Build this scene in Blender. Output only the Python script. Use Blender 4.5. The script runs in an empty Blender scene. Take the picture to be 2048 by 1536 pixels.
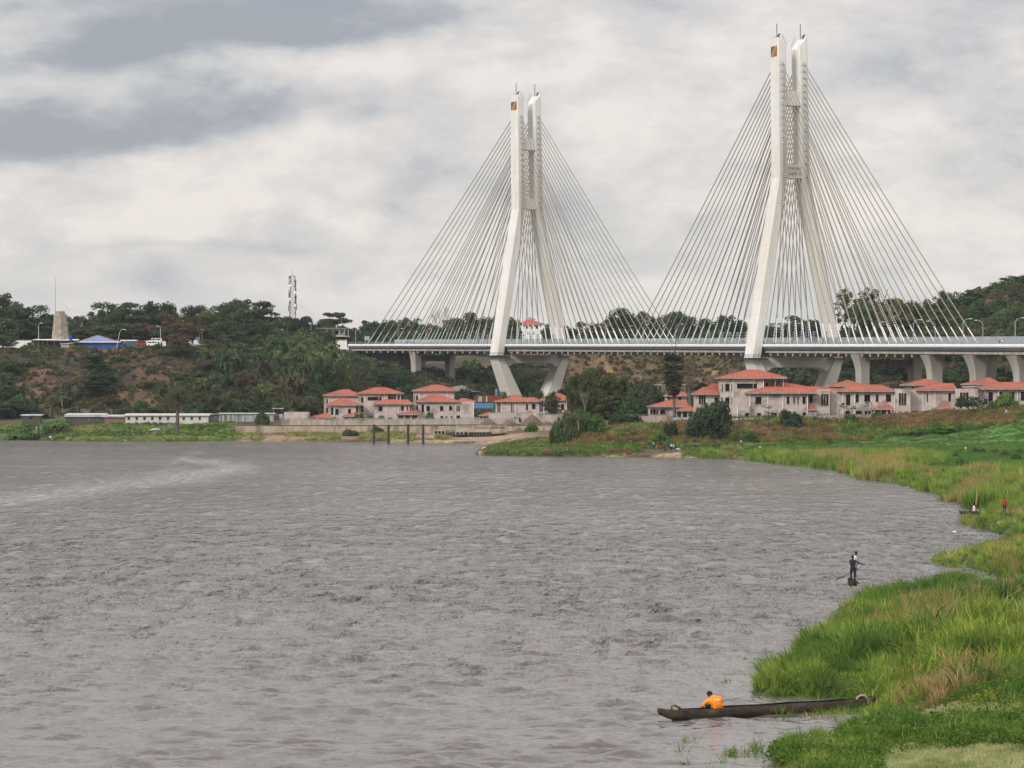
import bpy, bmesh, math, random
import numpy as np
from mathutils import Vector, Matrix
random.seed(7); rng = np.random.default_rng(7)
SC = bpy.context.scene; COL = SC.collection
R = math.radians

# ---------------------------------------------------------------- camera
CAMZ = 12.8; F = 7200.0; HY = 800.0
cam = bpy.data.cameras.new('camera'); cam.sensor_width = 36; cam.lens = F/2048*36
cam.clip_start = 1; cam.clip_end = 40000
camo = bpy.data.objects.new('camera', cam); COL.objects.link(camo)
camo.location = (0, 0, CAMZ); camo.rotation_euler = (R(90)+math.atan((HY-768)/F), 0, 0)
SC.camera = camo
SC.render.resolution_x = 1024; SC.render.resolution_y = 768
SC.render.engine = 'CYCLES'
SC.cycles.max_bounces = 5; SC.cycles.diffuse_bounces = 2; SC.cycles.glossy_bounces = 2
SC.cycles.transmission_bounces = 3; SC.cycles.transparent_max_bounces = 6; SC.cycles.volume_bounces = 0
SC.cycles.use_denoising = True; SC.cycles.denoiser = 'OPENIMAGEDENOISE'; SC.cycles.denoising_input_passes = 'RGB_ALBEDO_NORMAL'; SC.cycles.denoising_prefilter = 'ACCURATE'
SC.cycles.caustics_reflective = False; SC.cycles.caustics_refractive = False
SC.view_settings.view_transform = 'Standard'; SC.view_settings.look = 'None'
SC.view_settings.exposure = 0.06; SC.view_settings.gamma = 1.0
SC.view_settings.use_curve_mapping = False

# ---------------------------------------------------------------- sky and sun
SUN_EL, SUN_AZ = 33, -62          # azimuth from +Y (view) towards +X; negative = to the left, sun behind-left
SUN_DIR = Vector((math.sin(R(-135))*math.cos(R(SUN_EL)), math.cos(R(-135))*math.cos(R(SUN_EL)), math.sin(R(SUN_EL))))
W = bpy.data.worlds.new('World'); SC.world = W; W.use_nodes = True
nt = W.node_tree; nt.nodes.clear()
class NB:
    def __init__(s, nt): s.nt = nt
    def n(s, t, **kw):
        nd = s.nt.nodes.new(t)
        for k, v in kw.items(): setattr(nd, k, v)
        return nd
    def l(s, a, b): s.nt.links.new(a, b)
    def m(s, op, a, b=None, c=None, clamp=False):
        nd = s.n('ShaderNodeMath', operation=op); nd.use_clamp = clamp
        for i, v in enumerate((a, b, c)):
            if v is None: continue
            if isinstance(v, (int, float)): nd.inputs[i].default_value = v
            else: s.l(v, nd.inputs[i])
        return nd.outputs[0]
    def mix(s, f, a, b):
        nd = s.n('ShaderNodeMix', data_type='RGBA')
        for i, v in ((0, f), (6, a), (7, b)):
            if isinstance(v, (int, float)): nd.inputs[i].default_value = v
            elif isinstance(v, (tuple, list)): nd.inputs[i].default_value = (*v[:3], 1)
            else: s.l(v, nd.inputs[i])
        return nd.outputs[2]
    def noise(s, vec, scale, detail=3, rough=.5, dist=0):
        nd = s.n('ShaderNodeTexNoise'); nd.inputs['Scale'].default_value = scale
        nd.inputs['Detail'].default_value = detail; nd.inputs['Roughness'].default_value = rough
        nd.inputs['Distortion'].default_value = dist
        if vec is not None: s.l(vec, nd.inputs['Vector'])
        return nd.outputs[0]
    def ramp(s, f, stops, interp='LINEAR'):
        nd = s.n('ShaderNodeValToRGB'); cr = nd.color_ramp; cr.interpolation = interp
        while len(cr.elements) < len(stops): cr.elements.new(.5)
        for e, (p, c) in zip(cr.elements, stops):
            e.position = p; e.color = (*c, 1) if len(c) == 3 else c
        s.l(f, nd.inputs[0]); return nd.outputs[0]
    def maprange(s, v, a, b, c, d, smooth=True):
        nd = s.n('ShaderNodeMapRange'); nd.interpolation_type = 'SMOOTHSTEP' if smooth else 'LINEAR'
        s.l(v, nd.inputs[0])
        for i, x in enumerate((a, b, c, d)): nd.inputs[i+1].default_value = x
        return nd.outputs[0]
    def xyz(s, x, y, z):
        nd = s.n('ShaderNodeCombineXYZ')
        for i, v in enumerate((x, y, z)):
            if isinstance(v, (int, float)): nd.inputs[i].default_value = v
            else: s.l(v, nd.inputs[i])
        return nd.outputs[0]
b = NB(nt)
tc = b.n('ShaderNodeTexCoord'); sep = b.n('ShaderNodeSeparateXYZ'); b.l(tc.outputs['Generated'], sep.inputs[0])
X, Y, Z = sep.outputs
az = b.m('ARCTAN2', X, Y)                       # 0 = straight ahead
el = b.m('ARCSINE', Z)
u = b.m('MULTIPLY', az, 1.0); v = el            # radians; the view spans about +-0.14 by 0..0.11
# domain warp so that cloud edges are ragged
wv = b.xyz(b.m('MULTIPLY', az, 1.0), b.m('MULTIPLY', el, 2.2), 0.0)
w1 = b.m('SUBTRACT', b.noise(wv, 16, 7, .56), .5)
w2 = b.m('SUBTRACT', b.noise(b.xyz(b.m('ADD', az, 7.3), b.m('MULTIPLY', el, 2.2), 3.1), 20, 7, .56), .5)
uu = b.m('ADD', az, b.m('MULTIPLY', w1, .060)); vv = b.m('ADD', el, b.m('MULTIPLY', w2, .018))
def blob(px, py, rx, ry, tilt, soft=1.0, amp=1.0):
    cx, cy = (px-1024)/F, (800-py)/F
    rx /= F; ry /= F; c, s_ = math.cos(tilt), math.sin(tilt)
    dx = b.m('SUBTRACT', uu, cx); dy = b.m('SUBTRACT', vv, cy)
    p = b.m('ADD', b.m('MULTIPLY', dx, c/rx), b.m('MULTIPLY', dy, s_/rx))
    q = b.m('ADD', b.m('MULTIPLY', dx, -s_/ry), b.m('MULTIPLY', dy, c/ry))
    d = b.m('ADD', b.m('MULTIPLY', p, p), b.m('MULTIPLY', q, q))
    return b.m('MULTIPLY', b.m('EXPONENT', b.m('MULTIPLY', d, -1.0)), amp)
def total(L):
    r = L[0]
    for x in L[1:]: r = b.m('ADD', r, x)
    return r
def edge(x0, y0, x1, y1, soft=48):
    # fades a cloud mass out below a line (its flat base)
    sl_ = ((800-y1)-(800-y0))/(x1-x0); base = b.m('ADD', (800-y0)/F, b.m('MULTIPLY', b.m('SUBTRACT', uu, (x0-1024)/F), sl_))
    return b.maprange(b.m('SUBTRACT', vv, base), -soft/F*.5, soft/F, 0, 1)
massA = b.m('MULTIPLY', total([blob(20, 300, 460, 95, .02, amp=1.15), blob(420, 275, 260, 85, .16, amp=.8), blob(250, 215, 240, 50, .1, amp=.35)]), edge(0, 352, 560, 285))
massB = b.m('MULTIPLY', total([blob(540, 60, 330, 95, .12, amp=1.0), blob(180, 115, 330, 50, .04, amp=.8), blob(760, 30, 220, 60, .1, amp=.45)]), edge(0, 172, 700, 98))
dark = total([massA, massB,
              blob(60, 20, 260, 18, .0, amp=.35), blob(420, 496, 260, 10, .0, amp=.40), blob(1900, 320, 260, 60, .1, amp=.38),
              blob(840, 190, 90, 60, .5, amp=.25), blob(1330, 120, 240, 60, -.1, amp=.22), blob(1700, 200, 240, 26, .1, amp=.2),
              blob(1950, 60, 160, 60, .1, amp=.3), blob(760, 400, 80, 60, .6, amp=.28), blob(1150, 400, 200, 40, .2, amp=.22)])
lite = total([blob(640, 440, 70, 40, -.7, amp=.6), blob(300, 420, 330, 45, .05, amp=.35), blob(560, 290, 120, 26, .3, amp=.4),
              blob(900, 180, 200, 60, .2, amp=.35), blob(1300, 220, 260, 50, .1, amp=.35), blob(1180, 60, 200, 50, .2, amp=.25),
              blob(1780, 240, 120, 60, -.4, amp=.35)])
# the general overcast: soft streaks everywhere (in and out of the picture)
g1 = b.noise(b.xyz(b.m('MULTIPLY', az, .75), b.m('MULTIPLY', el, 1.7), .0), 15, 9, .60, .25)
g2 = b.noise(b.xyz(b.m('MULTIPLY', az, .8), b.m('MULTIPLY', el, 1.6), 5.), 36, 8, .62, .2)
gen = b.m('ADD', b.m('MULTIPLY', b.m('SUBTRACT', g1, .5), 2.3), b.m('MULTIPLY', b.m('SUBTRACT', g2, .5), 1.7))
f = b.m('SUBTRACT', b.m('ADD', b.m('MULTIPLY', dark, .66), b.m('MULTIPLY', gen, .85)), b.m('MULTIPLY', lite, .30))
f = b.m('ADD', f, .24)
cl = b.ramp(f, [(0.0, (.86, .79, .75)), (.22, (.735, .69, .665)), (.46, (.615, .602, .602)), (.74, (.44, .45, .485)), (1.0, (.35, .365, .41))])
# horizon a little dimmer and bluer, zenith brighter as under any overcast
hz = b.maprange(el, 0.0, .055, 1.0, 0.0)
cl = b.mix(b.m('MULTIPLY', hz, .45), cl, (.60, .635, .655))
cl = b.mix(b.maprange(el, .15, .9, 0, .6), cl, (.60, .625, .665))
zen = b.maprange(el, .12, .75, 1.0, 2.5)
mulz = b.n('ShaderNodeVectorMath', operation='SCALE'); b.l(cl, mulz.inputs[0]); b.l(zen, mulz.inputs['Scale'])
bgc = b.n('ShaderNodeBackground'); b.l(mulz.outputs[0], bgc.inputs[0]); bgc.inputs[1].default_value = 1.0
sky = b.n('ShaderNodeTexSky', sky_type='NISHITA'); sky.sun_disc = False
sky.sun_elevation = R(SUN_EL); sky.sun_rotation = math.atan2(SUN_DIR.x, SUN_DIR.y)
bgs = b.n('ShaderNodeBackground'); b.l(sky.outputs[0], bgs.inputs[0]); bgs.inputs[1].default_value = 0.1
mx = b.n('ShaderNodeMixShader'); mx.inputs[0].default_value = .9
b.l(bgs.outputs[0], mx.inputs[1]); b.l(bgc.outputs[0], mx.inputs[2])
wo = b.n('ShaderNodeOutputWorld'); b.l(mx.outputs[0], wo.inputs[0])
W.cycles.sampling_method = 'MANUAL'; W.cycles.sample_map_resolution = 512
sl = bpy.data.lights.new('sun', 'SUN'); sl.energy = 2.3; sl.angle = R(12); sl.color = (1, .965, .92)
so = bpy.data.objects.new('sun', sl); COL.objects.link(so)
so.rotation_euler = SUN_DIR.to_track_quat('Z', 'Y').to_euler(); so.location = (-200, -100, 300)

# ---------------------------------------------------------------- helpers
def W3(px, py, D):            # a point at distance D seen at photo pixel (px, py)
    return Vector(((px-1024)/F*D, D, CAMZ+(HY-py)*D/F))
def zpx(py, D): return CAMZ+(HY-py)*D/F
def xpx(px, D): return (px-1024)/F*D
def smooth(t): t = np.clip(t, 0, 1); return t*t*(3-2*t)

def mat(name, c1, c2=None, scale=1.0, rough=.8, bump=0.0, bscale=8.0, detail=4, spec=.3, metal=0.0, lo=.35, hi=.65, c3=None, s3=.2, stretch=None, objrand=0.0):
    m = bpy.data.materials.new(name); m.use_nodes = True
    b = NB(m.node_tree); p = m.node_tree.nodes['Principled BSDF']
    p.inputs['Roughness'].default_value = rough; p.inputs['Metallic'].default_value = metal
    p.inputs['Specular IOR Level'].default_value = spec
    g = b.n('ShaderNodeNewGeometry'); pos = g.outputs['Position']
    if stretch:
        mp = b.n('ShaderNodeMapping'); mp.inputs['Scale'].default_value = stretch; b.l(pos, mp.inputs[0]); pos = mp.outputs[0]
    col = None
    if c2 is not None:
        f = b.maprange(b.noise(pos, scale, detail, .6), lo, hi, 0, 1)
        col = b.mix(f, c1, c2)
        if c3 is not None:
            f3 = b.maprange(b.noise(pos, s3, 3, .6), .48, .68, 0, 1); col = b.mix(f3, col, c3)
    if objrand:
        oi = b.n('ShaderNodeObjectInfo'); hs = b.n('ShaderNodeHueSaturation')
        b.l(b.m('MULTIPLY_ADD', oi.outputs['Random'], objrand*2, 1-objrand), hs.inputs['Value'])
        if col is None: hs.inputs['Color'].default_value = (*c1, 1)
        else: b.l(col, hs.inputs['Color'])
        col = hs.outputs[0]
    if col is None: p.inputs['Base Color'].default_value = (*c1, 1)
    else: b.l(col, p.inputs['Base Color'])
    if bump:
        bm_ = b.n('ShaderNodeBump'); bm_.inputs['Strength'].default_value = bump; bm_.inputs['Distance'].default_value = .1
        b.l(b.noise(pos, bscale, 4, .6), bm_.inputs['Height']); b.l(bm_.outputs[0], p.inputs['Normal'])
    return m

def leafmat(name, c1, c2, c3=None, hue=.02, val=.35, scale=.35, trans=.35, dry=0.0):
    """foliage: colour varies from plant to plant and with the place in the crown"""
    m = bpy.data.materials.new(name); m.use_nodes = True; nt = m.node_tree; nt.nodes.clear(); b = NB(nt)
    g = b.n('ShaderNodeNewGeometry'); oi = b.n('ShaderNodeObjectInfo')
    f = b.maprange(b.noise(g.outputs['Position'], scale, 3, .6), .38, .62, 0, 1)
    col = b.mix(f, c1, c2)
    if c3 is not None:
        col = b.mix(b.maprange(b.noise(g.outputs['Position'], scale*.23, 2, .5), .52, .70, 0, 1), col, c3)
    rl = b.maprange(g.outputs['Random Per Island'], 0, 1, .72, 1.3, False)
    hs = b.n('ShaderNodeHueSaturation'); b.l(col, hs.inputs['Color'])
    b.l(b.m('MULTIPLY_ADD', oi.outputs['Random'], hue*2, .5-hue), hs.inputs['Hue'])
    b.l(b.m('MULTIPLY', rl, b.m('MULTIPLY_ADD', oi.outputs['Random'], -val*2, 1+val)), hs.inputs['Value'])
    d = b.n('ShaderNodeBsdfDiffuse'); t = b.n('ShaderNodeBsdfTranslucent'); mx = b.n('ShaderNodeMixShader')
    b.l(hs.outputs[0], d.inputs[0]); b.l(hs.outputs[0], t.inputs[0]); mx.inputs[0].default_value = trans
    b.l(d.outputs[0], mx.inputs[1]); b.l(t.outputs[0], mx.inputs[2])
    o = b.n('ShaderNodeOutputMaterial'); b.l(mx.outputs[0], o.inputs[0])
    return m

def npmesh(name, V, Fc, mats=None, mi=None, smoothf=False):
    """mesh from arrays; Fc is an (M,k) array or a list of such arrays"""
    me = bpy.data.meshes.new(name)
    if not isinstance(Fc, list): Fc = [Fc]
    Fc = [np.asarray(f, dtype=np.int32) for f in Fc if len(f)]
    V = np.asarray(V, dtype=np.float32)
    loops = np.concatenate([f.ravel() for f in Fc]); sizes = np.concatenate([np.full(len(f), f.shape[1], np.int32) for f in Fc])
    me.vertices.add(len(V)); me.vertices.foreach_set('co', V.ravel())
    me.loops.add(len(loops)); me.loops.foreach_set('vertex_index', loops)
    me.polygons.add(len(sizes)); st = np.concatenate([[0], np.cumsum(sizes)[:-1]]).astype(np.int32)
    me.polygons.foreach_set('loop_start', st)
    for m in (mats or []): me.materials.append(m)
    if mi is not None: me.polygons.foreach_set('material_index', np.asarray(mi, np.int32))
    if smoothf: me.polygons.foreach_set('use_smooth', np.ones(len(sizes), bool))
    me.update(calc_edges=True); return me

class MB:
    """collects shapes and builds them as one mesh object"""
    def __init__(s): s.v = []; s.f = []; s.mi = []; s.cm = 0
    def add(s, vs, fs):
        o = len(s.v); s.v += [tuple(x) for x in vs]; s.f += [tuple(i+o for i in f) for f in fs]; s.mi += [s.cm]*len(fs); return s
    def box(s, x0, x1, y0, y1, z0, z1):
        return s.hexa([(x0,y0,z0),(x1,y0,z0),(x1,y1,z0),(x0,y1,z0),(x0,y0,z1),(x1,y0,z1),(x1,y1,z1),(x0,y1,z1)])
    def hexa(s, p): return s.add(p, [(3,2,1,0),(4,5,6,7),(0,1,5,4),(1,2,6,5),(2,3,7,6),(3,0,4,7)])
    def tube(s, pts, rad, n=6, cap=True):
        pts = [Vector(p) for p in pts]; m = len(pts)
        if isinstance(rad, (int, float)): rad = [rad]*m
        vs = []; fs = []
        for i, p in enumerate(pts):
            t = (pts[min(i+1, m-1)]-pts[max(i-1, 0)])
            t = t.normalized() if t.length > 1e-9 else Vector((0,0,1))
            a = t.cross(Vector((0,0,1)) if abs(t.z) < .95 else Vector((1,0,0))).normalized(); c = t.cross(a)
            for k in range(n):
                th = 2*math.pi*k/n; vs.append(p+(a*math.cos(th)+c*math.sin(th))*rad[i])
        for i in range(m-1):
            for k in range(n):
                fs.append((i*n+k, i*n+(k+1)%n, (i+1)*n+(k+1)%n, (i+1)*n+k))
        if cap: fs.append(tuple(range(n-1, -1, -1))); fs.append(tuple((m-1)*n+k for k in range(n)))
        return s.add(vs, fs)
    def lathe(s, prof, c=(0,0,0), n=12):
        vs = []; fs = []; m = len(prof)
        for r, z in prof:
            for k in range(n): vs.append((c[0]+r*math.cos(2*math.pi*k/n), c[1]+r*math.sin(2*math.pi*k/n), c[2]+z))
        for i in range(m-1):
            for k in range(n): fs.append((i*n+k, i*n+(k+1)%n, (i+1)*n+(k+1)%n, (i+1)*n+k))
        fs.append(tuple(range(n-1, -1, -1))); fs.append(tuple((m-1)*n+k for k in range(n)))
        return s.add(vs, fs)
    def mesh(s, name, mats, sm=False):
        me = bpy.data.meshes.new(name); me.from_pydata(s.v, [], s.f)
        for m in (mats if isinstance(mats, (list, tuple)) else [mats]): me.materials.append(m)
        if any(s.mi): me.polygons.foreach_set('material_index', s.mi)
        if sm: me.polygons.foreach_set('use_smooth', [True]*len(me.polygons))
        me.update(); return me
    def build(s, name, mats, parent=None, sm=False, loc=None):
        return obj(name, s.mesh(name, mats, sm), parent, loc)

def obj(name, me, parent=None, loc=None, rz=0, sc=None):
    o = bpy.data.objects.new(name, me); COL.objects.link(o)
    if parent is not None: o.parent = parent
    if loc is not None: o.location = loc
    if rz: o.rotation_euler = (0, 0, rz)
    if sc is not None: o.scale = sc if hasattr(sc, '__len__') else (sc, sc, sc)
    return o
LABELS = {}
def tag(o, label, cat, group=None):
    if label in LABELS: print('DUP LABEL', label)
    LABELS[label] = 1
    if len(label.replace('-', ' ').split()) > 16: print('LONG', label)
    o['label'] = label; o['category'] = cat
    if group: o['group'] = group
    return o
def thing(name, label, cat, loc=(0,0,0), rz=0, group=None):
    o = bpy.data.objects.new(name, None); COL.objects.link(o); o.location = loc; o.rotation_euler = (0,0,rz)
    o.empty_display_size = .5
    return tag(o, label, cat, group)
def kind(o, k): o['kind'] = k; return o
ORD = ['first','second','third','fourth','fifth','sixth','seventh','eighth','ninth','tenth','eleventh','twelfth','thirteenth','fourteenth','fifteenth','sixteenth','seventeenth','eighteenth','nineteenth','twentieth']
def ordn(i):
    if i < 20: return ORD[i]
    n = i+1; return '%d%s' % (n, 'th' if n % 100 in (11,12,13) else {1:'st',2:'nd',3:'rd'}.get(n % 10, 'th'))
# ---------------------------------------------------------------- terrain
T = {
 -3000: [(60,.5),(1160,1.5),(1240,7),(1330,30),(1350,33),(3000,40),(9000,45)],
 -100: [(60,.5),(1150,1.4),(1195,3.6),(1235,6.5),(1250,9),(1330,30),(1347,33.2),(1450,33.6),(1800,35),(9000,45)],
 60: [(60,.5),(1140,1.2),(1180,3.4),(1225,6.5),(1245,9),(1325,30),(1345,33.0),(1450,33.6),(1800,35),(9000,45)],
 250: [(60,.5),(1105,.6),(1135,1.6),(1160,3.6),(1178,5.6),(1215,6.2),(1240,9),(1325,29),(1345,32.6),(1450,33.5),(1800,35),(9000,45)],
 480: [(60,.5),(1120,.9),(1139,2.2),(1142,3.0),(1150,4.4),(1185,5.4),(1230,6.4),(1250,10),(1340,30),(1362,33),(1800,35),(9000,45)],
 620: [(60,.5),(1110,.7),(1139,2.2),(1142,3.0),(1152,4.5),(1160,4.6),(1170,5.6),(1250,6.4),(1275,9),(1400,31),(1450,34),(1800,35),(9000,45)],
 705: [(60,.5),(1110,.7),(1139,2.2),(1142,3.0),(1152,4.5),(1160,4.6),(1170,5.6),(1260,6.4),(1330,14),(1480,27),(1570,33.8),(1800,35),(9000,45)],
 830: [(60,.5),(1085,.6),(1139,2.2),(1142,3.0),(1160,4.8),(1170,5.6),(1260,6.4),(1310,8),(1400,14),(1500,20.5),(1560,25),(1640,30),(1720,34),(9000,45)],
 950: [(60,.5),(1070,.6),(1139,2.2),(1142,3.4),(1160,5.0),(1170,5.6),(1260,6.4),(1310,8),(1400,12),(1450,14),(1520,20),(1640,32),(1700,34.5),(9000,45)],
 1100: [(60,.5),(828,.7),(850,1.5),(880,2.3),(1000,2.6),(1080,3),(1139,3.2),(1142,3.6),(1160,5.2),(1170,5.8),(1260,6.4),(1310,8),(1420,12.5),(1460,14.5),(1545,30),(1640,34),(9000,45)],
 1180: [(60,.5),(815,.8),(840,2.5),(858,5.2),(880,5.0),(900,5.2),(1000,5.2),(1160,5.8),(1260,7),(1430,12.5),(1462,15),(1545,31.3),(1640,34),(9000,45)],
 1290: [(60,.5),(805,.7),(830,2.6),(848,5.4),(870,6.2),(900,6.4),(1000,7),(1160,7),(1260,8),(1430,12.5),(1462,15),(1545,31.5),(1640,34),(9000,45)],
 1400: [(60,.5),(790,.6),(812,1.2),(835,3.8),(855,6.6),(880,7.4),(1000,8),(1260,9),(1400,13),(1450,17),(1530,31),(1640,34),(9000,45)],
 1470: [(60,.5),(775,.4),(800,1.0),(822,1.7),(845,4.8),(863,7.3),(880,8.3),(1000,8.5),(1260,9.5),(1360,14),(1440,28),(1560,34),(9000,45)],
 1560: [(60,.5),(720,.5),(745,1.2),(800,2.2),(835,3.0),(850,5.0),(868,7.5),(880,8.4),(1000,8.6),(1230,10),(1300,16),(1400,30),(1450,34),(9000,45)],
 1700: [(60,.6),(600,.5),(650,1.1),(740,1.8),(830,2.9),(850,4.4),(870,7.6),(885,8.4),(1000,8.6),(1200,10),(1280,18),(1380,30),(1450,39),(1600,42),(9000,50)],
 1800: [(60,.7),(500,.6),(560,1.1),(700,1.9),(810,2.8),(835,4.6),(862,8.4),(885,8.8),(1000,8.8),(1200,10),(1280,18),(1380,32),(1460,44),(1600,47),(9000,50)],
 1900: [(60,.8),(120,1.0),(300,.7),(450,.5),(520,1.0),(560,1.3),(700,2.0),(800,2.8),(825,4.6),(852,7.8),(872,9.6),(900,9.2),(1200,10),(1280,18),(1400,38),(1480,49),(1650,53),(9000,60)],
 2048: [(60,1.0),(120,1.3),(200,.95),(300,.75),(420,.7),(560,1.4),(700,2.0),(795,2.8),(815,5.0),(843,8.8),(860,10.6),(890,9.6),(1200,10),(1280,20),(1400,46),(1480,60),(1700,64),(9000,70)],
 2400: [(60,1.4),(200,1.1),(560,1.6),(795,3.2),(815,6),(860,11.2),(1200,11),(1280,22),(1400,50),(1480,66),(1700,70),(9000,70)],
 6000: [(60,2),(560,2),(795,4),(860,12),(1200,14),(1400,50),(1480,66),(1700,70),(9000,70)],
}
TK = sorted(T)
SHORE = [(900,5200),(1380,2600),(1470,1800),(1550,1545),(1600,1522),(1660,1502),(1700,1478),(1738,1458),(1748,1432),(1742,1408),(1700,1394),(1640,1391),(1590,1388),(1552,1364),(1530,1336),
 (1575,1322),(1625,1304),(1672,1278),(1700,1262),(1696,1248),(1704,1234),(1765,1204),(1820,1184),(1865,1174),(1935,1176),(1990,1186),(2045,1194),(2030,1162),(1990,1143),(1930,1134),(1885,1130),(1880,1120),
 (1915,1112),(1962,1098),(2045,1090),(1975,1055),(1935,1051),(1928,1040),(1945,1041),(1996,1040),(1962,1014),(1905,1004),(1868,996),(1900,990),(1845,976),(1800,968),(1722,956),(1690,944),(1650,938),(1560,928),(1500,921),(1450,918),
 (1290,914),(1100,913),(1000,912),(955,910),(962,905),(985,896),(1002,889),(950,887),(860,886),(740,884),(640,883.5),(480,882),(250,884),(130,882.5),(110,881),(0,878),(-400,876),(-3000,873)]
class Noise2:
    def __init__(s, seed, n=256): s.g = np.random.default_rng(seed).random((n, n)); s.n = n
    def __call__(s, x, y):
        xi = np.floor(x).astype(int); yi = np.floor(y).astype(int); fx = smooth(x-xi); fy = smooth(y-yi); n = s.n
        a = s.g[xi % n, yi % n]; b_ = s.g[(xi+1) % n, yi % n]; c = s.g[xi % n, (yi+1) % n]; d = s.g[(xi+1) % n, (yi+1) % n]
        return (a*(1-fx)+b_*fx)*(1-fy)+(c*(1-fx)+d*fx)*fy
N1, N2, N3 = Noise2(1), Noise2(2), Noise2(3)
def fbm(N, x, y, o=4):
    r = 0; a = .5
    for i in range(o): r = r+a*N(x, y); x = x*2.03+11.3; y = y*2.03+5.7; a *= .5
    return r/(1-.5**o)
N3R = N3
SP = np.array([((px-1024)/F*(CAMZ*F/(py-HY)), CAMZ*F/(py-HY)) for px, py in SHORE])
SP = np.vstack([[(-30,0),(-10,12)], SP, [(-9000, 2000), (-9000, 20000), (20000, 20000), (20000, 0)]])
# round the shoreline a little with noise-free Chaikin
def chaikin(P):
    Q = []
    for a, c in zip(P[:-1], P[1:]): Q += [a*.75+c*.25, a*.25+c*.75]
    return np.array([P[0]]+Q+[P[-1]])
SP[2:-4] = SP[2:-4]
SPs = np.vstack([SP[:2], chaikin(SP[2:-4]), SP[-4:]])
def sdist(x, y):
    """signed distance to the shoreline, positive on land"""
    x = np.asarray(x, float); y = np.asarray(y, float); P = SPs; n = len(P)
    best = np.full(x.shape, 1e18); inside = np.zeros(x.shape, bool)
    for i in range(n):
        ax, ay = P[i]; bx, by = P[(i+1) % n]; dx, dy = bx-ax, by-ay
        t = np.clip(((x-ax)*dx+(y-ay)*dy)/(dx*dx+dy*dy+1e-12), 0, 1)
        d = (x-ax-t*dx)**2+(y-ay-t*dy)**2; best = np.minimum(best, d)
        if ay != by:
            c = ((ay > y) != (by > y)) & (x < dx*(y-ay)/dy+ax); inside ^= c
    sd = np.where(inside, 1, -1)*np.sqrt(best)
    return sd+np.clip((640-y)/60, 0, 1)*(x > 0)*((fbm(N3R, x/2.4+7, y/8)-.5)*5.5)
def hbase(x, y):
    x = np.asarray(x, float); y = np.asarray(y, float)
    px = 1024+F*x/np.maximum(y, 1); D = y
    tab = np.stack([np.interp(D, [p[0] for p in T[k]], [p[1] for p in T[k]]) for k in TK])
    k = np.clip(np.searchsorted(TK, px)-1, 0, len(TK)-2); tk = np.array(TK)
    t = smooth((px-tk[k])/(tk[k+1]-tk[k])); ii = np.indices(k.shape)
    z0 = np.take_along_axis(tab, k[None], 0)[0]; z1 = np.take_along_axis(tab, (k+1)[None], 0)[0]
    return z0*(1-t)+z1*t
def height(x, y):
    x = np.atleast_1d(np.asarray(x, float)); y = np.atleast_1d(np.asarray(y, float))
    z = hbase(x, y); sd = sdist(x, y)
    steep = np.clip((z-9)/10, 0, 1)*np.clip((36-z)/4, 0, 1)+np.clip((z-42)/4, 0, 1)
    z = z+(fbm(N1, x/22, y/22)-.5)*7*steep+(fbm(N2, x/6, y/6)-.5)*(.25+1.6*steep)*np.clip(z-.4, 0, 1)
    nearb = (y < 560)*(x > 0)*np.clip((sd-2)/4, 0, 1); z = z+nearb*(fbm(N2, x/2.6+3, y/4.5)-.42)*1.3
    mid = ((y > 800) & (y < 872) & (x > 20)); z = z+mid*(fbm(N3, x/4, y/4)-.5)*1.2*np.clip(z-1.5, 0, 1)
    land = np.minimum(z, .04+np.clip(sd, 0, 500)*.35)
    return np.where(sd > 0, land, np.maximum(-2.5, sd*.35-.05))
def hz1(x, y): return float(height([x], [y])[0])

pxs = np.concatenate([[-3000,-1800,-1000,-600], np.arange(-360, 1350, 9), np.arange(1350, 2420, 5), [2460,2560,2700,3000,3600,4500,6000]]).astype(float)
Ds = [4, 40, 80]; d = 100.0
while d < 1750:
    Ds.append(d); d += max(.5, d*.0042) if d < 900 else 3.4
Ds += [1800,1900,2100,2500,3200]
Ds = np.array(Ds)
PX, DD = np.meshgrid(pxs, Ds); GX = (PX-1024)/F*DD; GY = DD
GZ = height(GX.ravel(), GY.ravel()).reshape(GX.shape)
SD = sdist(GX.ravel(), GY.ravel()).reshape(GX.shape)
nr, nc = GX.shape
idx = np.arange(nr*nc).reshape(nr, nc)
quads = np.stack([idx[:-1,:-1], idx[:-1,1:], idx[1:,1:], idx[1:,:-1]], -1).reshape(-1, 4)
# albedo zones of the ground (soil, grass, dry earth)
def lerp(a, c, t): return a*(1-t[..., None])+np.array(c)*t[..., None]
nA = fbm(N1, GX/9, GY/9); nB = fbm(N2, GX/3.1, GY/5.0); nC = fbm(N3, GX/30, GY/30)
C = np.zeros(GX.shape+(3,))+np.array((.085,.060,.036))                       # earth
C = lerp(C, (.060,.075,.030), smooth((nA-.42)*5))                            # weedy
hill = smooth((GZ-8)/4)*(GY > 1150)
Chill = lerp(lerp(np.zeros_like(C)+np.array((.090,.050,.034)), (.045,.052,.024), smooth((nA-.46)*8)), (.15,.080,.045), smooth((nB-.58)*9))
Chill = lerp(Chill, (.030,.026,.022), smooth((nC-.52)*7)*.8)
C = C*(1-hill[..., None])+Chill*hill[..., None]
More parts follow.
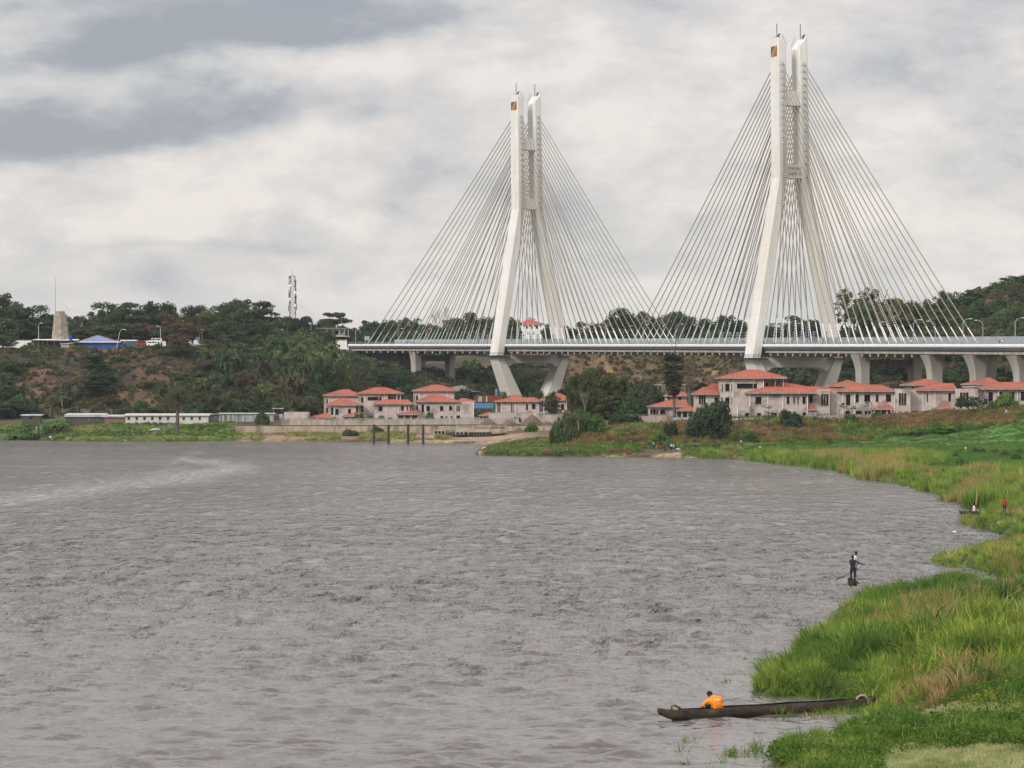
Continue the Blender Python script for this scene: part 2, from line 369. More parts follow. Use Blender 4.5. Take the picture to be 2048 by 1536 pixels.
# bare orange erosion scars beside the mid span
for (sx, sy, w_, h_) in ((1215,742,7,34),(1228,758,9,24),(1242,768,8,18),(1425,742,20,9),(1190,735,14,10)):
    PYt = HY-(GZ-CAMZ)*F/GY
    e = np.exp(-(((PX-sx-(PYt-sy)*.35)/w_)**2+((PYt-sy)/h_)**2))*(GY > 1300)
    C = lerp(C, (.34,.19,.075), smooth((e+nB*.3-.35)*2.5))
straw = ((GY > 1430) & (PX > 1120) & (PX < 1470) & (GZ > 16) & (GZ < 34)).astype(float)
C = lerp(C, (.14,.095,.052), straw*smooth((nA-.3)*5)*.8)
field = smooth((PX-1470-(nB-.5)*60)/30)*((GY > 560) & (GY < 842))
stripes = (np.sin(GY*.62+fbm(N1, GX/12, GY/30)*9) > .55)
C = lerp(C, (.060,.115,.028), field*.95)
C = lerp(C, (.10,.085,.045), field*stripes*smooth((nA-.45)*6)*.9)
C = lerp(C, (.075,.16,.035), field*smooth((nC-.5)*8)*.7)
bank = smooth((GY-838)/8)*(GY < 900)*(PX > 1150)
C = lerp(C, (.095,.062,.042), bank*.9); C = lerp(C, (.17,.11,.055), bank*smooth((nB-.5)*8)*.8)
near = ((GY < 560) & (PX > 1400)).astype(float)
C = lerp(C, (.050,.075,.022), near*.9)
PYr = HY-(GZ-CAMZ)*F/np.maximum(GY, 5)
pale = near*smooth((PYr-1462+(nB-.5)*70)/40)*(GY < 142)
C = lerp(C, (.16,.17,.075), pale*.9)
soil = near*smooth(1-np.abs(PYr-1462+ (PX-2048)*-.03)/14)*smooth((nA-.45)*9)
C = lerp(C, (.23,.13,.075), soil)
fl = ((GY > 1075) & (GY < 1190) & (GZ < 6) & (PX < 470)).astype(float)
C = lerp(C, (.055,.095,.026), fl*smooth((nA-.30)*6)); C = lerp(C, (.16,.105,.065), fl*smooth((nB-.62)*8))
sand = ((GY > 950) & (GY < 1145) & (PX > 470) & (PX < 1130)).astype(float)*smooth((3.4-GZ)/1.5)
C = lerp(C, (.30,.205,.135), sand*smooth((nA-.33)*7)*np.where(PX < 860, .6, .9))
sand2 = ((GY > 790) & (GY < 850) & (PX > 1180) & (PX < 1420)&(GZ < 1.4)).astype(float)
C = lerp(C, (.28,.20,.12), sand2*smooth((nA-.40)*9)*.8)
wet = smooth((.12-GZ)/.25); C = C*(1-wet[..., None]*.55)
me = npmesh('ground', np.stack([GX, GY, GZ], -1).reshape(-1, 3), quads, smoothf=True)
ca = me.color_attributes.new('soil', 'FLOAT_COLOR', 'POINT')
ca.data.foreach_set('color', np.concatenate([C.reshape(-1, 3), np.ones((nr*nc, 1))], 1).astype(np.float32).ravel())
gm = bpy.data.materials.new('ground'); gm.use_nodes = True; b = NB(gm.node_tree); p = gm.node_tree.nodes['Principled BSDF']
at = b.n('ShaderNodeAttribute', attribute_name='soil'); g = b.n('ShaderNodeNewGeometry')
nz = b.noise(g.outputs['Position'], .9, 6, .65); nz2 = b.noise(g.outputs['Position'], 6, 4, .6)
hs = b.n('ShaderNodeHueSaturation'); b.l(at.outputs['Color'], hs.inputs['Color'])
b.l(b.m('ADD', b.maprange(nz, .3, .7, .55, 1.5), b.m('MULTIPLY', b.m('SUBTRACT', nz2, .5), .6)), hs.inputs['Value'])
b.l(hs.outputs[0], p.inputs['Base Color']); p.inputs['Roughness'].default_value = .95; p.inputs['Specular IOR Level'].default_value = .15
bp = b.n('ShaderNodeBump'); bp.inputs['Strength'].default_value = .8; bp.inputs['Distance'].default_value = .4
b.l(b.noise(g.outputs['Position'], 1.6, 6, .6), bp.inputs['Height']); b.l(bp.outputs[0], p.inputs['Normal'])
me.materials.append(gm); kind(obj('ground', me), 'structure')

# ---------------------------------------------------------------- river
wpx = np.concatenate([[-3400,-2400,-1500,-800,-400,-200], np.linspace(-80, 2120, 470), [2250,2500,3000,4000]]); wD = [8., 60., 90.]; d = 112.
while d < 430: wD.append(d); d += .17*(d/112)**1.35
while d < 1180: wD.append(d); d += 1.25*(d/430)**1.2
wD = np.array(wD+[1300., 1700.]); WPX, WD = np.meshgrid(wpx, wD); WX = (WPX-1024)/F*WD
WPY = HY+CAMZ*F/WD
def curvedist(P, px, py):
    best = np.full(px.shape, 1e9)
    for (ax, ay, wa), (bx, by, wb) in zip(P[:-1], P[1:]):
        dx, dy = bx-ax, by-ay; t = np.clip(((px-ax)*dx+(py-ay)*dy)/(dx*dx+dy*dy), 0, 1); w = wa+(wb-wa)*t
        d_ = np.hypot((px-ax-t*dx)*.25, (py-ay-t*dy))/w; best = np.minimum(best, d_)
    return best
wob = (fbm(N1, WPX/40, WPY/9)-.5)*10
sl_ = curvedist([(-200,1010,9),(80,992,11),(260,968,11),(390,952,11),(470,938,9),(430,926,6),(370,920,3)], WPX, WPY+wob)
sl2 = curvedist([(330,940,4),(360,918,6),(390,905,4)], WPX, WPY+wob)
painted_sheen = np.exp(-(sl_*.8)**2)*.75*(.55+.9*fbm(N1, WPX/30, WPY/5))+np.exp(-sl2**2)*.25  # mask of the bright streak, a sky reflection painted into the water colour
painted_sheen = np.clip(painted_sheen, 0, 1)
nr, nc = WX.shape; idx = np.arange(nr*nc).reshape(nr, nc)
quads = np.stack([idx[:-1,:-1], idx[:-1,1:], idx[1:,1:], idx[1:,:-1]], -1).reshape(-1, 4)
gw = np.random.default_rng(21); WZ = np.zeros_like(WX); warp = (fbm(N2, WX/6, WD/6)-.5)*3.0
rs = np.where(WD < 430, .17*(WD/112)**1.35, 1.25*(WD/430)**1.2)
for lam, cnt_, st_, spr in ((7, 5, .003, .5), (3.4, 9, .007, .42), (1.9, 14, .034, .28), (1.15, 18, .068, .28), (.7, 20, .078, .30), (.42, 16, .038, .4)):
    for _ in range(cnt_):
        L = lam*gw.uniform(.75, 1.3); th = R(95)+gw.normal()*spr; k_ = 2*math.pi/L
        fade = np.clip((L/(rs*2.6)-.45)*1.6, 0, 1)
        WZ += fade*st_/k_*np.sin(k_*(WX*math.cos(th)+WD*math.sin(th)+warp)+gw.uniform(0, 6.28))
patchy = .62+.75*fbm(N3, WX/9, WD/22)
near_ = WD < 200; shel = np.ones_like(WX); shel[near_] = np.clip(-sdist(WX[near_], WD[near_])/7, .25, 1)
WZ = WZ*patchy*shel; WZ += 3.0*np.clip(WZ, -.02, .2)**2
farm = smooth((WD-110)/300)
WZ[(WPX < -81) | (WPX > 2121)] = 0
me = npmesh('river', np.stack([WX, WD, WZ], -1).reshape(-1, 3), quads, smoothf=True)
a_ = me.attributes.new('farness', 'FLOAT', 'POINT'); a_.data.foreach_set('value', farm.astype(np.float32).ravel())
a_ = me.attributes.new('painted_sheen', 'FLOAT', 'POINT'); a_.data.foreach_set('value', painted_sheen.astype(np.float32).ravel())
wm = bpy.data.materials.new('river_water'); wm.use_nodes = True; b = NB(wm.node_tree); p = wm.node_tree.nodes['Principled BSDF']
g = b.n('ShaderNodeNewGeometry'); pos = g.outputs['Position']
def mp(sx, sy, off=0):
    n_ = b.n('ShaderNodeMapping'); n_.inputs['Scale'].default_value = (sx, sy, 1); n_.inputs['Location'].default_value = (off, off*.7, 0)
    n_.inputs['Rotation'].default_value = (0, 0, R(9)); b.l(pos, n_.inputs[0]); return n_.outputs[0]
h1 = b.noise(mp(.8, 1.0), .40, 4, .5, .5)
h2 = b.noise(mp(.7, 1.0, 5), .07, 3, .5, .4)
h3 = b.noise(mp(.8, 1.0, 9), 1.7, 3, .5, .3)
gust = b.maprange(b.noise(mp(.6, .25, 3), .03, 5, .65), .32, .68, .6, 1.35)
hh = b.m('ADD', b.m('ADD', b.m('MULTIPLY', h1, .50), b.m('MULTIPLY', h2, 1.2)), b.m('MULTIPLY', h3, .20))
at = b.n('ShaderNodeAttribute', attribute_name='painted_sheen')
at2 = b.n('ShaderNodeAttribute', attribute_name='farness')
gf = b.maprange(b.noise(mp(1.0, .2, 7), .42, 4, .6), .36, .64, .25, 1.9)
mixf = b.n('ShaderNodeMix'); b.l(at2.outputs['Fac'], mixf.inputs[0]); mixf.inputs[2].default_value = .60; b.l(b.m('MULTIPLY', gf, 2.1), mixf.inputs[3])
amp = b.m('MULTIPLY', gust, mixf.outputs[0])
bp = b.n('ShaderNodeBump'); bp.inputs['Strength'].default_value = 1.0; bp.inputs['Distance'].default_value = 1.0
b.l(b.m('MULTIPLY', hh, amp), bp.inputs['Height'])
b.l(b.mix(b.m('MULTIPLY', at.outputs['Fac'], .75), (.100, .086, .076), (.50, .45, .44)), p.inputs['Base Color']); b.l(b.m('MULTIPLY_ADD', at2.outputs['Fac'], .10, .08), p.inputs['Roughness']); p.inputs['IOR'].default_value = 1.33  # streak of reflected sky painted as a paler base colour
b.l(bp.outputs[0], p.inputs['Normal'])
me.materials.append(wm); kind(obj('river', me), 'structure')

# ---------------------------------------------------------------- air
mb = MB(); mb.box(-2600, 3000, -60, 3300, -6, 170); hm = bpy.data.materials.new('haze'); hm.use_nodes = True; hm.node_tree.nodes.clear(); b = NB(hm.node_tree)
pv = b.n('ShaderNodeVolumePrincipled'); pv.inputs['Color'].default_value = (.86,.92,1,1); pv.inputs['Density'].default_value = .000028; pv.inputs['Anisotropy'].default_value = .2
ho = b.n('ShaderNodeOutputMaterial'); b.l(pv.outputs[0], ho.inputs['Volume']); kind(mb.build('haze', hm), 'stuff')
# ---------------------------------------------------------------- materials
M = {}
M['pylon'] = mat('pylon_paint', (.71,.69,.645), (.62,.60,.56), .25, .75, .05, 3, lo=.3, hi=.75, c3=(.62,.58,.52), s3=.05, stretch=(1,1,.35))
def joints(m, period, dark):
    # pour joints and rain streaks of the concrete
    nt = m.node_tree; b = NB(nt); p = nt.nodes['Principled BSDF']; src = p.inputs['Base Color'].links[0].from_socket
    g = b.n('ShaderNodeNewGeometry'); sp = b.n('ShaderNodeSeparateXYZ'); b.l(g.outputs['Position'], sp.inputs[0])
    fr = b.m('FRACT', b.m('DIVIDE', sp.outputs[2], period)); ln = b.m('LESS_THAN', fr, .035)
    st = b.maprange(b.noise(b.xyz(b.m('MULTIPLY', sp.outputs[0], 1.3), b.m('MULTIPLY', sp.outputs[1], .6), b.m('MULTIPLY', sp.outputs[2], .05)), 1.0, 4, .6), .45, .72, 0, .5)
    c = b.mix(b.m('MULTIPLY', ln, .35), src, dark); c = b.mix(st, c, tuple(q*1.35 for q in dark)); b.l(c, p.inputs['Base Color'])
joints(M['pylon'], 4.5, (.42,.39,.34))
M['white'] = mat('white_paint', (.78,.77,.74), (.66,.65,.62), 1.5, .6)
M['fascia'] = mat('fascia_paint', (.70,.71,.71), (.58,.60,.61), .4, .5, stretch=(1,1,6))
M['girder'] = mat('girder_grey', (.25,.27,.285), (.19,.21,.225), .3, .6)
M['slabside'] = mat('slab_concrete', (.42,.38,.34), (.24,.21,.19), .9, .9, stretch=(1,1,.5))
M['steel'] = mat('galvanised_steel', (.36,.38,.39), (.28,.30,.31), 2, .5, metal=.2)
M['barrier'] = mat('barrier_panel', (.33,.35,.355), (.26,.28,.29), .5, .6)
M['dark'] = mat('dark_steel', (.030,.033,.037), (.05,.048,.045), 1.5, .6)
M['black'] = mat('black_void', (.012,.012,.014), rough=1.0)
M['cable'] = mat('cable_cream', (.36,.32,.245), rough=.55)
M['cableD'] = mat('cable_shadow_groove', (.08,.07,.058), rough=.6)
M['pier'] = mat('pier_concrete', (.39,.36,.31), (.30,.275,.24), .35, .9, .1, 4, c3=(.28,.25,.215), s3=.12, stretch=(1,1,.3))
joints(M['pier'], 3.5, (.20,.18,.15))
M['conc'] = mat('villa_concrete', (.50,.425,.38), (.40,.335,.30), .55, .95, .25, 3, c3=(.25,.21,.185), s3=.35, lo=.35, hi=.7)
M['conc_edge'] = mat('eave_concrete', (.34,.31,.275), (.22,.205,.18), .9, .9, .1, 3)
M['conc_dk'] = mat('stained_concrete', (.23,.19,.165), (.13,.11,.095), .8, .95, .2, 3)
M['tile'] = mat('terracotta_tiles', (.36,.090,.048), (.27,.066,.040), 1.3, .8, .35, 5, c3=(.20,.065,.045), s3=.16, lo=.3, hi=.7)
M['ridge'] = mat('ridge_tiles', (.38,.10,.055), (.28,.08,.05), 2, .85)
M['wallc'] = mat('perimeter_concrete', (.44,.37,.315), (.33,.275,.235), .5, .95, .2, 3, c3=(.20,.165,.14), s3=.3, stretch=(1,1,.4))
M['wall2'] = mat('retaining_concrete', (.43,.355,.265), (.33,.265,.195), .5, .95, .2, 3, c3=(.19,.15,.11), s3=.35, stretch=(1,1,.35))
M['stone'] = mat('cut_stone', (.36,.31,.245), (.25,.21,.165), .9, .95, .4, 3, objrand=.12)
M['zinc'] = mat('zinc_sheet', (.42,.45,.47), (.30,.33,.35), .7, .45, metal=.25, objrand=.18, stretch=(2,2,.4), c3=(.30,.22,.17), s3=.25)
M['skin'] = mat('dark_skin', (.045,.026,.018), rough=.6)
M['hair'] = mat('black_hair', (.010,.009,.009), rough=.9)
def plain(n, c, r=.7, **k):
    if n not in M: M[n] = mat(n, c, tuple(x*.78 for x in c), 3, r, **k)
    return M[n]
CL = dict(red=(.50,.03,.03), white=(.75,.74,.72), black=(.018,.018,.022), blue=(.03,.07,.30), orange=(.85,.20,.01), yellow=(.65,.45,.04), green=(.03,.20,.09), purple=(.12,.05,.25), grey=(.25,.25,.26), navy=(.02,.03,.09), brown=(.14,.075,.045), teal=(.03,.2,.25), pink=(.55,.22,.25), khaki=(.24,.18,.10))
for k_, c_ in CL.items(): plain('cloth_'+k_, c_, .85)

# ---------------------------------------------------------------- bridge axis
AX = [(-75.3,1602.5),(-61.2,1576),(-49.9,1555),(6.8,1440),(52.0,1306),(91.5,1172),(122.6,1050),(151.0,930),(180.,815),(212,690)]
def catmull(P, n=40):
    P = [Vector(p) for p in P]; P = [P[0]*2-P[1]]+P+[P[-1]*2-P[-2]]; out = []
    for i in range(1, len(P)-2):
        for k in range(n):
            t = k/n; a, b_, c, d = P[i-1:i+3]
            out.append(.5*((2*b_)+(c-a)*t+(2*a-5*b_+4*c-d)*t*t+(3*b_-a-3*c+d)*t**3))
    out.append(P[-2]); return out
AXP = catmull(AX[1:]); S_ = [0.]
for a, c in zip(AXP[:-1], AXP[1:]): S_.append(S_[-1]+(c-a).length)
S_ = np.array(S_); AXY = np.array([(p.x, p.y) for p in AXP])
def axis(s):
    x = np.interp(s, S_, AXY[:,0]); y = np.interp(s, S_, AXY[:,1])
    x2 = np.interp(s+3, S_, AXY[:,0]); y2 = np.interp(s+3, S_, AXY[:,1]); x1 = np.interp(s-3, S_, AXY[:,0]); y1 = np.interp(s-3, S_, AXY[:,1])
    v = Vector((x1-x2, y1-y2)).normalized()                   # towards the far end
    return float(x), float(y), v, Vector((v.y, -v.x))         # u = to the far side
def deckz(y): return CAMZ+111.0*y/F
def BP(s, u_, z):
    x, y, v, uu = axis(s); return Vector((x+uu.x*u_, y+uu.y*u_, deckz(y)+z))
def s_at_y(y): return float(np.interp(-y, -AXY[:,1], S_))
def s_at_px(px, u_=0):
    ss = np.linspace(0, S_[-1], 3000); best = min(ss, key=lambda s: abs(1024+F*BP(s,u_,0).x/BP(s,u_,0).y-px)); return float(best)
SL, SR, SEND = s_at_y(1440), s_at_y(1172), S_[-1]
def sweep(prof, s0, s1, step=4, mb=None, closed=True):
    mb = mb or MB(); n = max(1, int(round((s1-s0)/step))); m = len(prof)
    vs = [BP(s0+(s1-s0)*i/n, u_, z) for i in range(n+1) for u_, z in prof]; fs = []
    for i in range(n):
        for k in range(m if closed else m-1):
            a = i*m+k; c = i*m+(k+1) % m; fs.append((a, c, c+m, a+m))
    if closed: fs += [tuple(range(m)), tuple(n*m+k for k in range(m-1, -1, -1))]
    return mb.add(vs, fs)
bridge = thing('cable_stayed_bridge', 'long grey cable-stayed road bridge with two forked white pylons above the valley', 'bridge', (0,0,0))
HWD = 11.9
sweep([(-10.9,-.35),(10.9,-.35),(10.9,-.75),(-10.9,-.75)], 0, SEND).build('road_deck', M['girder'], bridge)
for sg in (-1, 1):
    pf = [(sg*(HWD-1.0),-.34),(sg*(HWD-.9),.02),(sg*(HWD-.2),.02),(sg*(HWD+.02),-.15),(sg*(HWD+.10),-.45),(sg*(HWD+.0),-.80),(sg*(HWD-.3),-.95),(sg*(HWD-1.0),-.95)]
    sweep(pf, 0, SEND).build('edge_fascia', M['fascia'], bridge)
    pf = [(sg*(HWD-.35),-.955),(sg*(HWD-.7),-1.5),(sg*(HWD-1.6),-2.05),(sg*(HWD-2.2),-2.1),(sg*(HWD-2.4),-.955)]
    sweep(pf, 0, SEND).build('edge_girder', M['girder'], bridge)
    pf = [(sg*(HWD-1.25),-2.103),(sg*(HWD-1.25),-2.75),(sg*(HWD-2.3),-2.75),(sg*(HWD-2.3),-2.103)]
    sweep(pf, 0, SEND).build('girder_soffit', M['slabside'], bridge)
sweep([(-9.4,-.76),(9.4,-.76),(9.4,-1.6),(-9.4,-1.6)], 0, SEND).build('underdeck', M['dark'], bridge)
ribs = [SL+k*7.2*1 for k in range(-19, 40)]+[SR+k*7.2 for k in range(1, 20)]
ribs = sorted(s for s in set(ribs) if 2 < s < SR+140 )
def rib(s, sg):
    mb = MB()
    if True:
        p = [BP(s-.35, sg*9.55, -1.62), BP(s+.35, sg*9.55, -1.62), BP(s+.35, sg*9.3, -3.75), BP(s-.35, sg*9.3, -3.75),
             BP(s-.35, sg*6.2, -1.62), BP(s+.35, sg*6.2, -1.62)]
        mb.add(p, [(0,1,2,3),(4,5,1,0),(3,2,5,4),(0,3,4),(1,5,2)])
        q = [BP(s-1.3, sg*10.3, -2.753), BP(s+1.3, sg*10.3, -2.753), BP(s, sg*10.3, -3.95), BP(s-1.3, sg*9.7, -2.753), BP(s+1.3, sg*9.7, -2.753), BP(s, sg*9.7, -3.95)]
        mb.add(q, [(0,2,1),(3,4,5),(0,1,4,3),(1,2,5,4),(2,0,3,5)])
    return mb
last = -99
for s in ribs:
    if s-last < 4: continue
    last = s
    for sg in (-1, 1): rib(s, sg).build('cross_rib', M['slabside'], bridge)
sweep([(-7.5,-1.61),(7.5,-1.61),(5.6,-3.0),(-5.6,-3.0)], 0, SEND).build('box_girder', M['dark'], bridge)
# railing on the near edge, barrier on the far edge
mb = MB()
for uz in ((-11.5, 1.02),(-11.5,.62),(-11.5,.3)):
    sweep([(uz[0]-.04,uz[1]-.04),(uz[0]+.04,uz[1]-.04),(uz[0]+.04,uz[1]+.04),(uz[0]-.04,uz[1]+.04)], 0, SEND, 6, mb)
s = 0.
while s < SEND:
    a = BP(s, -11.5, .0); mb.box(a.x-.05, a.x+.05, a.y-.05, a.y+.05, a.z, a.z+1.05); s += 2.2
mb.build('railing', M['steel'], bridge)
sb0 = s_at_px(785, 11.2); s = sb0
while s < SEND-6:
    mb = MB(); zt = 2.35
    for z0, z1 in ((0,.5),(.55,1.05),(1.1,1.6),(1.65,2.15)):
        sweep([(11.0,z0),(11.12,z0),(11.12,z1),(11.0,z1)], s+.12, s+5.88, 6, mb)
    for e in (s, s+5.88):
        sweep([(10.9,-.3),(11.25,-.3),(11.25,zt),(10.9,zt)], e, e+.14, 1, mb)
    sweep([(10.95,2.2),(11.2,2.2),(11.2,zt),(10.95,zt)], s, s+6, 6, mb)
    mb.build('barrier_panel', M['barrier'], bridge); s += 6.0
# median kerb
sweep([(-.6,-.34),(.6,-.34),(.6,.35),(-.6,.35)], 0, SEND, 6).build('median_kerb', M['slabside'], bridge)

def tower(s0, name_extra, letters):
    x0, y0, v, uu = axis(s0); zb = deckz(y0)
    py = thing_part = bpy.data.objects.new('pylon', None); COL.objects.link(py); py.parent = bridge
    def P(u_, v_, z): return Vector((x0+uu.x*u_+v.x*v_, y0+uu.y*u_+v.y*v_, zb+z))
    lean = lambda z: .4-.016*(z+20)
    # levels: z, centre u, transverse a, longitudinal b
    LV = [(-32, 5.0, 6.6, 10.0), (-22, 7.3, 5.6, 9.4), (-8.4, 12.8, 3.9, 8.4), (-5.0, 14.2, 3.2, 8.0), (54, 3.95, 2.9, 7.8), (99.6, 3.65, 2.8, 7.6)]
    for sg in (-1, 1):
        mb = MB(); n = len(LV); vs = []
        for z, uc, a, b_ in LV:
            c = sg*uc+lean(z)
            o, i_ = c+sg*a/2, c-sg*a/2; ch = .28
            top = (z > 99)
            for (q, vv_) in ((o-sg*ch,-b_/2),(o,-b_/2+ch),(o,b_/2-ch),(o-sg*ch,b_/2),(i_+sg*ch,b_/2),(i_,b_/2-ch),(i_,-b_/2+ch),(i_+sg*ch,-b_/2)):
                zz = z
                if top: 
                    d_ = abs(q-o); zz = z if d_ < a*.5 else z-3.4*(d_-a*.5)/(a*.5)
                vs.append(P(q, vv_, zz))
        fs = []
        for i in range(n-1):
            for k in range(8):
                f_ = (i*8+k, i*8+(k+1) % 8, (i+1)*8+(k+1) % 8, (i+1)*8+k); fs.append(f_ if sg < 0 else f_[::-1])
        t0 = (n-1)*8; fs += [(t0+7,t0+0,t0+3,t0+4),(t0+0,t0+1,t0+2,t0+3),(t0+4,t0+5,t0+6,t0+7)]
        mb.add(vs, fs); leg = mb.build('pylon_leg', M['pylon'], py)
        # antenna mast, top railing and lamp
        c = sg*(3.65+.9)+lean(99); t = MB().tube([P(c-sg*.5, 0, 99.5), P(c-sg*.5, 0, 104.4)], .13, 5); t.build('lightning_mast', M['dark'], leg)
        t = MB(); i_ = sg*(3.65-1.4)+lean(99)
        for k in range(6):
            for vv_ in (-3.5, 3.5):
                q = i_+sg*1.4*k/5; zz = 96.3+3.3*k/5; t.tube([P(q,vv_,zz-.1), P(q-sg*.25,vv_,zz+1.2)], .05, 4)
        for vv_ in (-3.5, 3.5): t.tube([P(i_-sg*.25,vv_,97.4), P(i_+sg*1.15,vv_,100.7)], .05, 4)
        t.build('top_railing', M['steel'], leg)
        a = P(sg*4.5+lean(99), -2.6 if sg < 0 else -1.2, 99.6); t = MB().box(a.x-.35,a.x+.35,a.y-.3,a.y+.3,a.z,a.z+.5); t.tube([a+Vector((0,0,.5)), a+Vector((.5,-.3,1.2))], .28, 6); t.build('beacon_lamp', M['dark'], leg)
        # collar platform where the legs kink
        mb = MB(); cu = sg*14.1+lean(-5)
        def ring(z, e):
            return [P(cu-2.0-e, -4.3-e, z), P(cu+2.0+e, -4.3-e, z), P(cu+2.0+e, 4.3+e, z), P(cu-2.0-e, 4.3+e, z)]
        mb.hexa(ring(-4.7, 1.6)+ring(-4.45, 1.6))
        r_ = ring(-3.4, 1.5); r0 = ring(-4.45, 1.5)
        for k in range(4):
            for q in (0, .5): mb.tube([r_[k]-Vector((0,0,q)), r_[(k+1) % 4]-Vector((0,0,q))], .06, 4)
            for j in range(4): w = r0[k].lerp(r0[(k+1) % 4], j/4); mb.tube([w, w+Vector((0,0,1.05))], .06, 4)
        mb.build('service_platform', M['dark'], leg)
    def beam(zs, us_, bl, nm, haunch=None):
        mb = MB()
        (z0, z1), h = zs, bl/2
        if haunch:
            pr = [(-us_, z1), (us_, z1), (us_, z0-haunch), (us_-2.2, z0-haunch), (us_-4.4, z0), (-us_+4.4, z0), (-us_+2.2, z0-haunch), (-us_, z0-haunch)]
        else: pr = [(-us_, z1), (us_, z1), (us_, z0), (-us_, z0)]
        n = len(pr); vs = [P(q+lean(z1), -h, z) for q, z in pr]+[P(q+lean(z1), h, z) for q, z in pr]
        fs = [tuple(range(n)), tuple(range(2*n-1, n-1, -1))]+[(k, k+n, (k+1) % n+n, (k+1) % n) for k in range(n)]
        mb.add(vs, fs); return mb.build(nm, M['pylon'], py)
    beam((77.6, 82.2), 2.4, 7.0, 'upper_crossbeam'); bm1 = beam((54.0, 58.2), 2.7, 7.2, 'middle_crossbeam'); beam((-7.5, -4.3), 12.6, 7.0, 'lower_crossbeam', 1.4)
    # flag emblem on the river face
    c = -3.65+lean(95)-1.4-.05; e = MB()
    A, B_, Cc, Dd = P(c, 2.9, 97.0), P(c, -2.9, 97.0), P(c, -2.9, 93.6), P(c, 2.9, 93.6)
    ab = A.lerp(B_, .62); dc = Dd.lerp(Cc, .38); off = (P(-1,0,0)-P(0,0,0))*.05
    def slab(mb, pts):
        n = len(pts); mb.add([p_ for p_ in pts]+[p_+off for p_ in pts], [tuple(range(n, 2*n)), tuple(range(n-1, -1, -1))]+[(k, (k+1) % n, (k+1) % n+n, k+n) for k in range(n)])
    fl_ = MB(); slab(fl_, [A, ab, Dd]); fl_.cm = 1; slab(fl_, [ab, B_, dc, Dd]); fl_.cm = 2; slab(fl_, [B_, Cc, dc])
    fl_.build('flag_emblem', [plain('flag_green', (.01,.14,.09)), plain('flag_yellow', (.50,.24,.03)), plain('flag_red', (.32,.10,.04))], py)
    if letters:
        for txt, zc, sz in (('PONT DU', 57.05, 1.25), ('15 AOÛT 1960', 55.35, 1.25)):
            cu = bpy.data.curves.new('sign', 'FONT'); cu.body = txt; cu.size = sz*1.15; cu.extrude = .06; cu.align_x = 'CENTER'; cu.space_character = 1.02
            to = bpy.data.objects.new('tmp', cu); COL.objects.link(to); dg = bpy.context.evaluated_depsgraph_get()
            me = bpy.data.meshes.new_from_object(to.evaluated_get(dg)); bpy.data.objects.remove(to)
            me.materials.clear(); me.materials.append(plain('sign_red', (.20,.012,.018)))
            o = obj('sign_lettering', me, py); ang = math.atan2(uu.y, uu.x)
            o.location = P(lean(55), -3.72, zc-.45); o.rotation_euler = (R(90), 0, ang)
            # letters stand in the plane of the pylon face, spread over the beam
            w_ = me.vertices and (max(v_.co.x for v_ in me.vertices)-min(v_.co.x for v_ in me.vertices)); o.scale = ((4.0 if 'P' in txt else 6.7)/w_, 1, 1)
    # cables
    NC = 18
    for sg in (-1, 1):
        for dr in (-1, 1):              # -1 towards the camera, +1 to the far end
            for k in range(NC):
                zt = 91.3-k*(91.3-54.8)/(NC-1); t = 134-k*(134-15.0)/(NC-1)
                fu = (zt-54)/(99.6-54); uc = 3.95+(3.65-3.95)*fu
                top = P(sg*(uc+.0)+lean(zt), dr*3.75, zt); sd_ = s0-dr*t
                x, y, v2, u2 = axis(sd_); bot = BP(sd_, sg*11.2, .0)
                if dr == 1 and sd_ < 3:
                    bot = BP(3, sg*11.2, 0)+Vector((v.x, v.y, 0))*(3-sd_)*.6
                d = bot-top; L = d.length; per = .92; n = int(L/per); per = L/n
                # a helical strake shows as cream beads and dark grooves
                dn = d.normalized(); a = dn.cross(Vector((0,0,1))).normalized(); c = dn.cross(a); NS = 5
                st = []; nb = n
                sag = lambda w: Vector((0, 0, -4*w*(1-w)*L*.004))
                for i in range(nb):
                    base = i*per
                    st += [(base, .12, 1), (base+per*.40, .12, 0), (base+per*.45, .195, 0), (base+per*.95, .195, 1)]
                st.append((L, .12, 1))
                ts = np.array([q[0] for q in st])/L; rs = np.array([q[1] for q in st])
                cen = np.array(top)[None]+np.array(d)[None]*ts[:,None]; cen[:,2] -= 4*ts*(1-ts)*L*.004
                th = np.arange(NS)*2*np.pi/NS
                ringv = np.array(a)[None]*np.cos(th)[:,None]+np.array(c)[None]*np.sin(th)[:,None]
                V = (cen[:,None,:]+rs[:,None,None]*ringv[None]).reshape(-1, 3)
                m_ = len(st); I = np.arange((m_-1)*NS).reshape(m_-1, NS); J = np.roll(I, -1, 1)
                Fq = np.stack([I, J, J+NS, I+NS], -1).reshape(-1, 4)
                mi = np.repeat(np.array([q[2] for q in st[:-1]]), NS)
                # segments: groove, step, bead, step
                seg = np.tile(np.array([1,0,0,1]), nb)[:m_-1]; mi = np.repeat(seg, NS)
                nearend = (ts[:-1]*L > L-9); mi2 = np.repeat(nearend, NS); mi[mi2] = 2
                lo = np.repeat(ts[:-1]*L < 1.7, NS); mi[lo] = 3
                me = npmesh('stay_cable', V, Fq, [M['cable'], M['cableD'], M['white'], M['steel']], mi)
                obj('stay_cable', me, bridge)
    # anchor housings down both end faces of each leg
    for sg in (-1, 1):
        for dr in (-1, 1):
            for k in range(NC):
                zt = 91.3-k*(91.3-54.8)/(NC-1); fu = (zt-54)/(99.6-54); uc = 3.95+(3.65-3.95)*fu
                mb = MB(); p0 = P(sg*uc+lean(zt), dr*3.5, zt+.35); p1 = P(sg*uc+lean(zt), dr*4.4, zt-.7); mb.tube([p0, p1], [.42, .36], 6); mb.build('cable_anchor', M['steel'], py)
    return P
PL = tower(SL, '', False); PR = tower(SR, '', True)

